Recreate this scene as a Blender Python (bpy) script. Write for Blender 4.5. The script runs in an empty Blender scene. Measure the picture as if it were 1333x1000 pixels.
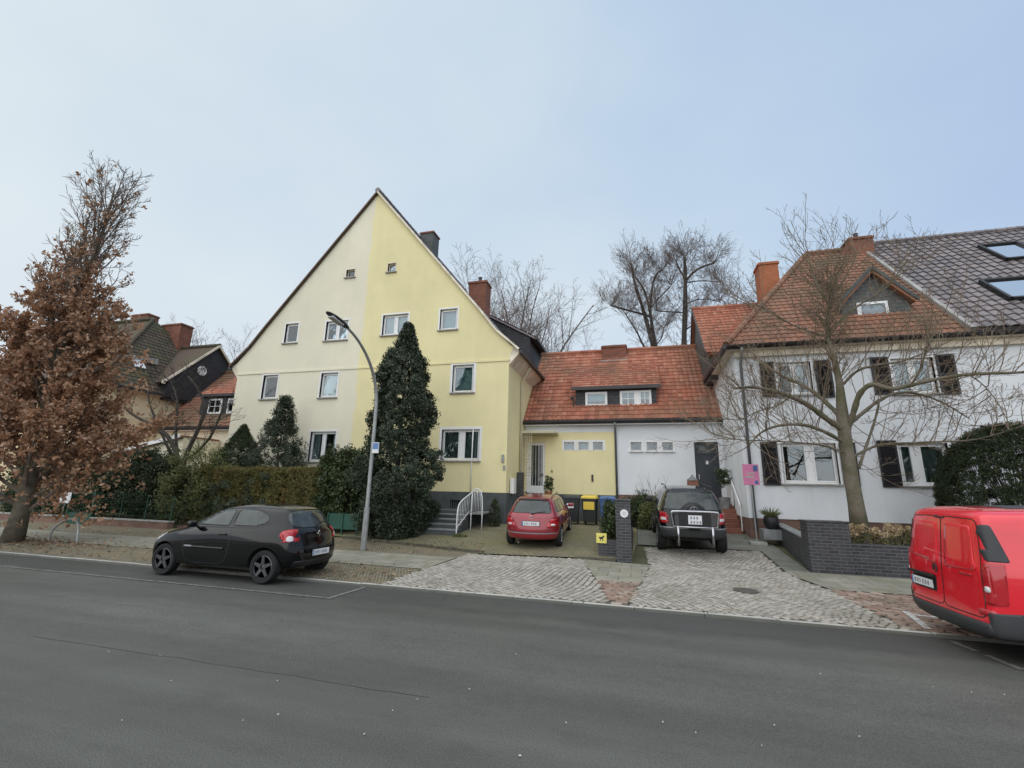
import bpy, bmesh, math, random
import numpy as np
from mathutils import Vector, Matrix
from mathutils.geometry import delaunay_2d_cdt, tessellate_polygon
from mathutils.bvhtree import BVHTree

rnd = random.Random(7)
nr = np.random.default_rng(7)
scene = bpy.context.scene
COL = scene.collection
R = math.radians

# ------------------------------------------------------------------ camera
F_PX, PITCH, ROLL, YAW, EYE = 590.3, .22739, .023123, -.270975, 1.93
_F = Vector((math.sin(YAW)*math.cos(PITCH), math.cos(YAW)*math.cos(PITCH), math.sin(PITCH)))
_R0 = Vector((math.cos(YAW), -math.sin(YAW), 0)); _U0 = _R0.cross(_F)
_R = math.cos(ROLL)*_R0 + math.sin(ROLL)*_U0
_U = -math.sin(ROLL)*_R0 + math.cos(ROLL)*_U0
cam = bpy.data.cameras.new('camera'); cam.sensor_width = 36; cam.lens = 36*F_PX/1333
cam.clip_start = .1; cam.clip_end = 3000
camo = bpy.data.objects.new('camera', cam); COL.objects.link(camo)
M = Matrix((_R, _U, -_F)).transposed().to_4x4(); M.translation = Vector((0, 0, EYE))
camo.matrix_world = M; scene.camera = camo

def on_y(px, py, y):
    """surveyed point on the vertical plane at distance y"""
    d = _F*F_PX + _R*(px-666.5) - _U*(py-500)
    return Vector((0, 0, EYE)) + d*(y/d.y)
def rect_y(x0, y0, x1, y1, y):
    a, b, c, d = on_y(x0, y0, y), on_y(x1, y0, y), on_y(x0, y1, y), on_y(x1, y1, y)
    return (a.x+c.x)/2, (b.x+d.x)/2, (c.z+d.z)/2, (a.z+b.z)/2      # x0 x1 z0 z1

# ------------------------------------------------------------------ ground height
_HY = [-500, 8.6, 12.9, 14, 16, 17.6, 20, 900]; _HZ = [.04, .04, .12, .22, .42, .58, .62, .62]
def gh(y): return float(np.interp(y, _HY, _HZ))

# ------------------------------------------------------------------ materials
def newmat(name):
    m = bpy.data.materials.new(name); m.use_nodes = True
    nt = m.node_tree; b = nt.nodes['Principled BSDF']; return m, nt, b
def ramp(nt, fac, stops):
    r = nt.nodes.new('ShaderNodeValToRGB'); nt.links.new(fac, r.inputs[0])
    while len(r.color_ramp.elements) < len(stops): r.color_ramp.elements.new(.5)
    for e, (p, c) in zip(r.color_ramp.elements, stops):
        e.position = p; e.color = (c[0], c[1], c[2], 1) if not isinstance(c, (int, float)) else (c, c, c, 1)
    return r.outputs[0]
def noise(nt, scale, detail=4, vec=None, rough=.55, dist=0):
    n = nt.nodes.new('ShaderNodeTexNoise'); n.inputs['Scale'].default_value = scale
    n.inputs['Detail'].default_value = detail; n.inputs['Roughness'].default_value = rough
    n.inputs['Distortion'].default_value = dist
    if vec: nt.links.new(vec, n.inputs['Vector'])
    return n.outputs['Fac']
def pos(nt, scale=(1, 1, 1)):
    g = nt.nodes.new('ShaderNodeNewGeometry'); mp = nt.nodes.new('ShaderNodeMapping')
    mp.inputs['Scale'].default_value = scale; nt.links.new(g.outputs['Position'], mp.inputs[0]); return mp.outputs[0]
def mixc(nt, fac, a, b, mode='MIX'):
    m = nt.nodes.new('ShaderNodeMix'); m.data_type = 'RGBA'; m.blend_type = mode
    for sock, v in ((m.inputs[0], fac), (m.inputs[6], a), (m.inputs[7], b)):
        if hasattr(v, 'is_linked') or hasattr(v, 'links'): nt.links.new(v, sock)
        elif isinstance(v, (int, float)): sock.default_value = v
        else: sock.default_value = (v[0], v[1], v[2], 1)
    return m.outputs[2]
def bump(nt, b, h, strength=.3, dist=.01):
    n = nt.nodes.new('ShaderNodeBump'); n.inputs['Strength'].default_value = strength
    n.inputs['Distance'].default_value = dist; nt.links.new(h, n.inputs['Height']); nt.links.new(n.outputs[0], b.inputs['Normal'])
def math_n(nt, op, a, b=None):
    m = nt.nodes.new('ShaderNodeMath'); m.operation = op
    for s, v in zip(m.inputs, (a, b)):
        if v is None: continue
        if isinstance(v, (int, float)): s.default_value = v
        else: nt.links.new(v, s)
    return m.outputs[0]

def plain(name, c, rough=.6, metal=0, coat=0, var=.25, scale=3, bmp=0, bscale=40, spec=None):
    m, nt, b = newmat(name)
    p = pos(nt)
    f = noise(nt, scale, 5, p)
    c2 = [max(0, x*(1-var)) for x in c]; c3 = [min(1, x*(1+var*.6)) for x in c]
    nt.links.new(ramp(nt, f, [(.3, c2), (.7, c3)]), b.inputs['Base Color'])
    b.inputs['Roughness'].default_value = rough; b.inputs['Metallic'].default_value = metal
    b.inputs['Coat Weight'].default_value = coat; b.inputs['Coat Roughness'].default_value = .03
    if spec is not None: b.inputs['Specular IOR Level'].default_value = spec
    if bmp: bump(nt, b, noise(nt, bscale, 3, p), bmp, .01)
    return m
def island(name, cols, rough=.8, bmp=.2, bscale=30, dirt=None, dirtscale=.7, dirtamt=(.45, .7), trans=0):
    """every separate piece (tile, stone, leaf) takes its own colour"""
    m, nt, b = newmat(name)
    g = nt.nodes.new('ShaderNodeNewGeometry')
    n = len(cols); c = ramp(nt, g.outputs['Random Per Island'], [(i/max(1, n-1), col) for i, col in enumerate(cols)])
    p = pos(nt)
    if dirt:
        f = ramp(nt, noise(nt, dirtscale, 6, p, .65), [(dirtamt[0], 0), (dirtamt[1], 1)])
        c = mixc(nt, f, c, dirt)
    f2 = ramp(nt, noise(nt, bscale, 3, p), [(.2, (.75,)*3), (.8, (1.1,)*3)])
    c = mixc(nt, 1.0, c, f2, 'MULTIPLY')
    nt.links.new(c, b.inputs['Base Color']); b.inputs['Roughness'].default_value = rough
    if bmp: bump(nt, b, noise(nt, bscale, 4, p), bmp, .008)
    if trans:
        t = nt.nodes.new('ShaderNodeBsdfTranslucent'); nt.links.new(c, t.inputs[0])
        mx = nt.nodes.new('ShaderNodeMixShader'); mx.inputs[0].default_value = trans
        nt.links.new(b.outputs[0], mx.inputs[1]); nt.links.new(t.outputs[0], mx.inputs[2])
        nt.links.new(mx.outputs[0], nt.nodes['Material Output'].inputs[0])
    return m
def plaster(name, c, stain=(.5, .5, .45), amt=.35, split=None):
    m, nt, b = newmat(name)
    p = pos(nt)
    col = ramp(nt, noise(nt, .32, 7, p, .68), [(.3, [x*.84 for x in c]), (.7, c)])
    if split:
        sp = nt.nodes.new('ShaderNodeSeparateXYZ'); nt.links.new(p, sp.inputs[0])
        e = math_n(nt, 'ADD', sp.outputs[0], math_n(nt, 'MULTIPLY', noise(nt, 1.2, 5, p), .35))
        e = math_n(nt, 'MULTIPLY', math_n(nt, 'SUBTRACT', e, split[0]+.17), 14)
        cl = nt.nodes.new('ShaderNodeClamp'); nt.links.new(e, cl.inputs[0])
        c2 = split[1]
        colb = ramp(nt, noise(nt, .32, 7, p, .68), [(.3, [x*.84 for x in c2]), (.7, c2)])
        col = mixc(nt, cl.outputs[0], col, colb)
    ps = pos(nt, (1.6, 1.6, .16))
    st = ramp(nt, noise(nt, 1.1, 6, ps, .7), [(.5, 0), (.8, 1)])
    st = math_n(nt, 'MULTIPLY', st, amt)
    col = mixc(nt, st, col, mixc(nt, 1.0, col, stain, 'MULTIPLY'))
    nt.links.new(col, b.inputs['Base Color']); b.inputs['Roughness'].default_value = .92
    b.inputs['Specular IOR Level'].default_value = .2
    h = math_n(nt, 'ADD', noise(nt, 55, 2, p), math_n(nt, 'MULTIPLY', noise(nt, 2.2, 3, p), 1.2))
    bump(nt, b, h, .35, .012)
    return m
def brickmat(name, c1, c2, mortar, bw=.24, bh=.075, ms=.012, rough=.75, horizontal=False, bmp=.5, offset=.5, moss=None):
    m, nt, b = newmat(name)
    g = nt.nodes.new('ShaderNodeNewGeometry'); sp = nt.nodes.new('ShaderNodeSeparateXYZ')
    nt.links.new(g.outputs['Position'], sp.inputs[0]); cb = nt.nodes.new('ShaderNodeCombineXYZ')
    if horizontal:
        nt.links.new(sp.outputs[0], cb.inputs[0]); nt.links.new(sp.outputs[1], cb.inputs[1])
    else:
        nt.links.new(math_n(nt, 'ADD', sp.outputs[0], sp.outputs[1]), cb.inputs[0]); nt.links.new(sp.outputs[2], cb.inputs[1])
    br = nt.nodes.new('ShaderNodeTexBrick'); nt.links.new(cb.outputs[0], br.inputs['Vector'])
    br.inputs['Scale'].default_value = 1; br.inputs['Brick Width'].default_value = bw; br.inputs['Row Height'].default_value = bh
    br.inputs['Mortar Size'].default_value = ms; br.inputs['Mortar Smooth'].default_value = .3; br.offset = offset
    for k, c in (('Color1', c1), ('Color2', c2), ('Mortar', mortar)): br.inputs[k].default_value = (*c, 1)
    f = ramp(nt, noise(nt, 2.0, 6, g.outputs['Position'], .65), [(.25, (.7,)*3), (.75, (1.15,)*3)])
    col = mixc(nt, 1.0, br.outputs['Color'], f, 'MULTIPLY')
    if moss:
        mf = ramp(nt, noise(nt, 1.1, 7, g.outputs['Position'], .7), [(.42, 0), (.62, 1)])
        col = mixc(nt, math_n(nt, 'MULTIPLY', mf, moss[1]), col, moss[0])
    nt.links.new(col, b.inputs['Base Color']); b.inputs['Roughness'].default_value = rough
    inv = math_n(nt, 'SUBTRACT', 1, br.outputs['Fac'])
    bump(nt, b, math_n(nt, 'ADD', inv, math_n(nt, 'MULTIPLY', noise(nt, 60, 3, g.outputs['Position']), .4)), bmp, .01)
    return m

MAT = {}
def build_materials():
    D = MAT
    # asphalt
    m, nt, b = newmat('asphalt'); p = pos(nt)
    big = ramp(nt, noise(nt, .35, 7, pos(nt, (.5, 1.3, 1)), .62), [(.3, (.084, .085, .074)), (.7, (.116, .117, .104))])
    lane = ramp(nt, noise(nt, .8, 5, pos(nt, (.09, 1.5, 1)), .6), [(.3, (.78,)*3), (.7, (1.12,)*3)])
    big = mixc(nt, 1.0, big, lane, 'MULTIPLY')
    blot = ramp(nt, noise(nt, 1.4, 8, pos(nt, (.8, 1.6, 1)), .75), [(.50, 0), (.75, .42)])
    big = mixc(nt, blot, big, (.045, .046, .042))
    fine = ramp(nt, noise(nt, 85, 2, p), [(.3, (.62,)*3), (.72, (1.45,)*3)])
    c = mixc(nt, 1.0, big, fine, 'MULTIPLY')
    # parking strip along the kerb is an older, darker surface
    sp = nt.nodes.new('ShaderNodeSeparateXYZ'); nt.links.new(p, sp.inputs[0])
    e = math_n(nt, 'MULTIPLY', math_n(nt, 'SUBTRACT', math_n(nt, 'ADD', sp.outputs[1], math_n(nt, 'MULTIPLY', noise(nt, .9, 6, p, .7), .9)), 7.75), 3.5)
    cl = nt.nodes.new('ShaderNodeClamp'); nt.links.new(e, cl.inputs[0])
    c = mixc(nt, math_n(nt, 'MULTIPLY', cl.outputs[0], .5), c, (.034, .035, .034))
    # fine cracks and a lengthways joint
    v = nt.nodes.new('ShaderNodeTexVoronoi'); v.feature = 'DISTANCE_TO_EDGE'; v.inputs['Scale'].default_value = .22
    dn = nt.nodes.new('ShaderNodeVectorMath'); dn.operation = 'ADD'; nt.links.new(p, dn.inputs[0])
    nz = nt.nodes.new('ShaderNodeTexNoise'); nz.inputs['Scale'].default_value = 1.3; nz.inputs['Detail'].default_value = 6; nt.links.new(p, nz.inputs['Vector'])
    nt.links.new(nz.outputs['Color'], dn.inputs[1]); nt.links.new(dn.outputs[0], v.inputs['Vector'])
    cr = ramp(nt, v.outputs['Distance'], [(0, 1), (.006, 0)])
    cr = math_n(nt, 'MULTIPLY', cr, ramp(nt, noise(nt, .3, 3, p), [(.5, 0), (.65, .45)]))
    c = mixc(nt, cr, c, (.022, .022, .02))
    nt.links.new(c, b.inputs['Base Color'])
    nt.links.new(ramp(nt, noise(nt, .6, 5, p), [(.35, .55), (.65, .8)]), b.inputs['Roughness'])
    b.inputs['Specular IOR Level'].default_value = .35
    bump(nt, b, noise(nt, 70, 3, p), .5, .006)
    D['asphalt'] = m
    D['kerb'] = brickmat('kerbstone', (.52, .50, .46), (.44, .43, .40), (.14, .14, .12), 1.0, .5, .012, .8, True, .3)
    D['slabs'] = brickmat('paving_slabs', (.32, .30, .25), (.255, .245, .20), (.12, .12, .08), .5, .5, .012, .85, True, .3, .5, ((.17, .165, .095), .5))
    D['mosaic'] = brickmat('mosaic_stones', (.34, .29, .22), (.23, .20, .15), (.09, .085, .05), .075, .07, .014, .9, True, .8, .5, ((.19, .155, .085), .7))
    D['yardstone'] = brickmat('mossy_setts', (.26, .225, .155), (.19, .17, .11), (.10, .095, .05), .16, .12, .016, .9, True, .6, .5, ((.175, .165, .07), .75))
    D['drive'] = brickmat('drive_slabs', (.22, .22, .19), (.18, .18, .155), (.09, .095, .07), .6, .4, .01, .6, True, .2, .5, ((.08, .085, .06), .5))
    D['soil'] = plain('soil', (.075, .06, .04), .95, var=.5, scale=4, bmp=.8, bscale=25)
    D['lawn'] = plain('ground', (.085, .085, .04), .95, var=.45, scale=.8, bmp=.6, bscale=20)
    D['joint'] = plain('joint_sand', (.10, .092, .065), .95, var=.4, scale=5, bmp=.5)
    D['cobble'] = island('granite_sett', [(.40, .37, .32), (.31, .285, .24), (.46, .43, .38), (.36, .33, .28), (.27, .25, .22), (.43, .40, .35), (.34, .31, .26)], .75, .5, 45, (.17, .16, .11), .8, (.5, .85))
    D['redbrick'] = island('red_paver', [(.29, .17, .125), (.34, .24, .185), (.22, .13, .10), (.42, .34, .28), (.26, .18, .145), (.33, .22, .165)], .85, .4, 40, (.16, .13, .09), 1.2, (.45, .75))
    D['concrete'] = plain('concrete', (.34, .34, .31), .9, var=.25, scale=5, bmp=.4)
    D['paint'] = plain('road_paint', (.165, .165, .15), .8, var=.6, scale=14, bmp=.3)
    D['paintw'] = plain('road_paint_bright', (.55, .53, .49), .8, var=.55, scale=20, bmp=.3)
    # plaster
    D['yellow'] = plaster('pale_and_yellow_plaster', (.84, .79, .62), amt=.11, split=(-12.28, (.87, .78, .45)))
    D['yellow2'] = plaster('yellow_plaster', (.87, .78, .45), amt=.12)
    D['cream'] = plaster('cream_plaster', (.82, .76, .58), amt=.2)
    D['cream2'] = plaster('ochre_plaster', (.80, .67, .44), amt=.25)
    D['white'] = plaster('white_plaster', (.80, .82, .84), (.72, .71, .68), amt=.35)
    D['greyplinth'] = plain('grey_plinth', (.085, .095, .095), .85, var=.3, scale=2, bmp=.4)
    D['soffit'] = plain('soffit', (.78, .70, .56), .8, var=.3, scale=2)
    D['whitetrim'] = plain('white_trim', (.78, .78, .76), .5, var=.08)
    D['whitemetal'] = plain('white_metal', (.75, .76, .76), .4, var=.1)
    D['pvc'] = plain('window_frame', (.80, .80, .79), .35, var=.05)
    D['sill'] = plain('stone_sill', (.36, .34, .31), .8, var=.2, scale=6)
    D['shutter'] = plain('shutter_paint', (.014, .013, .016), .5, var=.4, scale=8)
    D['curtain'] = None; D['dark'] = plain('dark_room', (.012, .012, .013), .9)
    D['slate'] = brickmat('slate', (.045, .045, .05), (.028, .028, .032), (.01, .01, .01), .28, .16, .012, .6, False, .6)
    D['slategrey'] = brickmat('grey_slate', (.11, .115, .11), (.075, .08, .075), (.04, .04, .04), .24, .14, .01, .6, False, .5)
    D['tile_red'] = island('red_roof_tile', [(.35, .115, .065), (.43, .165, .10), (.27, .09, .055), (.38, .13, .075), (.44, .20, .13)], .85, .3, 30, (.15, .105, .065), .55, (.42, .78))
    D['tile_brown'] = island('brown_roof_tile', [(.27, .115, .065), (.33, .15, .09), (.21, .09, .055), (.30, .14, .09), (.24, .12, .08)], .8, .3, 30, (.12, .095, .055), .5, (.4, .7))
    D['tile_dark'] = island('dark_roof_tile', [(.16, .14, .145), (.12, .105, .11), (.20, .175, .18), (.23, .19, .19), (.14, .12, .12)], .38, .1, 30, (.17, .13, .11), .5, (.55, .85))
    D['tile_old'] = island('weathered_roof_tile', [(.075, .055, .04), (.10, .07, .05), (.055, .045, .032), (.085, .075, .045)], .9, .3, 30, (.07, .075, .035), .6, (.45, .7))
    D['chim'] = brickmat('chimney_brick', (.30, .095, .05), (.20, .07, .04), (.14, .10, .08), .24, .08, .012, .85)
    D['chim2'] = brickmat('orange_chimney_brick', (.46, .15, .06), (.40, .12, .05), (.30, .14, .08), .24, .08, .01, .85)
    D['basebrick'] = brickmat('plinth_brick', (.27, .14, .10), (.19, .10, .075), (.16, .13, .11), .24, .08, .012, .85)
    D['stepbrick'] = brickmat('step_brick', (.33, .12, .075), (.26, .09, .06), (.14, .10, .08), .24, .08, .012, .85)
    D['clinker'] = brickmat('clinker', (.032, .032, .038), (.055, .055, .062), (.105, .105, .105), .24, .075, .010, .55)
    D['coping'] = plain('stone_coping', (.22, .23, .23), .7, var=.3, scale=5)
    D['gutter'] = plain('gutter_zinc', (.055, .05, .05), .5, .3, var=.3)
    D['pipe'] = plain('downpipe_zinc', (.22, .23, .24), .45, .5, var=.2)
    D['pipebeige'] = plain('downpipe_beige', (.55, .50, .36), .6, var=.15)
    D['lead'] = plain('lead_flashing', (.33, .32, .30), .6, .2, var=.3)
    D['door_dark'] = plain('door_paint', (.030, .036, .045), .4, var=.2)
    D['steel'] = plain('steel', (.50, .50, .52), .25, 1, var=.1)
    D['galv'] = plain('galvanised_steel', (.36, .37, .36), .5, .55, var=.25, scale=6)
    D['lampdark'] = plain('lamp_housing', (.045, .045, .045), .5, .2, var=.3)
    D['greenmetal'] = plain('green_metal', (.012, .075, .048), .5, var=.3)
    D['pink'] = plain('pink_sign', (.60, .19, .34), .5, var=.12, scale=6)
    D['black'] = plain('black_plastic', (.015, .015, .016), .5, var=.2)
    D['rubber'] = plain('rubber', (.012, .012, .012), .8, var=.3)
    D['plate'] = plain('plate_white', (.72, .73, .74), .4, var=.06)
    D['platesmear'] = plain('plate_mark', (.30, .31, .33), .5, var=.5, scale=30)
    D['blue'] = plain('blue_plastic', (.05, .12, .30), .45, var=.2)
    D['bluesign'] = plain('blue_sign', (.12, .22, .45), .4, var=.1)
    D['yellowp'] = plain('yellow_plastic', (.72, .52, .06), .45, var=.12)
    D['yellowsign'] = plain('yellow_sign', (.80, .70, .18), .5, var=.08)
    D['bin'] = plain('bin_plastic', (.022, .024, .024), .5, var=.3)
    D['terracotta'] = plain('terracotta', (.34, .13, .07), .8, var=.25)
    D['bark'] = plain('bark', (.115, .10, .07), .95, var=.45, scale=6, bmp=1, bscale=28)
    D['bark_moss'] = island('mossy_bark', [(.115, .11, .06)]*2, .95, 1, 26, (.19, .16, .125), 2.2, (.40, .60))
    D['bark_dark'] = plain('dark_bark', (.055, .047, .038), .95, var=.4, scale=6, bmp=1, bscale=28)
    D['twig'] = plain('twig_bark', (.15, .115, .09), .95, var=.35)
    D['twig_grey'] = plain('grey_twig_bark', (.19, .15, .135), .95, var=.3)
    D['twig_lt'] = plain('light_twig_bark', (.19, .145, .10), .95, var=.3)
    D['leaf_brown'] = island('dead_oak_leaf', [(.40, .21, .12), (.56, .34, .21), (.20, .10, .055), (.74, .52, .37), (.46, .24, .13), (.27, .14, .08), (.50, .29, .17)], .8, 0, 30, trans=.45)
    D['leaf_holly'] = island('dark_green_leaf', [(.026, .042, .022), (.044, .066, .034), (.018, .028, .014), (.075, .098, .055), (.034, .052, .026)], .5, 0, 30, trans=.12)
    D['leaf_yew'] = island('yew_leaf', [(.034, .056, .018), (.052, .078, .024), (.022, .038, .013), (.075, .10, .034)], .7, 0, 30, trans=.15)
    D['leaf_rhodo'] = island('glossy_bush_leaf', [(.032, .054, .015), (.055, .085, .024), (.020, .036, .012), (.095, .13, .04)], .45, 0, 30, trans=.15)
    D['leaf_hedge'] = island('hedge_leaf', [(.12, .135, .035), (.17, .165, .05), (.08, .095, .025), (.24, .19, .065), (.14, .135, .04), (.24, .15, .06)], .8, 0, 30, (.28, .13, .05), .45, (.60, .74), trans=.2)
    D['leaf_lt'] = island('light_green_leaf', [(.13, .15, .05), (.19, .20, .075), (.085, .10, .035)], .7, 0, 30, trans=.2)
    D['leaf_top'] = island('clipped_yew_leaf', [(.020, .036, .012), (.034, .055, .017), (.014, .023, .008), (.07, .095, .03)], .7, 0, 30, trans=.12)
    D['dryflower'] = island('dry_flower', [(.58, .44, .28), (.42, .29, .16), (.66, .54, .38), (.34, .26, .12), (.50, .38, .22)], .85, 0, 30, trans=.2)
    D['litter'] = island('leaf_litter', [(.22, .12, .06), (.30, .19, .11), (.14, .08, .045), (.36, .26, .15)], .85, 0, 30)
    D['ironcover'] = plain('cast_iron', (.13, .12, .105), .7, .2, var=.3, scale=8)
    D['seam'] = plain('tar_seam', (.074, .075, .068), .6, var=.3)
    D['petal'] = plain('pale_litter', (.45, .44, .38), .8, var=.2)
    # car paint
    D['paint_black'] = plain('black_car_paint', (.0022, .0022, .0026), .12, 0, .45, var=.1, spec=.3)
    D['paint_red'] = plain('dark_red_car_paint', (.27, .010, .022), .35, .1, 1, var=.06)
    D['paint_van'] = plain('bright_red_van_paint', (.74, .008, .022), .25, 0, 1, var=.10)
    D['carglass'] = plain('tinted_glass', (.012, .016, .018), .04, 0, 0, var=.1, spec=1.0)
    D['carglass_lt'] = plain('pale_glass', (.030, .040, .040), .05, 0, 0, var=.5, scale=5, spec=.7)
    D['lampred'] = plain('red_lamp_lens', (.42, .010, .018), .15, 0, .7, var=.1)
    D['lampwhite'] = plain('clear_lamp_lens', (.62, .60, .60), .12, 0, 1, var=.1)
    D['chrome'] = plain('chrome', (.62, .63, .65), .15, 1, var=.05)
    D['silver'] = plain('silver_paint', (.30, .31, .33), .35, .5, .5, var=.1)
    D['rim'] = plain('dark_alloy', (.10, .10, .105), .4, .6, var=.3)
    D['greyplastic'] = plain('grey_plastic', (.045, .047, .05), .6, var=.2)
    # glass in windows
    m, nt, b = newmat('window_glass')
    gl = nt.nodes.new('ShaderNodeBsdfGlossy'); gl.inputs['Roughness'].default_value = .03; gl.inputs[0].default_value = (.9, .95, 1, 1)
    tr = nt.nodes.new('ShaderNodeBsdfTransparent'); tr.inputs[0].default_value = (.80, .86, .86, 1)
    fr = nt.nodes.new('ShaderNodeFresnel'); fr.inputs[0].default_value = 1.55
    n2 = nt.nodes.new('ShaderNodeBump'); n2.inputs['Strength'].default_value = .06; n2.inputs['Distance'].default_value = .05
    nt.links.new(noise(nt, 1.6, 2, pos(nt)), n2.inputs['Height']); nt.links.new(n2.outputs[0], gl.inputs['Normal'])
    mx = nt.nodes.new('ShaderNodeMixShader')
    nt.links.new(math_n(nt, 'ADD', fr.outputs[0], .05), mx.inputs[0]); nt.links.new(tr.outputs[0], mx.inputs[1]); nt.links.new(gl.outputs[0], mx.inputs[2])
    nt.links.new(mx.outputs[0], nt.nodes['Material Output'].inputs[0]); D['glass'] = m
    def cloth(name, a, b_, sc=9):
        m, nt, b = newmat(name); p = pos(nt, (1, 1, .05))
        w = noise(nt, sc, 3, p)
        nt.links.new(ramp(nt, w, [(.3, a), (.65, b_)]), b.inputs['Base Color']); b.inputs['Roughness'].default_value = .9
        bump(nt, b, w, .8, .05); return m
    D['curtain'] = cloth('net_curtain', (.40, .44, .46), (.66, .70, .72))
    D['curtain_green'] = cloth('green_curtain', (.10, .14, .12), (.26, .32, .29), 6)
    D['blind'] = cloth('pale_blind', (.50, .55, .58), (.62, .68, .72), 2)
    D['picture'] = island('window_picture', [(.1, .2, .22)]*2, .5, 0, 3, (.45, .58, .55), 2.6, (.45, .55))
build_materials()

# ------------------------------------------------------------------ mesh building
def rootloc(o):
    return o.matrix_basis.translation.copy() if o and o.parent is None else (rootloc(o.parent) if o else Vector())
class MB:
    def __init__(s): s.v = []; s.f = []; s.m = []; s.mi = 0
    def add(s, vs, fs):
        n = len(s.v); s.v += [tuple(v) for v in vs]; s.f += [tuple(n+i for i in f) for f in fs]; s.m += [s.mi]*len(fs)
        return s
    def box(s, x0, x1, y0, y1, z0, z1):
        return s.add([(x0,y0,z0),(x1,y0,z0),(x1,y1,z0),(x0,y1,z0),(x0,y0,z1),(x1,y0,z1),(x1,y1,z1),(x0,y1,z1)],
                     [(0,3,2,1),(4,5,6,7),(0,1,5,4),(1,2,6,5),(2,3,7,6),(3,0,4,7)])
    def obox(s, c, ax, ay, az):
        c, ax, ay, az = Vector(c), Vector(ax), Vector(ay), Vector(az)
        return s.add([c+i*ax+j*ay+k*az for k in (-1, 1) for i, j in ((-1,-1),(1,-1),(1,1),(-1,1))],
                     [(0,3,2,1),(4,5,6,7),(0,1,5,4),(1,2,6,5),(2,3,7,6),(3,0,4,7)])
    def tube(s, pts, rad, n=8, caps=True):
        pts = [Vector(p) for p in pts]
        if isinstance(rad, (int, float)): rad = [rad]*len(pts)
        ref = None; rings = []
        for i, p in enumerate(pts):
            t = (pts[min(i+1, len(pts)-1)]-pts[max(i-1, 0)])
            if t.length < 1e-9: t = Vector((0, 0, 1))
            t.normalize()
            if ref is None: ref = t.orthogonal().normalized()
            ref = (ref - t*ref.dot(t))
            ref = ref.normalized() if ref.length > 1e-6 else t.orthogonal().normalized()
            b = t.cross(ref)
            rings.append([p+(ref*math.cos(a)+b*math.sin(a))*rad[i] for a in [2*math.pi*k/n for k in range(n)]])
        vs = [v for r in rings for v in r]; fs = []
        for i in range(len(pts)-1):
            for k in range(n): fs.append((i*n+k, i*n+(k+1) % n, (i+1)*n+(k+1) % n, (i+1)*n+k))
        if caps: fs += [tuple(reversed(range(n))), tuple(range((len(pts)-1)*n, len(pts)*n))]
        return s.add(vs, fs)
    def lathe(s, prof, c=(0, 0, 0), n=24, axis='z'):
        c = Vector(c); vs = []; fs = []
        for r, h in prof:
            for k in range(n):
                a = 2*math.pi*k/n
                if axis == 'z': v = Vector((r*math.cos(a), r*math.sin(a), h))
                elif axis == 'y': v = Vector((r*math.cos(a), h, r*math.sin(a)))
                else: v = Vector((h, r*math.cos(a), r*math.sin(a)))
                vs.append(c+v)
        for i in range(len(prof)-1):
            for k in range(n): fs.append((i*n+k, i*n+(k+1) % n, (i+1)*n+(k+1) % n, (i+1)*n+k))
        fs += [tuple(range(n)), tuple(range((len(prof)-1)*n, len(prof)*n))]
        return s.add(vs, fs)
    def prism(s, poly, d, off=(0, 0, 0)):
        """poly: 3-d outline; d: extrusion vector"""
        poly = [Vector(p)+Vector(off) for p in poly]; d = Vector(d); n = len(poly)
        tr = tessellate_polygon([poly])
        return s.add(poly+[p+d for p in poly], [tuple(t) for t in tr]+[tuple(n+i for i in reversed(t)) for t in tr]+[(i, (i+1) % n, n+(i+1) % n, n+i) for i in range(n)])
    def holed(s, outer, holes, y, t):
        """wall in the xz plane, front face at y, thickness t to the back, with openings"""
        loops = [[Vector((x, 0, z)) for x, z in outer]]+[[Vector((a, 0, c)), Vector((b, 0, c)), Vector((b, 0, d)), Vector((a, 0, d))] for a, b, c, d in holes]
        flat = [p for l in loops for p in l]; tr = tessellate_polygon([[Vector((p.x, p.z, 0)) for p in l] for l in loops]); n = len(flat)
        fs = [tuple(q) for q in tr]+[tuple(n+i for i in reversed(q)) for q in tr]; k = 0
        for l in loops:
            m = len(l); fs += [(k+i, k+(i+1) % m, n+k+(i+1) % m, n+k+i) for i in range(m)]; k += m
        return s.add([(p.x, y, p.z) for p in flat]+[(p.x, y+t, p.z) for p in flat], fs)
    def build(s, name, mats, parent=None, smooth=False, world=True, bevel=0, loc=None, fix=True):
        if not isinstance(mats, (list, tuple)): mats = [mats]
        vs = s.v
        off = Vector()
        if world and parent: off = rootloc(parent)
        if loc is not None: off = Vector(loc)
        if off.length: vs = [(v[0]-off.x, v[1]-off.y, v[2]-off.z) for v in vs]
        me = bpy.data.meshes.new(name); me.from_pydata(vs, [], s.f)
        for m in mats: me.materials.append(MAT[m] if isinstance(m, str) else m)
        if len(mats) > 1: me.polygons.foreach_set('material_index', s.m)
        if fix or bevel:
            bm = bmesh.new(); bm.from_mesh(me)
            if fix: bmesh.ops.recalc_face_normals(bm, faces=bm.faces)
            if bevel:
                es = [e for e in bm.edges if len(e.link_faces) == 2 and e.calc_face_angle(0) > .6]
                bmesh.ops.bevel(bm, geom=es, offset=bevel, segments=2, affect='EDGES', profile=.6)
            bm.to_mesh(me); bm.free()
        if smooth: me.polygons.foreach_set('use_smooth', [True]*len(me.polygons)); 
        if smooth == 'auto':
            try: me.set_sharp_from_angle(angle=R(35))
            except Exception: pass
        o = bpy.data.objects.new(name, me); COL.objects.link(o)
        if loc is not None: o.location = loc
        if parent: o.parent = parent
        return o
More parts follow.
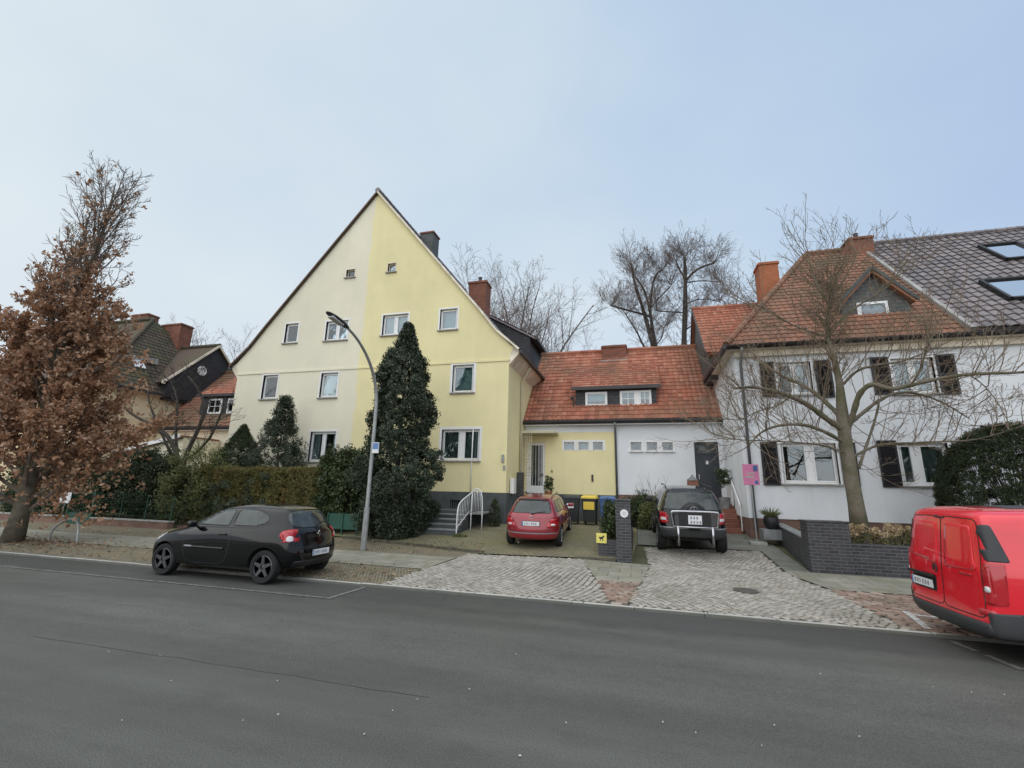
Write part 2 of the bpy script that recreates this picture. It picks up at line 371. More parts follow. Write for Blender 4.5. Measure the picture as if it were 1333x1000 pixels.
def npmesh(name, verts, quads, mat, parent=None, smooth=False, tri=False):
    k = 3 if tri else 4
    if parent: verts = verts-np.array(rootloc(parent))
    me = bpy.data.meshes.new(name); me.vertices.add(len(verts)); me.vertices.foreach_set('co', np.asarray(verts, dtype=np.float32).ravel())
    me.loops.add(len(quads)*k); me.loops.foreach_set('vertex_index', np.asarray(quads, dtype=np.int32).ravel())
    me.polygons.add(len(quads)); me.polygons.foreach_set('loop_start', np.arange(0, len(quads)*k, k, dtype=np.int32))
    try: me.polygons.foreach_set('loop_total', np.full(len(quads), k, dtype=np.int32))
    except Exception: pass
    me.materials.append(MAT[mat]); me.update(calc_edges=True); me.validate()
    if smooth: me.polygons.foreach_set('use_smooth', [True]*len(me.polygons))
    o = bpy.data.objects.new(name, me); COL.objects.link(o)
    if parent: o.parent = parent
    return o
def tag(o, label=None, cat=None, group=None, kind=None):
    if label: o['label'] = label
    if cat: o['category'] = cat
    if group: o['group'] = group
    if kind: o['kind'] = kind
    return o
def thing(name, loc, label, cat, group=None, rz=0):
    o = bpy.data.objects.new(name, None); COL.objects.link(o); o.location = loc; o.rotation_euler = (0, 0, rz)
    o.empty_display_size = .3
    return tag(o, label, cat, group)
def chaikin(poly, n=2, closed=True, k=.25):
    for _ in range(n):
        q = []; m = len(poly)
        for i in range(m if closed else m-1):
            a, b = poly[i], poly[(i+1) % m]
            q.append(tuple(a[j]*(1-k)+b[j]*k for j in range(len(a)))); q.append(tuple(a[j]*k+b[j]*(1-k) for j in range(len(a))))
        poly = q if closed else [poly[0]]+q+[poly[-1]]
    return poly
def fill2d(outline, step):
    """triangulate an outline with interior points"""
    pts = [Vector(p) for p in outline]; n = len(pts)
    xs = [p.x for p in pts]; ys = [p.y for p in pts]
    def inside(x, y):
        c = False; j = n-1
        for i in range(n):
            if (pts[i].y > y) != (pts[j].y > y) and x < (pts[j].x-pts[i].x)*(y-pts[i].y)/(pts[j].y-pts[i].y)+pts[i].x: c = not c
            j = i
        return c
    x = min(xs)+step*.5
    while x < max(xs):
        y = min(ys)+step*.5
        while y < max(ys):
            if inside(x, y): pts.append(Vector((x, y)))
            y += step
        x += step
    r = delaunay_2d_cdt(pts, [(i, (i+1) % n) for i in range(n)], [list(range(n))], 1, 1e-5)
    return [(v.x, v.y) for v in r[0]], [tuple(f) for f in r[2]], inside
# ------------------------------------------------------------------ ground, road and paving
def sheet(name, poly, dz, mat, kind='structure', extra=()):
    bm = bmesh.new(); bm.faces.new([bm.verts.new((p[0], p[1], 0)) for p in poly])
    for y in list(_HY)+list(extra):
        bmesh.ops.bisect_plane(bm, geom=bm.verts[:]+bm.edges[:]+bm.faces[:], plane_co=(0, y, 0), plane_no=(0, 1, 0))
    for v in bm.verts: v.co.z = gh(v.co.y)+dz
    bmesh.ops.recalc_face_normals(bm, faces=bm.faces)
    if sum(f.normal.z for f in bm.faces) < 0: bmesh.ops.reverse_faces(bm, faces=bm.faces)
    me = bpy.data.meshes.new(name); bm.to_mesh(me); bm.free(); me.materials.append(MAT[mat])
    o = bpy.data.objects.new(name, me); COL.objects.link(o); tag(o, kind=kind); return o
def in_poly(poly, x, y):
    c = False; j = len(poly)-1
    for i in range(len(poly)):
        if (poly[i][1] > y) != (poly[j][1] > y) and x < (poly[j][0]-poly[i][0])*(y-poly[i][1])/(poly[j][1]-poly[i][1])+poly[i][0]: c = not c
        j = i
    return c
def setts(name, poly, sx, sy, ang, mat, dz=.0, arc=0.0, arcl=2.2, gap=.014, hj=.007):
    """paving laid stone by stone; arc bends the courses"""
    xs = [p[0] for p in poly]; ys = [p[1] for p in poly]; cx, cy = (min(xs)+max(xs))/2, (min(ys)+max(ys))/2
    L = math.hypot(max(xs)-min(xs), max(ys)-min(ys))/2+.5
    ca, sa = math.cos(ang), math.sin(ang); V = []; Fq = []
    nj = int(L/sy)+1; ni = int(L/sx)+1
    for j in range(-nj, nj+1):
        u = -L+rnd.random()*sx
        while u < L:
            w = sx*rnd.uniform(.8, 1.22); uc = u+w/2; u += w
            v = j*sy+arc*math.sin(uc*math.pi/arcl)+rnd.uniform(-.006, .006)
            x = cx+uc*ca-v*sa; y = cy+uc*sa+v*ca
            if not in_poly(poly, x, y): continue
            h = gh(y)+dz+rnd.uniform(-hj, hj); tx, ty = rnd.uniform(-.035, .035), rnd.uniform(-.035, .035)
            a = ang+rnd.uniform(-.06, .06)+(math.atan(arc*math.pi/arcl*math.cos(uc*math.pi/arcl)) if arc else 0); c2, s2 = math.cos(a), math.sin(a)
            hx, hy = (w-gap)/2, (sy*rnd.uniform(.92, 1.02)-gap)/2; k = len(V)
            for zz, q in ((-.03, 1), (.006, 1), (.014, .74)):
                for i, jj in ((-1, -1), (1, -1), (1, 1), (-1, 1)):
                    e = 1+rnd.uniform(-.1, .06)
                    px, py = i*hx*q*e, jj*hy*q*e
                    V.append((x+px*c2-py*s2, y+px*s2+py*c2, h+zz+px*tx+py*ty))
            for b in (0, 4):
                for q in range(4): Fq.append((k+b+q, k+b+(q+1) % 4, k+b+4+(q+1) % 4, k+b+4+q))
            Fq.append((k+8, k+9, k+10, k+11))
    o = npmesh(name, np.array(V), np.array(Fq), mat); tag(o, kind='structure'); return o

def build_ground():
    mb = MB()
    ys = [-40, -30, -8.3, 8.60, 12.9, 14, 16, 17.6, 20, 60, 300, 900]; xs = [-900, -200, -60, -20, 0, 20, 60, 200, 900]
    zf = lambda y: (-.05 if y < 8.61 else gh(y)-.03)
    vs = [(x, y, zf(y)) for y in [-900]+ys for x in xs]; n = len(xs)
    fs = [(j*n+i, j*n+i+1, (j+1)*n+i+1, (j+1)*n+i) for j in range(len(ys)) for i in range(n-1)]
    tag(mb.add(vs, fs).build('ground', 'lawn', fix=False), kind='structure')
    mb = MB()
    vs = []; xs = [-120+i*4 for i in range(61)]; ys = [-2.2, 0, 2, 4, 6, 8.5]
    for y in ys:
        for x in xs: vs.append((x, y, .004+.02*math.cos((y-3)/5.6*1.5)-.012))
    n = len(xs); fs = [(j*n+i, j*n+i+1, (j+1)*n+i+1, (j+1)*n+i) for j in range(len(ys)-1) for i in range(n-1)]
    tag(mb.add(vs, fs).build('road', 'asphalt', fix=False), kind='structure')
    # kerbs
    mb = MB(); x = -70
    while x < 60:
        w = rnd.uniform(.9, 1.1); dz = rnd.uniform(-.004, .004); dy = rnd.uniform(-.006, .006)
        mb.box(x+.004, x+w-.004, 8.50+dy, 8.615, -.05, .042+dz); x += w
    tag(mb.build('kerb', 'kerb', bevel=.012), kind='structure')
    mb = MB().box(-90, 60, -2.35, -2.2, -.05, .1); tag(mb.build('kerb', 'kerb', bevel=.02), kind='structure')
    tag(MB().box(-90, 60, -12, -2.354, -.1, .1).build('pavement', 'slabs'), kind='structure')
    # driveways (joint bed + stones)
    d1 = [(-5.0, 8.615), (-4.7, 12.75), (-1.55, 13.05), (-.52, 8.615)]
    d2 = [(-.24, 8.615), (.22, 12.8), (.1, 14.9), (3.3, 15.2), (3.3, 12.6), (3.62, 11.2), (3.75, 8.615)]
    isl = [(-.52, 8.615), (-1.55, 13.05), (.22, 12.8), (-.24, 8.615)]
    sheet('driveway_bed', d1, .0, 'joint'); sheet('driveway_bed', d2, .0, 'joint')
    setts('driveway', d1, .125, .125, R(76), 'cobble', 0, .10, 1.7, gap=.022, hj=.004)
    setts('driveway', d2, .125, .12, R(-52), 'cobble', 0, .10, 1.9, gap=.022, hj=.004)
    lo = [(-.50, 8.62), (-.94, 10.5), (-.03, 10.5), (-.26, 8.62)]
    hi = [(-.94, 10.5), (-1.53, 13.0), (.2, 12.78), (-.03, 10.5)]
    sheet('verge_bed', lo, .0, 'joint'); setts('verge_paving', lo, .2, .1, R(3), 'redbrick', 0, 0)
    sheet('pavement_island', hi, .008, 'slabs')
    # right: brick verge, slab footway, drive
    br = [(3.79, 8.615), (3.66, 11.2), (60, 11.2), (60, 8.615)]
    brn = [(3.79, 8.62), (3.66, 11.2), (9.5, 11.2), (9.5, 8.62)]
    sheet('verge_bed', br, .0, 'joint'); setts('verge_paving', brn, .21, .105, R(-42), 'redbrick', 0, 0)
    sheet('pavement', [(3.66, 11.21), (3.34, 12.6), (3.34, 13.05), (60, 13.05), (60, 11.21)], .012, 'slabs')
    sheet('drive', [(3.34, 13.05), (3.34, 15.22), (-.1, 15.22), (-.1, 20.45), (3.9, 20.45), (3.9, 13.05)], .01, 'drive')
    # left: mosaic verge, slab footway
    sheet('verge', [(-60, 8.615), (-60, 10.25), (-4.9, 10.25), (-5.0, 8.615)], .006, 'mosaic')
    sheet('pavement', [(-60, 10.26), (-60, 12.0), (-4.75, 12.0), (-4.87, 10.26)], .014, 'slabs')
    sheet('garden_strip', [(-60, 12.01), (-60, 13.3), (-9.6, 13.9), (-4.3, 12.95), (-4.7, 12.01)], .006, 'mosaic')
    sheet('front_yard', [(-10.2, 14.02), (-4.3, 13.06), (-4.6, 12.76), (-1.56, 13.06), (-.25, 13.08), (-.12, 15.2), (-.12, 20.45), (-5, 20.45), (-5, 17.6), (-10.2, 17.6)], .03, 'yardstone')
    mb = MB()
    a, b = Vector((-9.5, 13.86, 0)), Vector((-4.32, 12.92, 0)); n = 6
    for i in range(n):
        p, q = a.lerp(b, i/n), a.lerp(b, (i+.985)/n); d = (b-a).normalized(); s = Vector((-d.y, d.x, 0))*.05
        z0, z1 = .02, max(gh(p.y), gh(q.y))+.075
        mb.add([(v.x, v.y, z) for z in (z0, z1) for v in (p-s, q-s, q+s, p+s)], [(0,3,2,1),(4,5,6,7),(0,1,5,4),(1,2,6,5),(2,3,7,6),(3,0,4,7)])
    mb.box(-1.75, -.66, 13.0, 13.1, .05, .19)
    tag(mb.build('yard_kerb', 'kerb', bevel=.01), kind='structure')
    bpy.data.objects['yard_kerb'].data.materials[0] = MAT['joint']
    # parking marks
    z = .0215
    def strip(name, pts, w, mat, dz):
        mb = MB()
        for a, b in zip(pts, pts[1:]):
            a, b = Vector(a), Vector(b); d = (b-a).normalized(); s = Vector((-d.y, d.x))*w/2
            mb.add([(v.x, v.y, dz(v.y)) for v in (a-s, b-s, b+s, a+s)], [(0, 1, 2, 3)])
        tag(mb.build(name, mat, fix=False), kind='structure')
    rz = lambda y: (.004+.02*math.cos((y-3)/5.6*1.5)-.012)+.008
    strip('parking_line', [(-30, 7.31), (-5.32, 7.41)], .075, 'paint', rz)
    strip('parking_line', [(-5.28, 7.36), (-5.22, 8.44)], .085, 'paint', rz)
    strip('parking_line', [(4.12, 8.36), (4.17, 7.92)], .085, 'paint', rz)
    strip('parking_line', [(4.19, 7.78), (4.24, 7.3)], .085, 'paint', rz)
    strip('parking_line', [(4.2, 7.32), (30, 7.3)], .085, 'paint', rz)
    strip('parking_mark', [(4.02, 8.66), (4.12, 9.1), (4.22, 9.7)], .10, 'paintw', lambda y: gh(y)+.026)
    strip('parking_mark', [(4.22, 9.5), (4.75, 9.42)], .09, 'paintw', lambda y: gh(y)+.026)
    def gp(px, py):
        d = _F*F_PX+_R*(px-666.5)-_U*(py-500); p = Vector((0, 0, EYE))+d*((.01-EYE)/d.z); return (p.x, p.y)
    for pts in ([(40, 828), (180, 850), (330, 872), (480, 897), (560, 908)],):
        w = [gp(*q) for q in pts]; w = chaikin(w, 2, False); w = [(x+rnd.gauss(0, .012), y+rnd.gauss(0, .012)) for x, y in w]
        strip('road_seam', w, .008, 'seam', lambda y: rz(y)-.004)
    # manhole in the right driveway
    mh = MB(); mh.lathe([(.23, 0), (.23, .02), (.20, .022), (.19, .016), (0.01, .018)], (1.95, 10.45, gh(10.45)+.012), 28)
    for k in range(-4, 5):
        w = math.sqrt(max(.001, .18**2-(k*.04)**2))
        mh.box(1.95-w, 1.95+w, 10.45+k*.04-.01, 10.45+k*.04+.01, gh(10.45)+.028, gh(10.45)+.036)
    o = mh.build('manhole_cover', 'ironcover', loc=(1.85, 10.45, gh(10.45)))
    tag(o, 'round iron manhole cover set in the right-hand cobbled driveway', 'manhole cover')
    # little pale bits on the asphalt
    spots = [(361,888),(316,940),(474,958),(677,986),(543,912),(511,927),(611,899),(672,853),(863,942),(906,956),(1008,946),(992,973),(1119,961),(1068,879),(1215,896),(1265,903),(1308,906),(208,855),(377,858),(362,932),(737,943),(158,940),(222,888),(141,850)]
    V = []; T = []
    for i, (px, py) in enumerate(spots):
        d = _F*F_PX+_R*(px-666.5)-_U*(py-500); p = Vector((0, 0, EYE))+d*((.012-EYE)/d.z); s = rnd.uniform(.005, .010)*(1.25 if i < 4 else 1)
        k = len(V); a0 = rnd.random()*6
        V.append((p.x, p.y, .034))
        for q in range(6):
            a = a0+q*math.pi/3; r = s*rnd.uniform(.6, 1.3); V.append((p.x+r*math.cos(a), p.y+r*math.sin(a), .024))
        for q in range(6): T.append((k, k+1+q, k+1+(q+1) % 6))
    tag(npmesh('pale_litter', np.array(V), np.array(T), 'petal', tri=True), kind='stuff', label='tiny pale petals and crumbs scattered over the asphalt', cat='litter')
    # dead leaves
    pts = []
    for _ in range(2600):
        r = rnd.random()
        if r < .5: x, y = rnd.gauss(-17.2, 1.8), rnd.gauss(9.9, .55)
        elif r < .75: x, y = rnd.uniform(-20, -6), rnd.choice((8.75, 8.9, 10.1, 12.3, 12.8))+rnd.gauss(0, .14)
        elif r < .9: x, y = rnd.uniform(-9, -5), rnd.gauss(9.4, .5)
        else: x, y = rnd.uniform(-9.4, -4.5), rnd.gauss(13.5, .4)
        if y < 8.64 or y > 16: continue
        pts.append((x, y, gh(y)+.05 if y > 12.9 else gh(y)+.03))
    leaves('leaf_litter', np.array(pts), .065, 'litter', flat=True)
    tag(bpy.data.objects['leaf_litter'], 'dead brown leaves lying on the verge and footway at the left', 'leaf litter', kind='stuff')

# ------------------------------------------------------------------ vegetation
def leaves(name, P, size, mat, parent=None, flat=False, normals=None, nb=.0, aspect=.6, jitter=.35, droop=0):
    """one small folded leaf at each point"""
    n = len(P); P = np.asarray(P, float)
    d = nr.normal(size=(n, 3))
    if flat: d[:, 2] *= .25
    if droop: d[:, 2] -= droop
    d /= np.linalg.norm(d, axis=1)[:, None]
    nn = nr.normal(size=(n, 3))
    if flat: nn = nn*.3+np.array([0, 0, 1.])
    if normals is not None: nn = nn*(1-nb)+normals*nb*2
    w = np.cross(d, nn); w /= np.linalg.norm(w, axis=1)[:, None]+1e-9
    up = np.cross(w, d)
    s = size*(1+jitter*nr.normal(size=(n, 1)).clip(-1.8, 1.8))
    a = P-d*s*.5; b = P+w*s*aspect*.5+up*s*.1; c = P+d*s*.5; e = P-w*s*aspect*.5+up*s*.1
    V = np.stack([a, b, c, e], 1).reshape(-1, 3); Q = np.arange(4*n).reshape(-1, 4)
    return npmesh(name, V, Q, mat, parent)
def clumps(C, rad, per, squash=1.):
    """points scattered round clump centres, denser to the shell"""
    n = len(C); rad = np.broadcast_to(rad, (n,))
    d = nr.normal(size=(n*per, 3)); d /= np.linalg.norm(d, axis=1)[:, None]
    r = (nr.random(n*per)**.5)[:, None]; d2 = d*r*np.repeat(rad, per)[:, None]; d2[:, 2] *= squash
    return np.repeat(C, per, 0)+d2, d
def branch(mb, p, d, L, r, depth, P, out=None):
    """recursive limb: P holds per-level settings"""
    S = P[depth]; n = S.get('seg', 5); pts = [p.copy()]; rad = [r]; d = d.normalized(); dirs = [d.copy()]
    r1 = max(S.get('taper', .35)*r, P['rmin'])
    for i in range(n):
        w = S.get('wob', .15)
        d = (d+Vector((rnd.gauss(0, w), rnd.gauss(0, w), rnd.gauss(0, w)))+Vector((0, 0, S.get('up', .05)))).normalized()
        p = p+d*(L/n); pts.append(p.copy()); rad.append(r+(r1-r)*(i+1)/n); dirs.append(d.copy())
    mb.tube(pts, rad, S.get('sides', 3), caps=(depth == 0))
    if out is not None and depth >= P['leaf_depth']: out += [q.copy() for q in pts[1:]]
    if depth+1 not in P: return
    k = S['kids']; k = rnd.randint(k[0], k[1])
    for c in range(k):
        t = S.get('from', .25)+(1-S.get('from', .25))*((c+rnd.random())/k); i = min(int(t*n), n-1); u = t*n-i
        q = pts[i].lerp(pts[i+1], u); dd = dirs[min(i+1, n)]
        ang = R(rnd.gauss(S.get('ang', 45), 9)); az = rnd.random()*6.283
        ort = dd.orthogonal().normalized(); ort = Matrix.Rotation(az, 3, dd) @ ort
        nd = dd*math.cos(ang)+ort*math.sin(ang)
        branch(mb, q, nd, L*S.get('len', .6)*rnd.uniform(.65, 1.15)*(1-.4*t*S.get('apex', 1)), max((r+(r1-r)*t)*S.get('rk', .55), P['rmin']), depth+1, P, out)
    # the limb runs on into a tip
def tree_root(name, x, y, label, cat, group=None, z=None):
    return thing(name, (x, y, gh(y)-.02 if z is None else z), label, cat, group)

def oak_left():
    root = tree_root('beech_tree', -17.75, 9.72, 'tall narrow tree at the left edge still hung with brown dead leaves', 'tree')
    b = Vector((-18.05, 9.72, 0)); mb = MB(); tw = MB(); out = []
    tip = Vector((-17.6, 9.8, 12.2)); pts = []; rad = []
    for i in range(15):
        t = i/14; pts.append(b.lerp(tip, t)+Vector((.08*math.sin(t*9), .08*math.cos(t*7), 0))); rad.append(.19*(1-t)**.9+.016)
    pts[0].z = -.1; rad[0] = .30; rad[1] = .22
    mb.tube(pts, rad, 10)
    P = {'rmin': .007, 'leaf_depth': 1,
         0: dict(seg=7, kids=(9, 12), ang=32, len=.42, up=.10, wob=.09, sides=5, rk=.5, apex=.6),
         1: dict(seg=4, kids=(4, 6), ang=35, len=.55, up=.08, wob=.14, sides=3, rk=.6),
         2: dict(seg=3, wob=.16, up=.05, sides=3)}
    for i in range(74):
        t = .06+.86*(i+rnd.random())/74
        k = t*14; p = pts[int(k)].lerp(pts[min(int(k)+1, 14)], k-int(k))
        az = i*2.4+rnd.uniform(-.4, .4); tilt = R(58-50*t if t < .35 else 38-14*t)
        d = Vector((math.cos(az)*math.sin(tilt), math.sin(az)*math.sin(tilt), math.cos(tilt)))
        L = (3.1-1.45*t)*rnd.uniform(.75, 1.15)
        branch(tw, p, d, L, .055*(1-t)+.014, 0, P, out)
    mb.build('trunk', 'bark', root, smooth=True); tw.build('branch', 'twig', root, fix=False)
    C = np.array([tuple(q) for q in out])
    keep = nr.random(len(C)) < np.interp(C[:, 2], [0, 6.2, 7.4, 8.6, 10, 14], [.85, .74, .42, .10, .012, .002])
    C = C[keep]
    lo = []
    for _ in range(470):      # dense skirt of leaves on the low shoots
        a = rnd.random()*6.283; r = 3.3*rnd.random()**.45; z = rnd.uniform(.55, 6.4); rr = r*(1 if z > 1.7 else .62)*(1-.055*z)
        lo.append((b.x+.25+rr*math.cos(a), b.y+.6+rr*math.sin(a)*.75, z))
    C = np.concatenate([C, np.array(lo)])
    Pn, _ = clumps(C, .16, 9); print('oak leaves', len(Pn))
    leaves('crown', Pn, .10, 'leaf_brown', root, droop=.5, jitter=.55)

def cone_tree(name, x, y, H, Rb, prof, label, cat, mat, nclump, per, lsize, crad, z0=.0, group=None, bumps=0, trunk=True, squash=1., core=None):
    root = tree_root(name, x, y, label, cat, group); zb = gh(y)
    C = []; 
    lob = [(rnd.random()*6.283, rnd.uniform(.1, 1), rnd.uniform(.2, .5)) for _ in range(60)]
    for i in range(nclump):
        t = rnd.random()**1.15; a = rnd.random()*6.283; rr = prof(t)*Rb
        k = 1
        if bumps:
            f = 0
            for la, lt, lw in lob:
                da = (a-la+math.pi) % (2*math.pi)-math.pi
                f += math.exp(-(da/lw)**2-((t-lt)/.07)**2)
            k = 1-bumps+bumps*1.9*min(f, 1.3)
        r = rr*k*rnd.uniform(.78, 1.03)
        C.append((x+r*math.cos(a), y+r*math.sin(a), zb+z0+t*(H-z0)))
    C = np.array(C); Pn, dn = clumps(C, crad*nr.uniform(.6, 1.3, len(C)), per, squash)
    rel = Pn-np.array([x, y, 0]); nrm = rel.copy(); nrm[:, 2] = .3*Rb; nrm /= np.linalg.norm(nrm, axis=1)[:, None]+1e-6
    keep = (Pn[:, 2] > zb+.02); Pn = Pn[keep]; nrm = nrm[keep]
    leaves('crown', Pn, lsize, mat, root, normals=nrm, nb=.45)
    if trunk:
        n = 9; mb = MB(); mb.tube([(x+.03*math.sin(i*2), y+.03*math.cos(i*3), zb-.1+(H-.25)*i/n) for i in range(n+1)], [max(.012, (.035*H*.5)*(1-i/(n+.3))) for i in range(n+1)], 8)
        # inner limbs
        for i in range(50):
            t = .08+.85*i/50; a = i*2.4; rr = prof(t)*Rb*.8; z = zb+z0+t*(H-z0)
            mb.tube([(x, y, z-.2*rr), (x+rr*.5*math.cos(a), y+rr*.5*math.sin(a), z), (x+rr*math.cos(a), y+rr*math.sin(a), z+.1*rr)], [.022, .014, .006], 4, caps=False)
        mb.build('trunk', 'bark_dark', root, smooth=True)
    return root
def bush_box(name, x0, x1, y0, y1, h, label, cat, mat, n, per, lsize, crad, wave=.06, group=None, top=None):
    """clipped hedge: leaves through the outer 30 cm of a box, stems inside"""
    cx, cy = (x0+x1)/2, (y0+y1)/2; root = tree_root(name, cx, cy, label, cat, group); C = []; N = []
    for i in range(n):
        f = rnd.random(); A = (x1-x0)*h, (x1-x0)*(y1-y0), (y1-y0)*h; s = sum(A)+A[2]; f *= s
        ux, uy, uz = rnd.random(), rnd.random(), rnd.random()
        if f < A[0]: q = (x0+ux*(x1-x0), y0, uz*h); nn = (0, -1, 0)
        elif f < A[0]+A[1]: q = (x0+ux*(x1-x0), y0+uy*(y1-y0), h); nn = (0, 0, 1)
        elif f < A[0]+A[1]+A[2]: q = (x0, y0+uy*(y1-y0), uz*h); nn = (-1, 0, 0)
        else: q = (x1, y0+uy*(y1-y0), uz*h); nn = (1, 0, 0)
        hh = top(q[0]) if top else 1
        d = rnd.random()*.22; wv = wave*math.sin(q[0]*3.1+q[2]*2)+wave*math.sin(q[0]*7.3+1)
        C.append((q[0]-nn[0]*d, q[1]-nn[1]*(d+wv), gh(cy)-.05+max(.03, q[2]*hh)-nn[2]*(d*.6+wv*.5))); N.append(nn)
    C = np.array(C); N = np.repeat(np.array(N, float), per, 0)
    Pn, _ = clumps(C, crad, per); leaves('foliage', Pn, lsize, mat, root, normals=N, nb=.4)
    mb = MB(); k = int((x1-x0)/.25)+1
    for i in range(k*2):
        x = rnd.uniform(x0+.1, x1-.1); y = rnd.uniform(y0+.15, y1-.15); z = gh(cy)-.05; hh = (top(x) if top else 1)
        for q in range(3):
            mb.tube([(x, y, z), (x+rnd.uniform(-.15, .15), y+rnd.uniform(-.1, .1), z+h*hh*.5), (x+rnd.uniform(-.3, .3), y+rnd.uniform(-.15, .15), z+h*hh*.88)], [.022, .014, .006], 4, caps=False)
    mb.build('stem', 'bark_dark', root)
    return root
def bush_ball(name, x, y, rx, ry, h, label, cat, mat, n, per, lsize, crad, group=None, rough=.1, power=2.2, z0=0, zb=None, shell=.74):
    root = tree_root(name, x, y, label, cat, group, zb); zb = gh(y) if zb is None else zb; C = []; N = []
    for i in range(n):
        a = rnd.random()*6.283; e = math.asin(rnd.uniform(-.55, 1)); k = 1+rough*(math.sin(a*3+e*4)+math.sin(a*7-e*5+2))*.6
        se = abs(math.sin(e))**(2/power)*(1 if e > 0 else -1); ce = abs(math.cos(e))**(2/power)
        r = rnd.uniform(shell, 1.0)*k
        C.append((x+rx*ce*math.cos(a)*r, y+ry*ce*math.sin(a)*r, zb+z0+(h-z0)*(.38+.62*se*r) if se > 0 else zb+z0+(h-z0)*(.38+.62*se*r)))
        N.append((math.cos(a)*ce, math.sin(a)*ce, se))
    C = np.array(C); C[:, 2] = np.maximum(C[:, 2], zb+.05); N = np.repeat(np.array(N), per, 0)
    Pn, _ = clumps(C, crad, per); leaves('foliage', Pn, lsize, mat, root, normals=N, nb=.4)
    mb = MB()
    for i in range(26):
        a = i*2.4; rr = rnd.uniform(.3, .8)
        mb.tube([(x+.05*math.cos(a), y+.05*math.sin(a), zb-.03), (x+rx*.4*rr*math.cos(a), y+ry*.4*rr*math.sin(a), zb+h*.4), (x+rx*.8*rr*math.cos(a), y+ry*.8*rr*math.sin(a), zb+h*.78)], [.03, .018, .007], 4, caps=False)
    mb.build('stem', 'bark_dark', root)
    return root

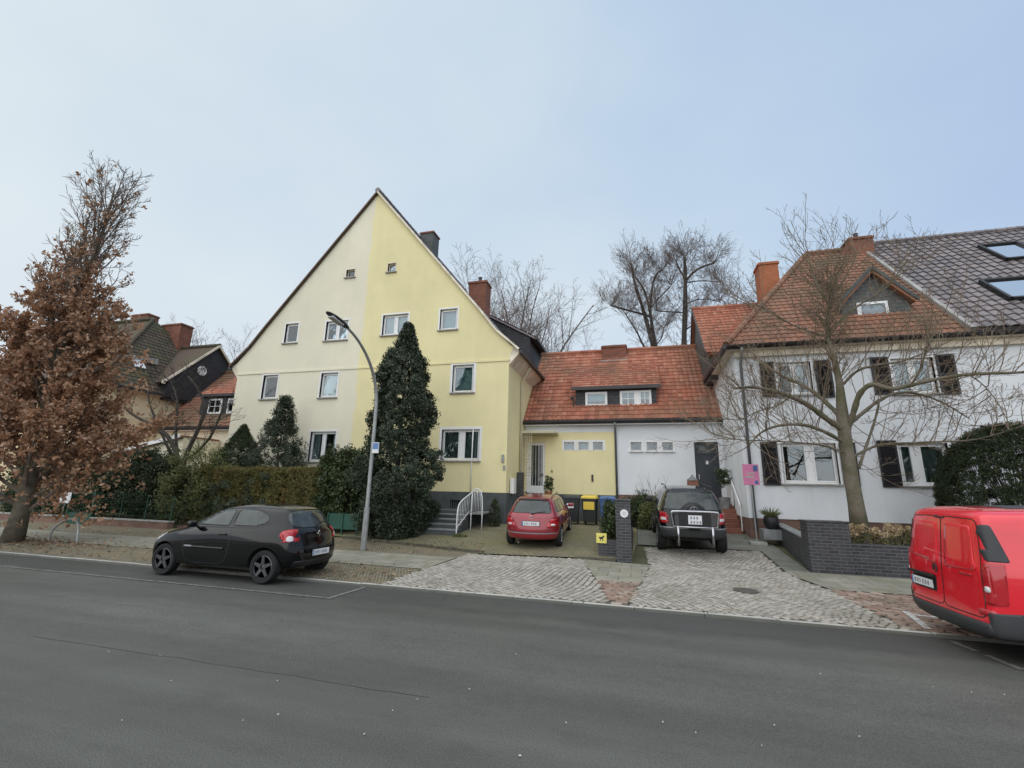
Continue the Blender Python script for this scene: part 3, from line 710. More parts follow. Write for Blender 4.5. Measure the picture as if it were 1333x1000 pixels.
def garden_tree_right():
    """the pollarded bare tree behind the clinker wall"""
    base = Vector((5.62, 14.3, .7)); root = thing('bare_tree', base, 'bare street-side tree with pale mossy trunk behind the dark brick wall', 'tree')
    mb = MB(); tw = MB(); Y0 = 14.3
    def q(px, py, dy=0): return on_y(px, py, Y0+dy)
    tr = [q(1120, 692), q(1114, 655), q(1106, 610), q(1100, 570), q(1097, 545), q(1093, 500), q(1085, 462), q(1078, 440)]
    mb.tube(tr, [.215, .18, .165, .155, .15, .09, .07, .058], 12)
    top = [q(1078, 440), q(1077, 418, .05), q(1081, 395, .1), q(1083, 375, .1), q(1082, 355, .2)]
    mb.tube(top, [.07, .058, .042, .026, .010], 8)
    limbs = [  # (points, r0, r1)
        ([(1098, 560, 0), (1075, 545, -.3), (1052, 527, -.6), (1030, 516, -.9), (1005, 508, -1.1), (975, 503, -1.3), (955, 506, -1.4)], .11, .03),
        ([(1097, 575, 0), (1070, 560, -.5), (1045, 552, -.9), (1015, 553, -1.2), (990, 562, -1.4), (975, 580, -1.5)], .07, .02),
        ([(1100, 548, 0), (1082, 530, .3), (1062, 512, .6), (1042, 500, .9), (1022, 492, 1.1), (1000, 478, 1.3), (975, 455, 1.5)], .09, .025),
        ([(1103, 560, 0), (1112, 535, -.2), (1118, 512, -.4), (1135, 498, -.6), (1158, 508, -.8), (1185, 502, -1.0), (1215, 494, -1.2), (1260, 487, -1.4), (1310, 486, -1.6), (1345, 484, -1.7)], .10, .03),
        ([(1104, 553, 0), (1120, 540, .3), (1145, 520, .5), (1170, 510, .7), (1195, 512, .9), (1225, 522, 1.0), (1262, 545, 1.1)], .075, .018),
        ([(1102, 600, 0), (1118, 590, .2), (1145, 578, .1), (1180, 577, 0), (1220, 575, 0), (1265, 574, -.1), (1300, 565, -.2), (1340, 552, -.3)], .05, .012),
        ([(1098, 500, 0), (1115, 482, -.3), (1140, 475, -.5), (1170, 472, -.7), (1195, 463, -.8), (1225, 450, -.9)], .05, .015),
        ([(1080, 440, 0), (1060, 434, -.1), (1035, 425, -.2), (1010, 412, -.3), (990, 398, -.4)], .04, .012),
        ([(1079, 430, 0), (1100, 412, .2), (1125, 392, .3), (1148, 380, .4), (1164, 364, .4), (1176, 345, .5)], .045, .012),
        ([(1081, 400, 0), (1068, 380, 0), (1060, 362, .1), (1055, 345, .1), (1052, 328, .2)], .045, .012),
        ([(1082, 385, 0), (1098, 365, -.1), (1109, 346, -.2), (1116, 328, -.2)], .035, .010),
        ([(1098, 590, 0), (1075, 580, -.6), (1040, 576, -1), (1000, 574, -1.3), (960, 573, -1.5), (930, 566, -1.6)], .035, .010),
        ([(1145, 520, .4), (1140, 545, .3), (1128, 580, .2), (1118, 610, .1)], .03, .05),
        ([(1030, 516, -.9), (1010, 530, -1), (985, 535, -1.2), (965, 548, -1.2), (945, 545, -1.3)], .03, .01),
        ([(1185, 502, -1.0), (1200, 480, -1.1), (1203, 462, -1.2), (1213, 442, -1.2), (1220, 420, -1.2)], .035, .01),
        ([(1260, 487, -1.4), (1280, 500, -1.4), (1300, 525, -1.5), (1318, 560, -1.5)], .02, .008)]
    P = {'rmin': .0045, 'leaf_depth': 9,
         0: dict(seg=7, kids=(4, 6), ang=34, len=.5, up=.09, wob=.085, sides=4, rk=.6),
         1: dict(seg=4, kids=(2, 3), ang=32, len=.6, up=.07, wob=.10, sides=3, rk=.6),
         2: dict(seg=3, wob=.12, up=.05, sides=3)}
    for pts, r0, r1 in limbs:
        w = [q(a, b, c) for a, b, c in pts]; w = [Vector(v) for v in chaikin([tuple(v) for v in w], 2, False)]; n = len(w)
        mb.tube(w, [.82*(r0+(r1-r0)*i/(n-1))*(1+.12*math.sin(i*2.1)) for i in range(n)], 7)
        L = sum((w[i+1]-w[i]).length for i in range(n-1)); k = int(L*5.5)+4
        for j in range(k):
            t = .22+.78*(j+rnd.random())/k; i = min(int(t*(n-1)), n-2); p = w[i].lerp(w[i+1], t*(n-1)-i); d = (w[i+1]-w[i]).normalized()
            o = Matrix.Rotation(rnd.random()*6.283, 3, d) @ d.orthogonal().normalized()
            nd = d*.55+o*.8+Vector((0, 0, .45))
            branch(tw, p, nd, rnd.uniform(.7, 1.9), .012, 0, P)
    for j in range(120):      # shoots along the leader
        t = rnd.random(); w = tr[5:]+top[1:]; i = min(int(t*(len(w)-1)), len(w)-2); p = w[i].lerp(w[i+1], t*(len(w)-1)-i)
        a = rnd.random()*6.283; branch(tw, p, Vector((math.cos(a), math.sin(a), .9)), rnd.uniform(.6, 1.2), .013, 0, P)
    mb.build('trunk', 'bark_moss', root, smooth=True); tw.build('crown', 'twig_lt', root, fix=False)

def bare_tree_back(name, x, y, H, spread, label, mat, group, nl=7, z0=3.5, seed=1, pollard=False, trunk_r=.28, stems=None):
    global rnd
    keep = rnd; rnd = random.Random(seed); root = tree_root(name, x, y, label, 'tree', group); mb = MB(); tw = MB(); zb = gh(y)
    P = {'rmin': .009, 'leaf_depth': 9,
         0: dict(seg=6, kids=(10, 13), ang=40, len=.5, up=.07, wob=.12, sides=5, rk=.5, taper=.3),
         1: dict(seg=4, kids=(5, 7), ang=40, len=.56, up=.09, wob=.16, sides=3, rk=.55),
         2: dict(seg=3, kids=(4, 6), ang=40, len=.6, up=.07, wob=.18, sides=3, rk=.6),
         3: dict(seg=2, wob=.2, up=.05, sides=3)}
    fork = Vector((x, y, zb+z0))
    mb.tube([(x, y, zb-.2), (x+.1, y, zb+z0*.5), tuple(fork)], [trunk_r*1.2, trunk_r, trunk_r*.85], 9)
    if not pollard:
        for i in range(nl):
            a = i*6.283/nl+rnd.uniform(-.3, .3); tl = R(rnd.uniform(10, 52)) if i else R(4)
            d = Vector((math.cos(a)*math.sin(tl)*spread, math.sin(a)*math.sin(tl)*spread*.7, math.cos(tl)))
            L = (H-z0)*rnd.uniform(.74, .84)
            branch(tw, fork, d, L, trunk_r*.45, 0, P)
    else:
        P2 = {'rmin': .008, 'leaf_depth': 9, 0: dict(seg=4, kids=(4, 6), ang=36, len=.6, up=.07, wob=.10, sides=3, rk=.6), 1: dict(seg=3, kids=(2, 4), ang=38, len=.6, wob=.12, up=.05, sides=3, rk=.7), 2: dict(seg=2, wob=.15, up=.04, sides=3)}
        for pts, r0, r1 in stems:
            w = [Vector(v) for v in chaikin([tuple(v) for v in pts], 1, False)]; n = len(w)
            mb.tube(w, [.7*(r0+(r1-r0)*i/(n-1))*(1+.15*math.sin(i*2.7+r0*50)) for i in range(n)], 7)
            L = sum((w[i+1]-w[i]).length for i in range(n-1)); k = int(L*5)+4
            for j in range(k):
                t = .2+.8*(j+rnd.random())/k; i = min(int(t*(n-1)), n-2); p = w[i].lerp(w[i+1], t*(n-1)-i)
                a = rnd.random()*6.283; branch(tw, p, Vector((math.cos(a)*.9, math.sin(a)*.9, .75)), rnd.uniform(1.0, 2.6), .015, 0, P2)
            for j in range(20):
                a = rnd.random()*6.283; branch(tw, w[-1], Vector((math.cos(a)*.8, math.sin(a)*.8, .9)), rnd.uniform(1.3, 2.8), .015, 0, P2)
    mb.build('trunk', 'bark_dark', root, smooth=True); tw.build('crown', mat, root, fix=False); rnd = keep
    return root

def build_plants():
    oak_left()
    cone_tree('conifer', on_y(511, 697, 14.5).x, 14.5, on_y(541, 424, 14.5).z-gh(14.5), 1.24, lambda t: float(np.interp(t, [0, .1, .33, .47, .70, .82, .9, 1], [.93, 1, .86, .78, .62, .42, .24, .04])),
              'tall dark evergreen spire before the yellow house beside the street lamp', 'conifer', 'leaf_holly', 1500, 84, .07, .19, .0, bumps=.3)
    cone_tree('clipped_yew', -16.9, 16.3, 3.95, 2.6, lambda t: max(.01, (1-t)*.98), 'smooth dark green clipped cone standing behind the hedge', 'conifer', 'leaf_yew', 1600, 60, .045, .13, .0, squash=.9)
    cone_tree('young_conifer', -14.75, 16.2, 5.15, 1.55, lambda t: (1 if t < .3 else max(.06, (1-(t-.3)/.7)**1.25*.85+.08)), 'ragged dark conifer with a thin tip, right of the clipped cone', 'conifer', 'leaf_holly', 620, 75, .06, .2, .0, bumps=.32)
    cone_tree('small_thuja', -5.3, 17.05, 1.02, .25, lambda t: (.6+t*1.6 if t < .25 else max(.1, 1-((t-.25)/.75)**2)), 'small narrow evergreen against the grey plinth, left of the red car', 'shrub', 'leaf_yew', 70, 50, .035, .07)
    bush_box('beech_hedge', -17.2, -11.35, 14.6, 15.6, 2.2, 'long clipped brown and green hedge behind the black hatchback', 'hedge', 'leaf_hedge', 3300, 42, .05, .11)
    bush_ball('rhododendron', -10.75, 15.3, 1.3, .85, 2.95, 'rounded dark glossy bush between the hedge and the evergreen spire', 'bush', 'leaf_rhodo', 620, 60, .085, .2, rough=.14)
    bush_ball('laurel_bush', -9.3, 15.6, .6, .6, 2.45, 'lower dark bush tucked behind the lamp post', 'bush', 'leaf_rhodo', 260, 50, .08, .18, rough=.12)
    bush_ball('yew_bush', -17.6, 15.2, 1.7, 1.1, 3.0, 'greenish loose bush at the left end of the hedge', 'bush', 'leaf_lt', 330, 42, .07, .24, rough=.2)
    bush_ball('evergreen_bush', -20.9, 15.3, 2.3, 1.2, 2.9, 'deep dark bush behind the green garden gate', 'bush', 'leaf_top', 700, 60, .08, .24, rough=.12)
    bush_ball('evergreen_bush', -25.6, 15.0, 2.6, 1.2, 3.2, 'dark bush behind the brown-leaved tree at the left edge', 'bush', 'leaf_yew', 500, 50, .09, .26, rough=.12)
    bush_ball('clipped_ball', 9.35, 14.7, 1.78, 1.35, 3.6, 'big round clipped evergreen dome behind the red van', 'bush', 'leaf_top', 5200, 46, .035, .085, rough=.0, power=2.15, shell=.9)
    # small magnolia in the left garden
    root = tree_root('small_bare_tree', -18.3, 15.6, 'small crooked bare tree with spreading branches above the left garden', 'tree'); mb = MB(); tw = MB()
    def q(px, py, dy=0): return on_y(px, py, 15.6+dy)
    P = {'rmin': .006, 'leaf_depth': 9, 0: dict(seg=4, kids=(4, 5), ang=45, len=.6, up=.14, wob=.2, sides=4, rk=.6), 1: dict(seg=3, kids=(2, 3), ang=40, len=.6, wob=.22, up=.1, sides=3, rk=.7), 2: dict(seg=2, wob=.2, sides=3)}
    base = q(232, 668)
    mb.tube([(base.x, base.y, .3), tuple(q(233, 640)), tuple(q(236, 610))], [.14, .12, .10], 8)
    for pts, r0, r1 in (([(236, 612, 0), (225, 575, 0), (205, 555, -.2), (180, 545, -.3), (160, 530, -.4), (152, 505, -.4)], .07, .02),
                        ([(236, 612, 0), (245, 585, 0), (258, 560, .1), (268, 530, .2), (258, 505, .2), (245, 490, .2)], .07, .02),
                        ([(236, 612, 0), (222, 590, .2), (212, 568, .3), (195, 530, .4), (192, 505, .4)], .05, .015),
                        ([(236, 620, 0), (210, 615, -.3), (175, 622, -.5), (150, 615, -.6), (125, 600, -.7)], .05, .015),
                        ([(240, 600, 0), (262, 585, -.2), (280, 560, -.3), (290, 530, -.3)], .045, .014),
                        ([(232, 600, 0), (228, 560, .3), (232, 520, .4), (222, 495, .5)], .045, .014)):
        w = [Vector(v) for v in chaikin([tuple(q(*p)) for p in pts], 2, False)]; n = len(w)
        mb.tube(w, [1.6*(r0+(r1-r0)*i/(n-1)) for i in range(n)], 6)
        for j in range(13):
            t = .3+.7*(j+rnd.random())/13; i = min(int(t*(n-1)), n-2); p = w[i]; a = rnd.random()*6.283
            branch(tw, p, Vector((math.cos(a), math.sin(a), .7)), rnd.uniform(.6, 1.2), .018, 0, P)
    mb.build('trunk', 'bark_dark', root, smooth=True); tw.build('crown', 'bark_dark', root, fix=False)
    garden_tree_right()
    G = 'bare trees rising behind the houses'
    bare_tree_back('bare_tree', on_y(672, 440, 44).x, 44, on_y(672, 350, 44).z, 1.75, 'wide bare tree rising behind the brick chimney of the yellow house', 'twig_grey', G, 17, 8.0, 3, trunk_r=.34)
    def pb(Y0, *pts): return [on_y(a, b, Y0+(c[0] if c else 0)) for a, b, *c in pts]
    Y = 40
    S = [(pb(Y, (862, 500), (850, 450), (838, 405), (826, 370), (822, 345)), .34, .12), (pb(Y, (862, 490), (852, 440), (845, 400), (838, 375), (828, 362)), .2, .1),
         (pb(Y, (855, 455), (846, 415), (848, 375), (855, 355), (862, 352)), .2, .08), (pb(Y, (846, 412), (832, 408), (810, 402), (795, 398)), .16, .10),
         (pb(Y, (848, 470), (835, 445), (828, 430), (815, 410)), .15, .07), (pb(Y, (848, 400), (858, 388), (868, 378), (874, 372)), .1, .05), (pb(Y, (855, 448), (862, 440), (864, 428)), .09, .05)]
    bare_tree_back('bare_tree', 1.9, Y, 15, 1, 'broad pollarded bare tree behind the red link roof, with knobbly limbs', 'twig_grey', G, z0=6, seed=5, pollard=True, trunk_r=.4, stems=S)
    S = [(pb(Y-1, (890, 500), (890, 450), (892, 400), (892, 360), (891, 335)), .42, .16), (pb(Y-1, (893, 365), (905, 352), (920, 345), (930, 343)), .17, .09),
         (pb(Y-1, (891, 362), (884, 350), (880, 340)), .14, .07), (pb(Y-1, (893, 368), (915, 365), (938, 368)), .09, .04), (pb(Y-1, (893, 395), (915, 388), (937, 393)), .08, .04), (pb(Y-1, (889, 407), (870, 406), (855, 405)), .09, .05),
         (pb(Y-1, (892, 430), (903, 422), (906, 410)), .1, .05)]
    bare_tree_back('bare_tree', 3.2, Y-1, 15, 1, 'tall pollarded bare tree beside the grey slate gable', 'twig_grey', G, z0=6, seed=8, pollard=True, trunk_r=.45, stems=S)
    bare_tree_back('bare_tree', on_y(965, 440, 36).x, 36, on_y(965, 358, 36).z, 1, 'slim bare tree just left of the orange chimney', 'twig_grey', G, 4, 6, 12, trunk_r=.14)
    bare_tree_back('bare_tree', on_y(272, 450, 46).x, 46, on_y(272, 428, 46).z, 1.1, 'hazy bare tree top above the dark roofs on the left', 'twig_grey', G, 6, 8, 14, trunk_r=.3)
    bare_tree_back('bare_tree', on_y(606, 440, 52).x, 52, on_y(606, 355, 52).z, 1.0, 'far bare tree peeping between chimney and gable', 'twig_grey', G, 6, 8, 19, trunk_r=.3)
    bare_tree_back('bare_tree', on_y(722, 440, 56).x, 56, on_y(722, 425, 56).z, 1.2, 'low far bare tree above the link roof ridge', 'twig_grey', G, 5, 6, 23, trunk_r=.25)
# ------------------------------------------------------------------ buildings
def tiled(name, O, U, V, poly, tw, th, mat, parent, amp=.022, lift=.03, jit=.004, under=True, thick=.12):
    """tiles laid on a slope: O origin, U along the eave, V up the slope, poly in (u, v), convex"""
    O, U, V = Vector(O), Vector(U).normalized(), Vector(V).normalized(); N = U.cross(V).normalized()
    if N.z < 0: N = -N
    us = [p[0] for p in poly]; vs = [p[1] for p in poly]; K = 5
    prof = [0, .55*amp, amp, .35*amp, -.3*amp]
    nu = int((max(us)-min(us))/tw)+2; nv = int((max(vs)-min(vs))/th)+2; verts = []; faces = []
    for j in range(nv):
        v0 = min(vs)+j*th
        for i in range(nu):
            u0 = min(us)+(i-.5*(j % 2) if amp < .01 else i)*tw
            if not any(in_poly(poly, u0+tw*a, v0+th*b) for a in (-.1, .5, 1.1) for b in (-.2, .5, 1.2)): continue
            k = len(verts); z = rnd.uniform(-jit, jit); dv = rnd.uniform(-.006, .006)
            for row, (v, l) in enumerate(((v0+dv, lift-.032), (v0+dv, lift), (v0+th*1.06, 0))):
                for q in range(K): verts.append(O+U*(u0+tw*.985*q/(K-1))+V*v+N*(prof[q]+l+z))
            for row in range(2):
                for q in range(K-1): faces.append((k+row*K+q, k+row*K+q+1, k+(row+1)*K+q+1, k+(row+1)*K+q))
    bm = bmesh.new(); bv = [bm.verts.new(v) for v in verts]
    for f in faces: bm.faces.new([bv[i] for i in f])
    m = len(poly); area = sum(poly[i][0]*poly[(i+1) % m][1]-poly[(i+1) % m][0]*poly[i][1] for i in range(m)); s = 1 if area > 0 else -1
    for i in range(m):
        a = O+U*poly[i][0]+V*poly[i][1]; b = O+U*poly[(i+1) % m][0]+V*poly[(i+1) % m][1]
        no = (b-a).cross(N)*s
        bmesh.ops.bisect_plane(bm, geom=bm.verts[:]+bm.edges[:]+bm.faces[:], plane_co=a, plane_no=no.normalized(), clear_outer=True)
    if under:
        pv = [bm.verts.new(O+U*p[0]+V*p[1]-N*.03) for p in poly]; bm.faces.new(pv)
        pw = [bm.verts.new(O+U*p[0]+V*p[1]-N*thick) for p in poly]; bm.faces.new(list(reversed(pw)))
        for i in range(m): bm.faces.new((pv[i], pv[(i+1) % m], pw[(i+1) % m], pw[i]))
    off = rootloc(parent)
    for v in bm.verts: v.co -= off
    me = bpy.data.meshes.new(name); bm.to_mesh(me); bm.free(); me.materials.append(MAT[mat])
    o = bpy.data.objects.new(name, me); COL.objects.link(o); o.parent = parent; return o
def ridge(mb, a, b, r=.11, step=.36):
    """half-round ridge tiles"""
    a, b = Vector(a), Vector(b); d = b-a; L = d.length; d.normalize(); n = max(1, int(L/step))
    for i in range(n):
        p = a+d*(i*L/n); q = a+d*((i+1.06)*L/n); mb.tube([p-Vector((0, 0, .03)), q-Vector((0, 0, .03))], [r*1.08, r*.95], 8)

def window(parent, rect, y, leaves_=2, slim=False, curtain='curtain', wall=.32, surround=.07, sill=True, splits=None, name='window', fr='pvc', bars=0, sillmat='sill', cover=1.0, tilt=False, depth=.11):
    x0, x1, z0, z1 = rect; fy = y+depth; t = .022 if slim else .055
    mb = MB()
    mb.box(x0, x0+t, fy, fy+.07, z0, z1); mb.box(x1-t, x1, fy, fy+.07, z0, z1); mb.box(x0+t, x1-t, fy, fy+.07, z0, z0+t); mb.box(x0+t, x1-t, fy, fy+.07, z1-t, z1)
    if splits is None: splits = [x0+(x1-x0)*(i+1)/leaves_ for i in range(leaves_-1)]; sw = .10
    else: sw = .2
    xs = [x0+t]
    for s in splits:
        mb.box(s-sw/2, s+sw/2, fy-.012, fy+.065, z0+t, z1-t); xs += [s-sw/2, s+sw/2]
    xs.append(x1-t)
    for a, b in zip(xs[::2], xs[1::2]):       # sash frames
        s = .02 if slim else .045
        mb.box(a+.004, a+s, fy-.02, fy+.05, z0+t+.004, z1-t-.004); mb.box(b-s, b-.004, fy-.02, fy+.05, z0+t+.004, z1-t-.004)
        mb.box(a+s, b-s, fy-.02, fy+.05, z0+t+.004, z0+t+s); mb.box(a+s, b-s, fy-.02, fy+.05, z1-t-s, z1-t-.004)
        for k in range(bars):
            zz = z0+(z1-z0)*(k+1)/(bars+1); mb.box(a+s, b-s, fy-.015, fy+.045, zz-.012, zz+.012)
        if bars: xx = (a+b)/2; mb.box(xx-.012, xx+.012, fy-.014, fy+.044, z0+t+s, z1-t-s)
    if surround:
        s = surround; ys, ye = y-.015, y+.02
        mb.box(x0-s, x0, ys, ye, z0-s*.2, z1+s); mb.box(x1, x1+s, ys, ye, z0-s*.2, z1+s); mb.box(x0, x1, ys, ye, z1, z1+s)
        mb.box(x0-.012, x0, ye+.002, fy+.03, z0, z1); mb.box(x1, x1+.012, ye+.002, fy+.03, z0, z1)
    w = mb.build(name, fr, parent)
    g = MB(); g.box(x0+t, x1-t, fy+.012, fy+.02, z0+t, z1-t); g.build('pane', 'glass', w)
    if sill: MB().box(x0-.08, x1+.08, y-.09, fy-.003, z0-.055, z0-.003).build('sill', sillmat, w, bevel=.006)
    if curtain:
        c = MB(); yc = fy+.2; n = int((x1-x0)/.03); v = []
        parts = [(x0-.05, x1+.05)] if cover >= 1 else [(x0-.05, x0+(x1-x0)*cover/2), (x1-(x1-x0)*cover/2, x1+.05)]
        for a, b in parts:
            n = max(4, int((b-a)/.025)); vs = []
            for i in range(n+1):
                x = a+(b-a)*i/n; dy = .022*math.sin(x*55+math.sin(x*9)*2) if curtain not in ('blind', 'picture') else 0
                vs += [(x, yc+dy, z0-.05), (x, yc+dy*.7, z1+.05)]
            c.add(vs, [(2*i, 2*i+2, 2*i+3, 2*i+1) for i in range(n)])
        c.build('curtain', curtain, w, smooth=True, fix=False)
    MB().add([(x0-.4, fy+1.4, z0-.5), (x1+.4, fy+1.4, z0-.5), (x1+.4, fy+1.4, z1+.4), (x0-.4, fy+1.4, z1+.4)], [(0, 1, 2, 3)]).build('room_backdrop', 'dark', w, fix=False)
    return w
def shutter(parent, rect, y):
    x0, x1, z0, z1 = rect; mb = MB(); t = .06; ya, yb = y-.05, y-.012
    mb.box(x0, x0+t, ya, yb, z0, z1); mb.box(x1-t, x1, ya, yb, z0, z1)
    for z in (z0, (z0+z1)/2-t/2, z1-t): mb.box(x0+t, x1-t, ya, yb, z, z+t)
    n = int((z1-z0)/.055)
    for i in range(n):
        z = z0+(i+.5)*(z1-z0)/n; mb.obox(((x0+x1)/2, (ya+yb)/2, z), ((x1-x0)/2-t, 0, 0), (0, .018, .018), (0, -.004, .004))
    mb.box(x0+t, x1-t, yb-.004, yb, z0+t, z1-t)
    return mb.build('shutter', 'shutter', parent)
def chimney(parent, x0, x1, y0, y1, z0, z1, mat='chim', cap=True, pots=0, lead=True):
    mb = MB().box(x0, x1, y0, y1, z0, z1-.12)
    c = mb.build('chimney', mat, parent)
    MB().box(x0-.05, x1+.05, y0-.05, y1+.05, z1-.12, z1-.03).box(x0+.0, x1-.0, y0+.0, y1-.0, z1-.03, z1+.02).build('cap', mat if not cap else 'chim', c, bevel=.01)
    for i in range(pots):
        px = x0+(x1-x0)*(i+1)/(pots+1); MB().lathe([(.10, 0), (.12, .05), (.09, .08), (.085, .32), (.11, .34), (.06, .345)], (px, (y0+y1)/2, z1+.02), 12).build('chimney_pot', 'gutter', c)
    return c
def gutter_pipe(parent, pts, r=.045, mat='pipe', name='downpipe'):
    return MB().tube(pts, r, 10).build(name, mat, parent, smooth=True)
def gutter(parent, a, b, r=.075, mat='gutter'):
    a, b = Vector(a), Vector(b); d = (b-a).normalized(); s = Vector((-d.y, d.x, 0)); mb = MB(); n = 9
    ring = lambda p, rr: [p+s*rr*math.cos(math.pi+math.pi*k/(n-1))+Vector((0, 0, rr*math.sin(math.pi+math.pi*k/(n-1)))) for k in range(n)]
    vs = ring(a, r)+ring(b, r)+ring(a, r-.008)+ring(b, r-.008)
    fs = [(k, k+1, n+k+1, n+k) for k in range(n-1)]+[(2*n+k, 2*n+k+1, 3*n+k+1, 3*n+k) for k in range(n-1)]+[(0, n, 3*n, 2*n), (n-1, 2*n-1, 4*n-1, 3*n-1), tuple(range(n)), tuple(range(n, 2*n))]
    return mb.add(vs, fs).build('gutter', mat, parent, fix=False)

YG, YM, YW = 17.6, 20.5, 17.0
def yellow_house():
    root = thing('gabled_house', (-12.1, YG, .55), 'tall steep-gabled double house, left half cream and right half yellow', 'house')
    ax, az = -12.11, 16.33
    prof = [(-19.36, 7.72), (-18.6, 8.55), (-17.8, 9.55), (ax, az), (-6.4, 9.52), (-5.62, 8.52), (-4.86, 7.72)]
    xl, xr = -19.14, -5.04
    zf = on_y(620, 640.8, YG).z; zs = on_y(553, 474.3, YG).z
    outer = [(xl, zf), (xr, zf), (xr, 7.35)]+list(reversed(prof))+[(xl, 7.35)]
    W = {}
    W['attic1'] = rect_y(451, 351, 462, 361, YG); W['attic2'] = rect_y(505, 343, 515, 354, YG)
    W['a'] = rect_y(371, 421.5, 387.5, 446.5, YG); W['b'] = rect_y(424, 417.8, 452.5, 443, YG); W['c'] = rect_y(498, 409.5, 531, 436, YG); W['d'] = rect_y(572.7, 402.3, 595.2, 429.3, YG)
    W['e'] = rect_y(341.5, 488.5, 360.5, 519.5, YG); W['f'] = rect_y(417, 485.5, 439, 517.5, YG); W['g'] = rect_y(497, 480, 519, 512, YG); W['h'] = rect_y(589, 475, 616.5, 511, YG)
    W['i'] = rect_y(402.5, 562, 436, 601, YG); W['j'] = rect_y(574.5, 559, 624, 599.5, YG)
    MB().holed(outer, list(W.values()), YG, .32).build('wall', 'yellow', root)
    # side and back walls, plinth
    MB().box(xr-.32, xr, YG+.322, 29.7, .3, 7.35).build('side_wall', 'yellow', root)
    MB().box(xl, xl+.32, YG+.322, 29.7, .3, 7.35).build('side_wall', 'yellow', root)
    MB().holed(outer, [], 29.7, .3).build('back_wall', 'yellow', root)
    base = MB().holed([(xl-.03, .2), (xr+.035, .2), (xr+.035, zf-.002), (xl-.03, zf-.002)], [rect_y(586, 651, 600, 662, YG)], YG-.035, .34)
    base.box(xr+.002, xr+.035, YG+.31, 20.46, .2, zf-.002).build('plinth', 'greyplinth', root)
    r = rect_y(586, 651, 600, 662, YG); w = MB().box(r[0], r[1], YG+.12, YG+.16, r[2], r[3]).build('cellar_window', 'dark', root)
    b = MB()
    for i in range(6): x = r[0]+(r[1]-r[0])*(i+.5)/6; b.box(x-.008, x+.008, YG+.05, YG+.07, r[2], r[3])
    b.build('grille', 'galv', w)
    MB().box(xl-.02, xr+.03, YG-.035, YG-.002, zs-.05, zs+.04).build('string_course', 'yellow', root)
    # eave boxes (soffit) along both sides
    for sx, nm in ((1, 'soffit'), (-1, 'soffit')):
        X = xr if sx > 0 else xl
        q = [(X+sx*.004, YG+.01, 7.0), (X+sx*.44, YG+.01, 7.50), (X+sx*.44, YG+.01, 7.62), (X+sx*.004, YG+.01, 7.9)]
        MB().prism(q, (0, 12, 0)).build(nm, 'soffit', root)
        MB().box(min(X+sx*.445, X+sx*.56), max(X+sx*.445, X+sx*.56), YG-.1, 29.6, 7.45, 7.60).build('gutter', 'gutter', root)
    # roof
    def P3(p): return Vector((p[0], 0, p[1]))
    y0, y1 = YG-.14, 29.9
    roof = None
    prof2 = [(-19.62, 7.60)]+prof[1:-1]+[(-4.60, 7.60)]
    for i, (a, b) in enumerate(zip(prof2, prof2[1:])):
        lo, hi = (a, b) if a[1] < b[1] else (b, a)
        d = (P3(hi)-P3(lo)); L = d.length; d.normalize(); n = Vector((-d.z, 0, d.x)) if hi is b else Vector((d.z, 0, -d.x))
        if n.z < 0: n = -n
        O = P3(lo)+Vector((0, y0, 0))+n*.045
        tiled('roof', O, (0, 1, 0), d, [(0, 0), (y1-y0, 0), (y1-y0, L), (0, L)], .30, .34, 'tile_old' if lo[0] < -12 else 'tile_dark', root, thick=.06, lift=.02)
    m = MB(); m2 = MB()      # thin verge strips
    for a, b in zip(prof2, prof2[1:]):
        d = (P3(b)-P3(a)).normalized(); n = Vector((-d.z, 0, d.x)); n = -n if n.z < 0 else n
        if a[0] < -12.2: m.prism([P3(a)+n*.055, P3(b)+n*.055, P3(b)+n*.0, P3(a)+n*.0], (0, .05, 0), (0, YG-.16, 0))
        else: m2.prism([P3(a)+n*.055, P3(b)+n*.055, P3(b)-n*.03, P3(a)-n*.03], (0, .05, 0), (0, YG-.16, 0))
    m.build('verge_board', 'basebrick', root); m2.build('verge_board', 'soffit', root)
    m = MB(); ridge(m, (ax, y0, az+.14), (ax, y1, az+.14), .13); m.build('ridge_tiles', 'tile_dark', root)
    kw = dict(curtain='curtain')
    for k in ('attic1', 'attic2'):
        window(root, W[k], YG, 1, slim=True, curtain=None, surround=.04, fr='soffit')
    window(root, W['a'], YG, 1, curtain='blind'); window(root, W['b'], YG, 2, curtain='curtain', cover=.9); window(root, W['c'], YG, 2, curtain='curtain'); window(root, W['d'], YG, 1, curtain='blind')
    window(root, W['e'], YG, 1, curtain='curtain', cover=.8); window(root, W['f'], YG, 1, curtain='blind'); window(root, W['g'], YG, 1, curtain='blind'); window(root, W['h'], YG, 1, curtain='picture', surround=.10)
    window(root, W['i'], YG, 2, curtain='curtain', cover=.5); window(root, W['j'], YG, 2, curtain='curtain_green', surround=.10, splits=[(W['j'][0]+W['j'][1])/2+.03], cover=.92)
    # shed dormer at the back of the right slope
    ya, yb = 23.0, 27.2
    ck = [(-8.2, 11.62), (-5.42, 10.05), (-5.42, 8.2), (-7.0, 9.4)]
    d = MB().prism([(x, ya, z) for x, z in ck], (0, yb-ya, 0)).build('dormer', 'slate', root)
    v = Vector((-8.35+5.05, 0, 11.84-9.98)); L = v.length
    tiled('dormer_roof', (-5.05, ya-.12, 9.99), (0, 1, 0), v, [(0, 0), (yb-ya+.24, 0), (yb-ya+.24, L), (0, L)], .3, .34, 'tile_dark', d)
    MB().box(-5.12, -5.0, ya-.15, yb+.15, 9.86, 10.0).build('gutter', 'gutter', d)
    chimney(root, -7.95, -7.02, 20.0, 20.75, 9.6, on_y(622, 366, 20).z, pots=1)
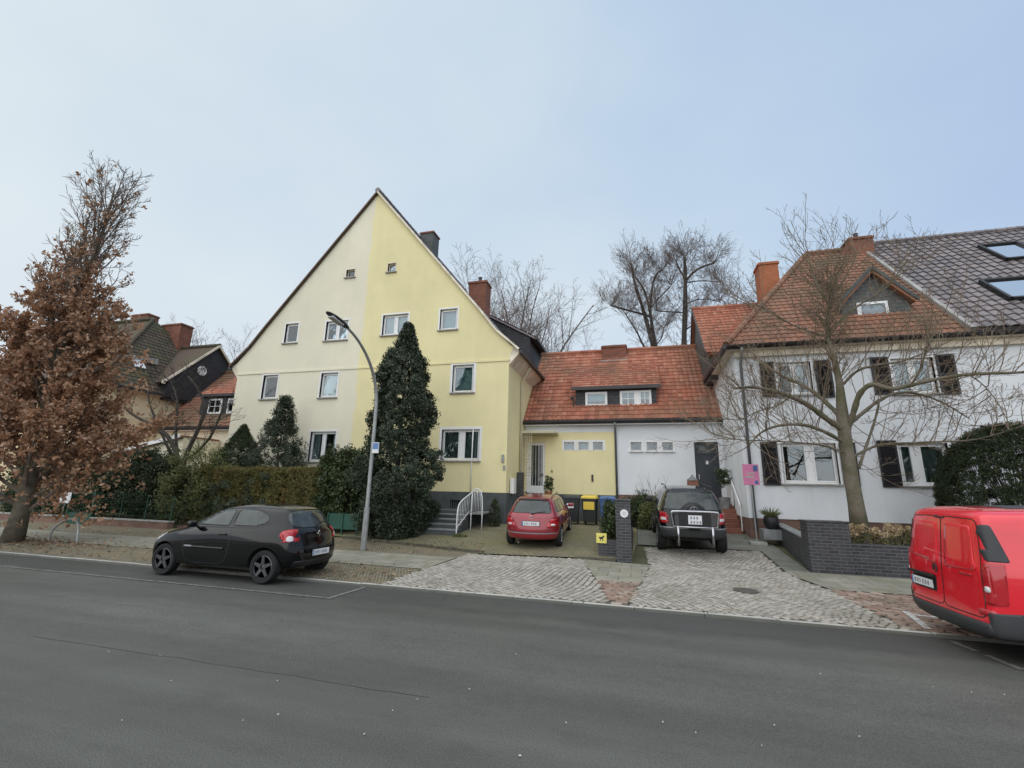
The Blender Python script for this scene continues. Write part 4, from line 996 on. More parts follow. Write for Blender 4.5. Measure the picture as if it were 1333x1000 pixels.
    c = chimney(root, -12.0, -11.15, 22, 22.8, 14.5, 16.75, 'slategrey'); 
    # rainwater pipe with swan neck, meter box, lamp
    gutter_pipe(root, [(-4.62, 19.6, 7.42), (-4.64, 19.6, 7.25), (-4.97, 19.6, 6.7), (-4.97, 19.6, 6.4), (-4.97, 19.6, 1.0)], .045, 'pipebeige')
    a = on_y(612, 592, YG-.06); b_ = on_y(611.5, 640, YG-.06)
    gutter_pipe(root, [on_y(616, 559, YG-.07), on_y(614, 600, YG-.07), on_y(612.5, 640, YG-.07)], .022, 'whitetrim', 'aerial_pole')
    r = rect_y(653.5, 592, 656.5, 602, YG); MB().box(r[0], r[1], YG-.09, YG-.001, r[2], r[3]).build('wall_lamp', 'galv', root, bevel=.01)
    r = rect_y(655, 606, 658, 612, YG); MB().box(r[0], r[1], YG-.04, YG-.001, r[2], r[3]).build('doorbell', 'galv', root, bevel=.005)
    MB().box(-5.0, -4.84, 18.05, 18.4, 1.75, 2.35).build('meter_box', 'whitetrim', root, bevel=.01)

def mx_range(a, b, mir): return (a, b) if not mir else (-24.2-b, -24.2-a)
def link_house(mir):
    f = (lambda x: -24.2-x) if mir else (lambda x: x)
    xl, xr = -5.03, 3.44
    root = thing('link_house', (f(-.9), YM, .6), 'low house with a red tiled roof and dormer, yellow left half and white right half' if not mir else 'low far-left link house with orange-red roof and dark dormer, cream walls', 'house')
    ez = 4.95; yb = 28.2; ye = 20.2; ry = 24.2; rz = 9.27
    split = -.93
    holesY = []; holesW = []
    if not mir:
        hy = [rect_y(a, 575.5, b, 586.5, YM) for a, b in ((734.5, 747.5), (753.3, 766.3), (772, 785))]
        hw = [rect_y(a, 575.8, b, 587, YM) for a, b in ((821, 835), (841.8, 855.5), (862, 875.8))]
        dy = rect_y(684, 576, 709.5, 633, YM); dw = rect_y(905.5, 575.5, 937.5, 650, YM); dy = (dy[0]+.03, dy[1], 1.78, dy[3]); dw = (dw[0], dw[1], 1.5, dw[3])
        zb = on_y(740, 643.5, YM).z; zb2 = on_y(850, 645, YM).z; zw = on_y(740, 563, YM).z
        MB().holed([(xl, zb), (dy[0], zb), (split, zb), (split, zw), (xl, zw)], hy, YM, .3).build('wall', 'yellow2', root) if False else None
        # door openings reach the floor: outline steps round them
        MB().holed([(xl+.01, zw), (xl+.01, 1.5), (dy[0], 1.5), (dy[0], dy[3]), (dy[1], dy[3]), (dy[1], zb), (split, zb), (split, zw)], hy, YM, .3).build('wall', 'yellow2', root)
        MB().box(xl+.01, split, YM, YM+.3, zw+.002, 5.3).build('frieze', 'white', root)
        MB().holed([(split+.004, 5.3), (split+.004, zb2), (dw[0], zb2), (dw[0], dw[3]), (dw[1], dw[3]), (dw[1], zb2), (xr, zb2), (xr, 5.3)], hw, YM+.001, .3).build('wall', 'white', root)
        MB().box(dy[1]+.002, split, YM-.03, YM+.3, .3, zb-.002).build('plinth', 'greyplinth', root)
        MB().box(split+.004, dw[0], YM-.025, YM+.3, .3, zb2-.002).build('plinth', 'basebrick', root)
        for r in hy: window(root, r, YM, 1, slim=True, curtain='curtain' if r is not hy[2] else None, surround=.09, sill=False, depth=.08)
        for r in hw: window(root, r, YM, 1, slim=True, curtain=None, surround=.07, sillmat='whitetrim', fr='sill' if False else 'pvc', depth=.12)
        # yellow side door with glazed slot panel
        d = MB(); t = .12
        d.box(dy[0], dy[0]+t+.1, YM+.1, YM+.16, dy[2], dy[3]).box(dy[1]-t, dy[1], YM+.1, YM+.16, dy[2], dy[3]).box(dy[0]+t+.1, dy[1]-t, YM+.1, YM+.16, dy[2], dy[2]+.32).box(dy[0]+t+.1, dy[1]-t, YM+.1, YM+.16, dy[3]-.12, dy[3])
        do = d.build('door', 'pvc', root); b = MB()
        MB().box(dy[0]+t+.1, dy[1]-t, YM+.13, YM+.14, dy[2]+.32, dy[3]-.12).build('pane', 'carglass', do)
        for i in range(4): x = dy[0]+t+.1+(dy[1]-dy[0]-2*t-.1)*(i+.5)/4; b.box(x-.02, x+.02, YM+.115, YM+.129, dy[2]+.32, dy[3]-.12)
        b.build('grille', 'galv', do)
        MB().tube([(dy[0]+.17, YM+.05, 2.8), (dy[0]+.17, YM+.05, 2.95)], .015, 6).build('handle', 'steel', do)
        cz = on_y(700, 567, YM).z
        cn = MB().box(xl+.06, on_y(727, 567, YM).x, YM-.9, YM-.004, cz, cz+.10).build('canopy', 'pipebeige', root, bevel=.01)
        m = MB(); x = xl+.12
        for i in range(5): m.box(x+i*.1, x+i*.1+.02, YM-.86, YM-.84, cz-1.9, cz-.003)
        for i in range(13): m.box(x, x+.42, YM-.865, YM-.861, cz-1.85+i*.14, cz-1.83+i*.14)
        m.build('trellis', 'pipebeige', cn)
        # steps to the yellow door
        s = MB()
        for i in range(5): s.box(xl+.04, -3.3, YM-.05-1.15-.28*(4-i), YM-.05-1.15-.28*(3-i)+.0 if i < 4 else YM-.04, .3, .83+.19*i+.0)
        s.build('steps', 'greyplinth', root)
        p = rect_y(672.5, 615, 680, 642, 19.2); MB().box(p[0], p[1], 19.2, 19.5, .3, p[3]).build('gate_pier', 'clinker', root)
        # white-side door, fanlight and brick steps
        tz = on_y(920, 590.5, YM).z
        do = MB().box(dw[0]+.05, dw[1]-.05, YM+.12, YM+.17, dw[2], tz-.03).box(dw[0], dw[0]+.05, YM+.08, YM+.18, dw[2], dw[3]).box(dw[1]-.05, dw[1], YM+.08, YM+.18, dw[2], dw[3]).box(dw[0]+.05, dw[1]-.05, YM+.08, YM+.18, tz-.03, tz+.04).box(dw[0]+.05, dw[1]-.05, YM+.08, YM+.18, dw[3]-.05, dw[3]).build('door', 'door_dark', root)
        MB().box(dw[0]+.05, dw[1]-.05, YM+.13, YM+.14, tz+.04, dw[3]-.05).build('fanlight', 'carglass_lt', do)
        x, z = on_y(921, 602, YM).x, on_y(921, 602, YM).z
        m = MB(); m.box(x-.05, x+.05, YM+.112, YM+.119, z-.07, z+.07); m.build('door_plate', 'plate', do)
        MB().tube([(dw[0]+.13, YM+.06, 2.5), (dw[0]+.13, YM+.06, 2.7)], .018, 6).build('handle', 'steel', do)
        s = MB()
        for i in range(6): s.box(2.35, 3.42, YM-1.3-.27*(5-i), YM-.004 if i == 5 else YM-1.3-.27*(4-i), .3, .75+.16*i)
        s.build('steps', 'stepbrick', root)
        hr = MB(); za = [(3.38, YM-.3, 2.5), (3.38, YM-1.4, 2.45), (3.38, YM-2.7, 1.55)]
        hr.tube(za, .03, 8); hr.tube([(3.38, YM-1.4, 2.45), (3.38, YM-1.4, 1.5)], .022, 6).tube([(3.38, YM-2.7, 1.55), (3.38, YM-2.7, .7)], .022, 6)
        hr.build('handrail', 'whitemetal', root)
        r = rect_y(770, 618, 772.5, 627, YM); MB().box(r[0], r[1], YM-.05, YM-.001, r[2], r[3]).build('wall_hook', 'gutter', root, bevel=.006)
    else:
        a, b = f(xr), f(xl)
        MB().box(a, b, YM, YM+.3, .3, 5.3).build('wall', 'cream', root)
    a, b = sorted((f(xl), f(xr)))
    MB().box(a+.01, b-.01, 27.9, 28.2, .3, 5.3).build('back_wall', 'white', root)
    # roof
    U = (1, 0, 0); V = Vector((0, ry-ye, rz-ez)); L = V.length; W_ = b-a-.02
    tm = 'tile_red' if not mir else 'tile_brown'
    tiled('roof', (a+.01, ye, ez+.06), U, V, [(0, 0), (W_, 0), (W_, L), (0, L)], .215, .30, tm, root)
    V2 = Vector((0, ry-yb-.3, rz-ez))
    tiled('roof', (a+.01, yb+.3, ez+.06), U, V2, [(0, 0), (W_, 0), (W_, V2.length), (0, V2.length)], .43, .6, tm, root)
    m = MB(); ridge(m, (a, ry, rz+.13), (b, ry, rz+.13), .12); m.build('ridge_tiles', tm, root)
    MB().box(a+.02, b-.02, ye-.02, YM-.002, ez-.16, ez-.1).build('soffit', 'whitetrim', root)
    gutter(root, (a+.02, ye-.08, ez+.0), (b-.02, ye-.08, ez+.0), .085)
    MB().box(a+.02, b-.02, ye-.025, ye+.0, ez-.14, ez+.06).build('fascia', 'gutter', root)
    # dormer
    dl, dr = sorted((f(-2.69), f(.93))); dyf = 20.9; zb = 5.62; zt = on_y(800, 504, dyf).z if not mir else 7.0
    holes = [rect_y(762, 510.5, 790.5, 529, dyf), rect_y(807, 508.5, 848, 529.5, dyf)] if not mir else [(dl+.6, dl+1.6, 5.85, 6.75), (dr-1.6, dr-.45, 5.85, 6.75)]
    d = MB().holed([(dl, zb), (dr, zb), (dr, zt), (dl, zt)], holes, dyf, .12)
    for x0, x1 in ((dl, dl+.1), (dr-.1, dr)):
        d.prism([(x0, dyf+.122, zb), (x0, dyf+.122, zt), (x0, 23.4, zt+1.62)], (x1-x0, 0, 0))
    d = d.build('dormer', 'slate', root)
    Vd = Vector((0, 2.95, 1.98)); Ld = Vd.length
    tiled('dormer_roof', (dl-.18, dyf-.22, zt-.02), U, Vd, [(0, 0), (dr-dl+.36, 0), (dr-dl+.36, Ld), (0, Ld)], .215, .30, 'tile_red', d)
    MB().box(dl-.18, dr+.18, dyf-.26, dyf-.22, zt-.14, zt+.02).build('fascia', 'gutter', d)
    window(d, holes[0], dyf, 1, curtain='curtain' if mir else 'blind', surround=0, sill=False, depth=-.02, bars=0 if not mir else 1)
    if not mir:
        r = holes[1]; window(d, r, dyf, 2, curtain='curtain', surround=0, sill=False, splits=[r[0]+(r[1]-r[0])*.56], depth=-.02, bars=1)
        MB().box(dl-.02, dr+.16, dyf-.12, dyf-.002, zb-.06, zb+.03).build('apron', 'tile_red', d)
    else: window(d, holes[1], dyf, 2, curtain='curtain', surround=0, sill=False, depth=-.02)
    # flashing along dormer cheek
    if not mir:
        c = chimney(root, -1.62, -.36, 23.7, 24.4, 8.0, on_y(800, 449.5, 23.7).z, 'chim')
        MB().box(-1.68, -.30, 23.5, 23.69, on_y(800, 475, 23.6).z, on_y(800, 469, 23.6).z).build('flashing', 'lead', c)
        c = MB().tube([(-2.78, 20.8, 5.75), (-2.78, 20.8, 6.25)], .035, 8).tube([(-2.78, 20.8, 6.15), (-2.9, 20.8, 6.15)], .08, 10).build('vent_pipe', 'gutter', root)
        px = on_y(801, 560, YM).x
        gutter_pipe(root, [(px, ye-.08, ez-.08), (px, ye+.0, ez-.25), (px, YM-.07, ez-.45), (px, YM-.07, .45)], .05)
    return root

def hip_house(mir):
    f = (lambda x: -24.2-x) if mir else (lambda x: x)
    sg = -1 if mir else 1
    root = thing('hipped_house', (f(3.45), YW, .6), 'white house on the right with dark shutters, red hipped roof and dormer' if not mir else 'yellow-walled far-left house with dark mossy hipped roof', 'house')
    wall = 'white' if not mir else 'cream2'; X0 = 3.45; X1 = 20 if not mir else 16
    def bx(m, x0, x1, *r): a, b = sorted((f(x0), f(x1))); return m.box(a, b, *r)
    W = {}; zb = on_y(1050, 677, YW).z; S = []
    if not mir:
        W['a'] = rect_y(1012, 471.5, 1057, 514, YW); W['b'] = rect_y(1162, 466, 1218, 512.5, YW)
        W['c'] = rect_y(1018, 577, 1091, 630.5, YW); W['d'] = rect_y(1173, 577, 1238, 631.5, YW); zs = (W['c'][2]+W['d'][2])/2
        for k in 'cd': W[k] = (W[k][0], W[k][1], zs, W[k][3])
        W['e'] = (13.2, 15.0, W['b'][2], W['b'][3]); W['f'] = (12.9, 15.2, zs, W['c'][3])
        S = [rect_y(990, 471.5, 1008.5, 517, YW), rect_y(1062, 469, 1083.5, 518, YW), rect_y(1135, 465, 1158.5, 514, YW), rect_y(1221, 461.5, 1245.5, 514, YW),
             rect_y(991.5, 575.5, 1013.5, 632, YW), rect_y(1095, 576.5, 1116, 633, YW), rect_y(1144.5, 573.5, 1170, 634.5, YW)]
    ez = 6.95
    MB().holed([(min(f(X0), f(X1)), zb), (max(f(X0), f(X1)), zb), (max(f(X0), f(X1)), ez), (min(f(X0), f(X1)), ez)], list(W.values()), YW, .32).build('wall', wall, root)
    m = MB(); bx(m, X0, X0+.32, YW+.322, 27.5, zb, ez); bx(m, X0, X1, 27.5, 27.8, .4, ez); m.build('side_wall', wall, root)
    m = MB(); bx(m, X0+.02, X1-.02, YW+.03, YW+.32, .3, zb-.002); bx(m, X0+.02, X0+.3, YW+.324, 27.4, .3, zb-.002); m.build('plinth', 'basebrick' if not mir else 'greyplinth', root)
    m = MB(); bx(m, X0-.28, X1, 16.66, YW-.002, ez-.1, ez-.04); bx(m, X0-.28, X0-.002, YW, 22.6, ez-.1, ez-.04)
    bx(m, X0+.0, X1, YW-.14, YW-.002, ez-.32, ez-.102); m.build('soffit', 'soffit' if not mir else 'soffit', root)
    # main roof
    yE, zE, yR, zR = 16.62, 7.0, 22.1, 12.85; xh, xp, xe = 7.95, 10.2, 3.15
    V = Vector((0, yR-yE, zR-zE)); L = V.length; tm = 'tile_brown' if not mir else 'tile_old'
    def slope(name, O, U, V, poly, *a, **k):
        if mir:
            O = (f(O[0]), O[1], O[2]); U = (-U[0], U[1], U[2]); V = (-V[0], V[1], V[2])
        return tiled(name, O, U, V, poly, *a, **k)
    xr_end = xp if not mir else 14
    slope('roof', (xe, yE, zE), (1, 0, 0), V, [(0, 0), (xr_end-xe, 0), (xr_end-xe, L), (xh-xe, L)], .21, .29, tm, root)
    Vl = Vector((xh-xe, 0, zR-zE)); Ll = Vl.length
    slope('roof', (xe, yE, zE), (0, 1, 0), Vl, [(0, 0), (11, 0), (11-5.48, Ll), (5.48, Ll)], .30, .33, tm, root)
    Vb = Vector((0, yR-27.6, zR-zE)); slope('roof', (xe, 27.6, zE), (1, 0, 0), Vb, [(0, 0), (X1-xe, 0), (X1-xe, Vb.length), (xh-xe, Vb.length)], .42, .6, tm, root)
    m = MB(); p = lambda x, y, z: (f(x), y, z)
    ridge(m, p(xh, yR, zR+.1), p(xr_end, yR, zR+.1), .12); ridge(m, p(xe, yE, zE+.08), p(xh, yR, zR+.1), .11); m.build('ridge_tiles', tm, root)
    a, b = sorted((f(xe), f(X1))); gutter(root, (a, yE-.08, zE-.02), (b, yE-.08, zE-.02), .08)
    m = MB(); bx(m, xe-.12, xe-.004, yE-.1, 22.4, zE-.13, zE+.02); m.build('gutter', 'gutter', root)
    m = MB(); bx(m, xe, X1, yE-.0, yE+.03, zE-.14, zE-.03); m.build('fascia', 'gutter', root)
    # cross gable on the side slope, slate hung
    gy0, gy1, gz0, gyr, gzr = 20.15, 26.4, 7.9, 23.2, 10.95
    m = MB()
    poly = [(gy0+.15, 6.7), (gy1, 6.7), (gy1, 8.0), (gyr, gzr-.08), (gy0+.15, 8.0)]
    m.prism([(f(3.12), y, z) for y, z in poly], (sg*2.2, 0, 0)); g = m.build('cross_gable', 'slategrey' if not mir else 'slate', root)
    if mir: MB().lathe([(.32, 0), (.32, .05), (.2, .05), (.2, .02)], (f(3.12)+.01, 22.35, 9.0), 16, 'x').build('round_window', 'pvc', g)
    Vg = Vector((0, gyr-gy0+.2, gzr-gz0+.2)); 
    slope('gable_roof', (2.98, gy0-.2, gz0-.16), (1, 0, 0), Vg, [(0, 0), (3.2, 0), (4.0, Vg.length), (0, Vg.length)], .215, .29, 'tile_red' if not mir else 'tile_old', g)
    Vg = Vector((0, gyr-gy1-.2, gzr-gz0+.2)); slope('gable_roof', (2.98, gy1+.2, gz0-.16), (1, 0, 0), Vg, [(0, 0), (3.2, 0), (4.0, Vg.length), (0, Vg.length)], .3, .4, 'tile_red' if not mir else 'tile_old', g)
    m = MB(); ridge(m, p(2.95, gyr, gzr+.1), p(6.8, gyr, gzr+.1), .12); m.build('ridge_tiles', 'tile_red' if not mir else 'tile_old', g)
    m = MB(); bx(m, 2.93, 2.975, gy0-.3, gy0-.1, gz0-.3, gz0-.1)
    for ya, za, yb_, zb_ in ((gy0-.2, gz0-.16, gyr, gzr+.04), (gyr, gzr+.04, gy1+.2, gz0-.16)):
        m.prism([p(2.93, ya, za-.12), p(2.93, yb_, zb_-.12), p(2.93, yb_, zb_+.06), p(2.93, ya, za+.06)], (sg*.045, 0, 0))
    m.build('verge_board', 'gutter' if not mir else 'soffit', g)
    if mir:
        chimney(root, on_y(211, 424, 22.8).x, on_y(236, 424, 22.8).x, 22.8, 23.7, 9.0, on_y(222, 422, 22.8).z, 'chim', pots=0)
        m = MB(); m.prism([p(4.6, 18.7, 9.0), p(4.6, 20.6, 9.0), p(4.6, 20.6, 9.4), p(4.6, 18.7, 9.1)], (-.3, 0, 0)); m.build('flashing', 'lead', root)
        chimney(root, on_y(172, 410, 23).x, on_y(193, 410, 23).x, 23, 23.8, 11.0, on_y(182, 409, 23).z, 'chim')
        s = MB(); O = Vector((f(4.55), 19.4, 8.86)); s.obox(O, Vector((sg*.3, 0, .365)), (0, .3, 0), (-sg*.03, 0, .025)); s.build('skylight', 'plate', root)
        for y0, y1 in ((17.9, 18.9), (20.0, 21.0)):
            pass
        return
    # dark re-roofed right part
    O = (xp+.02, yE-.05, zE+.1); Vd = Vector((0, 22.42-yE+.05, 13.2-zE-.1)); Ld = Vd.length
    tiled('right_roof', O, (1, 0, 0), Vd, [(0, 0), (10, 0), (10, Ld), (0, Ld)], .30, .36, 'tile_dark', root, amp=.05, lift=.035)
    m = MB(); ridge(m, (xp, 22.42, 13.28), (20, 22.42, 13.28), .12); m.build('ridge_tiles', 'tile_dark', root)
    N = Vector((0, -Vd.z, Vd.y)).normalized(); d = Vd.normalized()
    m = MB(); m.prism([Vector(O)+Vector((-.1, 0, 0))-N*.15, Vector(O)+Vector((-.1, 0, 0))+N*.06, Vector(O)+Vector((-.1, 0, 0))+N*.06+Vd, Vector(O)+Vector((-.1, 0, 0))-N*.15+Vd], (.13, 0, 0)); m.build('party_flashing', 'lead', root)
    for x0, x1, ya, yb_ in ((13.75, 15.05, 20.1, 21.25), (12.0, 13.55, 17.75, 18.85)):
        z = lambda y: O[2]+(y-O[1])*Vd.z/Vd.y
        a_, b_ = Vector((x0, ya, z(ya))), Vector((x0, yb_, z(yb_))); m = MB(); s = .09
        for lo, hi, u0, u1 in ((0, 1, 0, s), (0, 1, x1-x0-s, x1-x0)):
            m.obox((a_+b_)/2+Vector(((u0+u1)/2, 0, 0))+N*.09, (s/2, 0, 0), (b_-a_)/2, N*.07)
        for q in (a_, b_): m.obox(q+Vector(((x1-x0)/2, 0, 0))+N*.09, ((x1-x0)/2-s, 0, 0), d*s/2, N*.07)
        w = m.build('skylight', 'black', root)
        MB().obox((a_+b_)/2+Vector(((x1-x0)/2, 0, 0))+N*.08, ((x1-x0)/2-s, 0, 0), (b_-a_)/2*.93, N*.01).build('pane', 'skypane', w)
    # gabled dormer
    yd = 17.75
    q = lambda px, py: on_y(px, py, yd)
    A = q(1131, 353); Lf = q(1084, 398); Rt = q(1179, 388); bl = q(1092, 418); br_ = q(1176, 413); wr = rect_y(1116, 393, 1157, 416.5, yd)
    cx = A.x; hw = 1.02
    zb0 = bl.z-.25; ze = (Lf.z+Rt.z)/2
    d0 = MB().holed([(cx-hw, zb0), (cx+hw, zb0), (cx+hw, ze+.1), (cx, A.z-.1), (cx-hw, ze+.1)], [wr], yd, .12)
    for s in (-1, 1):
        xs = cx+s*hw; d0.prism([(xs, yd+.122, zb0), (xs, yd+.122, ze+.08), (xs, yd+.122+(ze-zb0)*.95, ze+.08)], (-s*.1, 0, 0))
    do = d0.build('dormer', 'slategrey', root)
    for s in (-1, 1):
        V3 = Vector((-s*(hw+.18), 0, A.z-ze+.14)); ln = V3.length; dep = 3.4
        tiled('dormer_roof', (cx+s*(hw+.18), yd-.2, ze-.1), (0, 1, 0), V3, [(0, 0), (.9, 0), (dep, ln), (0, ln)], .215, .29, 'tile_brown', do)
        m = MB(); a3 = Vector((cx+s*(hw+.2), yd-.24, ze-.12)); b3 = a3+V3; up = Vector((0, 0, .16)); m.prism([a3-up*.4, b3-up*.4, b3+up*.6, a3+up*.6], (0, .035, 0)); m.build('verge_board', 'greyplinth', do)
    window(do, wr, yd, 1, curtain='curtain', surround=0, sill=False, depth=-.02)
    chimney(root, 5.62, 6.40, 21.0, 21.8, 8.5, on_y(1000, 341, 21).z, 'chim2', cap=False)
    c = chimney(root, on_y(1106, 320, 21.7).x, on_y(1138, 320, 21.7).x, 21.7, 22.5, 11.5, on_y(1120, 308, 21.7).z, 'chim', pots=1)
    zt = on_y(1120, 308, 21.7).z; xc = on_y(1106, 320, 21.7).x-.002
    MB().prism([(xc, 21.75, zt-.2), (xc, 21.75, zt-1.5), (xc-.36, 21.75, zt-1.5), (xc-.36, 21.75, zt-.75)], (0, .6, 0)).build('shoulder', 'chim', c)
    window(root, W['a'], YW, 2, curtain='blind', surround=.05); window(root, W['b'], YW, 2, curtain='blind', surround=.05)
    wc = W['c']; window(root, wc, YW, 2, curtain=None, surround=.05, splits=[wc[0]+(wc[1]-wc[0])*.53])
    wd = W['d']; window(root, wd, YW, 2, curtain='curtain_green', surround=.05, splits=[wd[0]+(wd[1]-wd[0])*.37], cover=.9)
    window(root, W['e'], YW, 2, curtain='curtain', surround=.05); window(root, W['f'], YW, 2, curtain='curtain', surround=.05)
    for s in S: shutter(root, s, YW)
    px = on_y(976, 600, YW-.08)
    gutter_pipe(root, [(px.x, yE-.08, zE-.1), (px.x, yE-.05, zE-.25), (px.x, YW-.08, zE-.6), (px.x, YW-.08, .8)], .05)

def build_houses():
    m, nt, b = newmat('sky_reflecting_glass'); b.inputs['Base Color'].default_value = (.02, .03, .035, 1); b.inputs['Roughness'].default_value = .03
    b.inputs['Metallic'].default_value = 1; b.inputs['Base Color'].default_value = (.78, .80, .80, 1); MAT['skypane'] = m
    yellow_house(); link_house(False); hip_house(False); link_house(True); hip_house(True)
    # small lean-to garage on the left
    a, b = on_y(150, 588, 18.2), on_y(238, 566, 18.2)
    root = thing('garage', (a.x, 18.2, .6), 'small cream garage with red lean-to roof and white verge before the far-left house', 'garage')
    MB().prism([(a.x, 18.3, .4), (b.x+.0, 18.3, .4), (b.x, 18.3, b.z-.05), (a.x, 18.3, a.z-.05)], (0, 2.1, 0)).build('wall', 'cream', root)
    v = b-a; L = v.length
    tiled('roof', (a.x, 18.1, a.z), (0, 1, 0), v, [(0, 0), (2.3, 0), (2.3, L), (0, L)], .22, .3, 'tile_red', root)
    MB().prism([a+Vector((0, -.16, -.16)), b+Vector((0, -.16, -.16)), b+Vector((0, -.16, .03)), a+Vector((0, -.16, .03))], (0, .05, 0)).build('verge_board', 'whitetrim', root)
# ------------------------------------------------------------------ vehicles (local frame: x forward from the rear bumper, y left, z up)
def roundpoly(poly, r, closed=True):
    out = []; n = len(poly)
    for i in range(n):
        p = Vector(poly[i])
        if not closed and i in (0, n-1): out.append(tuple(p)); continue
        a = Vector(poly[i-1])-p; b = Vector(poly[(i+1) % n])-p; ra, rb = min(r, a.length*.45), min(r, b.length*.45)
        A = p+a.normalized()*ra; B = p+b.normalized()*rb
        for t in (0, .25, .5, .75, 1): out.append(tuple(A*(1-t)**2+p*2*t*(1-t)+B*t*t))
    return out
AXD = {'rear': Vector((-1, 0, 0)), 'front': Vector((1, 0, 0)), 'left': Vector((0, 1, 0)), 'right': Vector((0, -1, 0)), 'top': Vector((0, 0, 1))}
class Car:
    def __init__(s, name, loc, rz, pitch, label, cat, paint, rings, wheels, r, tw=.205, wy=.75):
        s.root = thing(name, loc, label, cat, rz=0); s.root.rotation_euler = (0, -pitch, rz)
        s.r = r; s.paint = paint; bm = bmesh.new(); V = []
        for g in rings:
            xs, ys, zs = g['x'], g['y'], g['z']; cols = list(zip(xs, ys, zs)); n = len(cols)
            full = cols+[(x, -y, z) for x, y, z in reversed(cols[1:-1])]
            V.append([bm.verts.new(p) for p in full])
        N = len(V[0]); h = len(rings[0]['x'])
        for a, b in zip(V, V[1:]):
            for i in range(N): bm.faces.new((a[i], a[(i+1) % N], b[(i+1) % N], b[i]))
        for ring in (V[0], V[-1]):
            for i in range(h-1):
                A, B = ring[i], ring[i+1]; Cc, D = ring[(N-i-1) % N] if i+1 < h-1 else ring[h-1], ring[(N-i) % N]
                f = [A, B, Cc, D]; u = []
                for v in f:
                    if v not in u: u.append(v)
                try: bm.faces.new(u)
                except ValueError: pass
        bmesh.ops.recalc_face_normals(bm, faces=bm.faces)
        me = bpy.data.meshes.new('body'); bm.to_mesh(me); bm.free()
        me.materials.append(MAT[paint]); me.materials.append(MAT['black'])
        o = bpy.data.objects.new('body', me); COL.objects.link(o)
        sub = o.modifiers.new('s', 'SUBSURF'); sub.levels = sub.render_levels = 3
        cut = []
        for x in wheels:
            for sy in (1, -1):
                c = MB().lathe([(r+.055, sy*.42), (r+.055, sy*1.3)], (x, 0, r), 40, 'y').build('cut', 'black'); cut.append(c)
                bo = o.modifiers.new('b', 'BOOLEAN'); bo.operation = 'DIFFERENCE'; bo.object = c; bo.solver = 'EXACT'
        dg = bpy.context.evaluated_depsgraph_get(); me2 = bpy.data.meshes.new_from_object(o.evaluated_get(dg))
        o.modifiers.clear(); o.data = me2
        for c in cut: bpy.data.objects.remove(c)
        cx = {round(x, 3) for x in wheels}
        for p in me2.polygons:
            p.use_smooth = True
            for x in wheels:
                d = math.hypot(p.center.x-x, p.center.z-r)
                if d < r+.06 and abs(p.center.y) < 1.3 and (abs(p.normal.y) < .3 or abs(p.center.y) < .5): p.material_index = 1; p.use_smooth = False
        try: me2.set_sharp_from_angle(angle=R(38))
        except Exception: pass
        o.parent = s.root; s.body = o
        bmm = bmesh.new(); bmm.from_mesh(me2); s.bvh = BVHTree.FromBMesh(bmm); bmm.free()
        s.wheels = wheels; s.tw = tw; s.wy = wy
    def ray(s, axis, a, b):
        """axis: rear/front -> (y,z); left/right -> (x,z); top -> (x,y)"""
        if axis == 'rear': o, d = Vector((-1.5, a, b)), Vector((1, 0, 0))
        elif axis == 'front': o, d = Vector((9, a, b)), Vector((-1, 0, 0))
        elif axis == 'left': o, d = Vector((a, 3, b)), Vector((0, -1, 0))
        elif axis == 'right': o, d = Vector((a, -3, b)), Vector((0, 1, 0))
        else: o, d = Vector((a, b, 5)), Vector((0, 0, -1))
        h = s.bvh.ray_cast(o, d)
        if h[0] is None: return None, -d
        n = h[1]; n = n if n.dot(d) < 0 else -n
        return h[0], n
    def patch(s, name, axis, outline, mat, t=.006, step=.05, rnd_=2, parent=None, skirt=.012, rad=None, k=.25):
        if rnd_: outline = roundpoly(outline, rad or (.055 if rnd_ == 2 else .025))
        # dense outline
        den = []
        for i in range(len(outline)):
            a, b = Vector(outline[i]), Vector(outline[(i+1) % len(outline)]); m = max(1, int((b-a).length/step))
            den += [tuple(a.lerp(b, j/m)) for j in range(m)]
        pts, tris, _ = fill2d(den, step); out = []; nn = []
        good = {}
        for i, (a, b) in enumerate(pts):
            p, n = s.ray(axis, a, b)
            if p is None or n.dot(AXD[axis]) < .22: continue
            good[i] = len(out); out.append(p+n*t); nn.append(n)
        fs = [tuple(good[i] for i in f) for f in tris if all(i in good for i in f)]
        # drop stretched faces (ray jumped)
        fs = [f for f in fs if max((out[f[i]]-out[f[(i+1) % len(f)]]).length for i in range(len(f))) < step*6]
        if fs:      # keep the largest connected piece
            par = list(range(len(out)))
            def fd(i):
                while par[i] != i: par[i] = par[par[i]]; i = par[i]
                return i
            for f in fs:
                for q in f[1:]: par[fd(q)] = fd(f[0])
            cnt = {}
            for f in fs: cnt[fd(f[0])] = cnt.get(fd(f[0]), 0)+1
            best = max(cnt, key=cnt.get); fs = [f for f in fs if fd(f[0]) == best]
        E = {}
        for f in fs:
            for i in range(len(f)): e = (f[i], f[(i+1) % len(f)]); E[e] = 1
        sk = []; base = len(out); low = {}
        for (a, b) in E:
            if (b, a) in E: continue
            for q in (a, b):
                if q not in low: low[q] = len(out); out.append(out[q]-nn[q]*(t+skirt))
            sk.append((a, b, low[b], low[a]))
        used = sorted({i for f in fs+sk for i in f}); rm = {i: j for j, i in enumerate(used)}
        out = [out[i] for i in used]; nf = len(fs); fs, sk = [tuple(rm[i] for i in f) for f in fs], [tuple(rm[i] for i in f) for f in sk]
        m = MB(); m.add(out, fs+sk); o = m.build(name, mat, parent or s.root, world=False)
        for i, p in enumerate(o.data.polygons): p.use_smooth = i < len(fs)
        return o
    def both(s, name, outline, mat, **k):
        return [s.patch(name, ax, outline, mat, **k) for ax in ('left', 'right')]
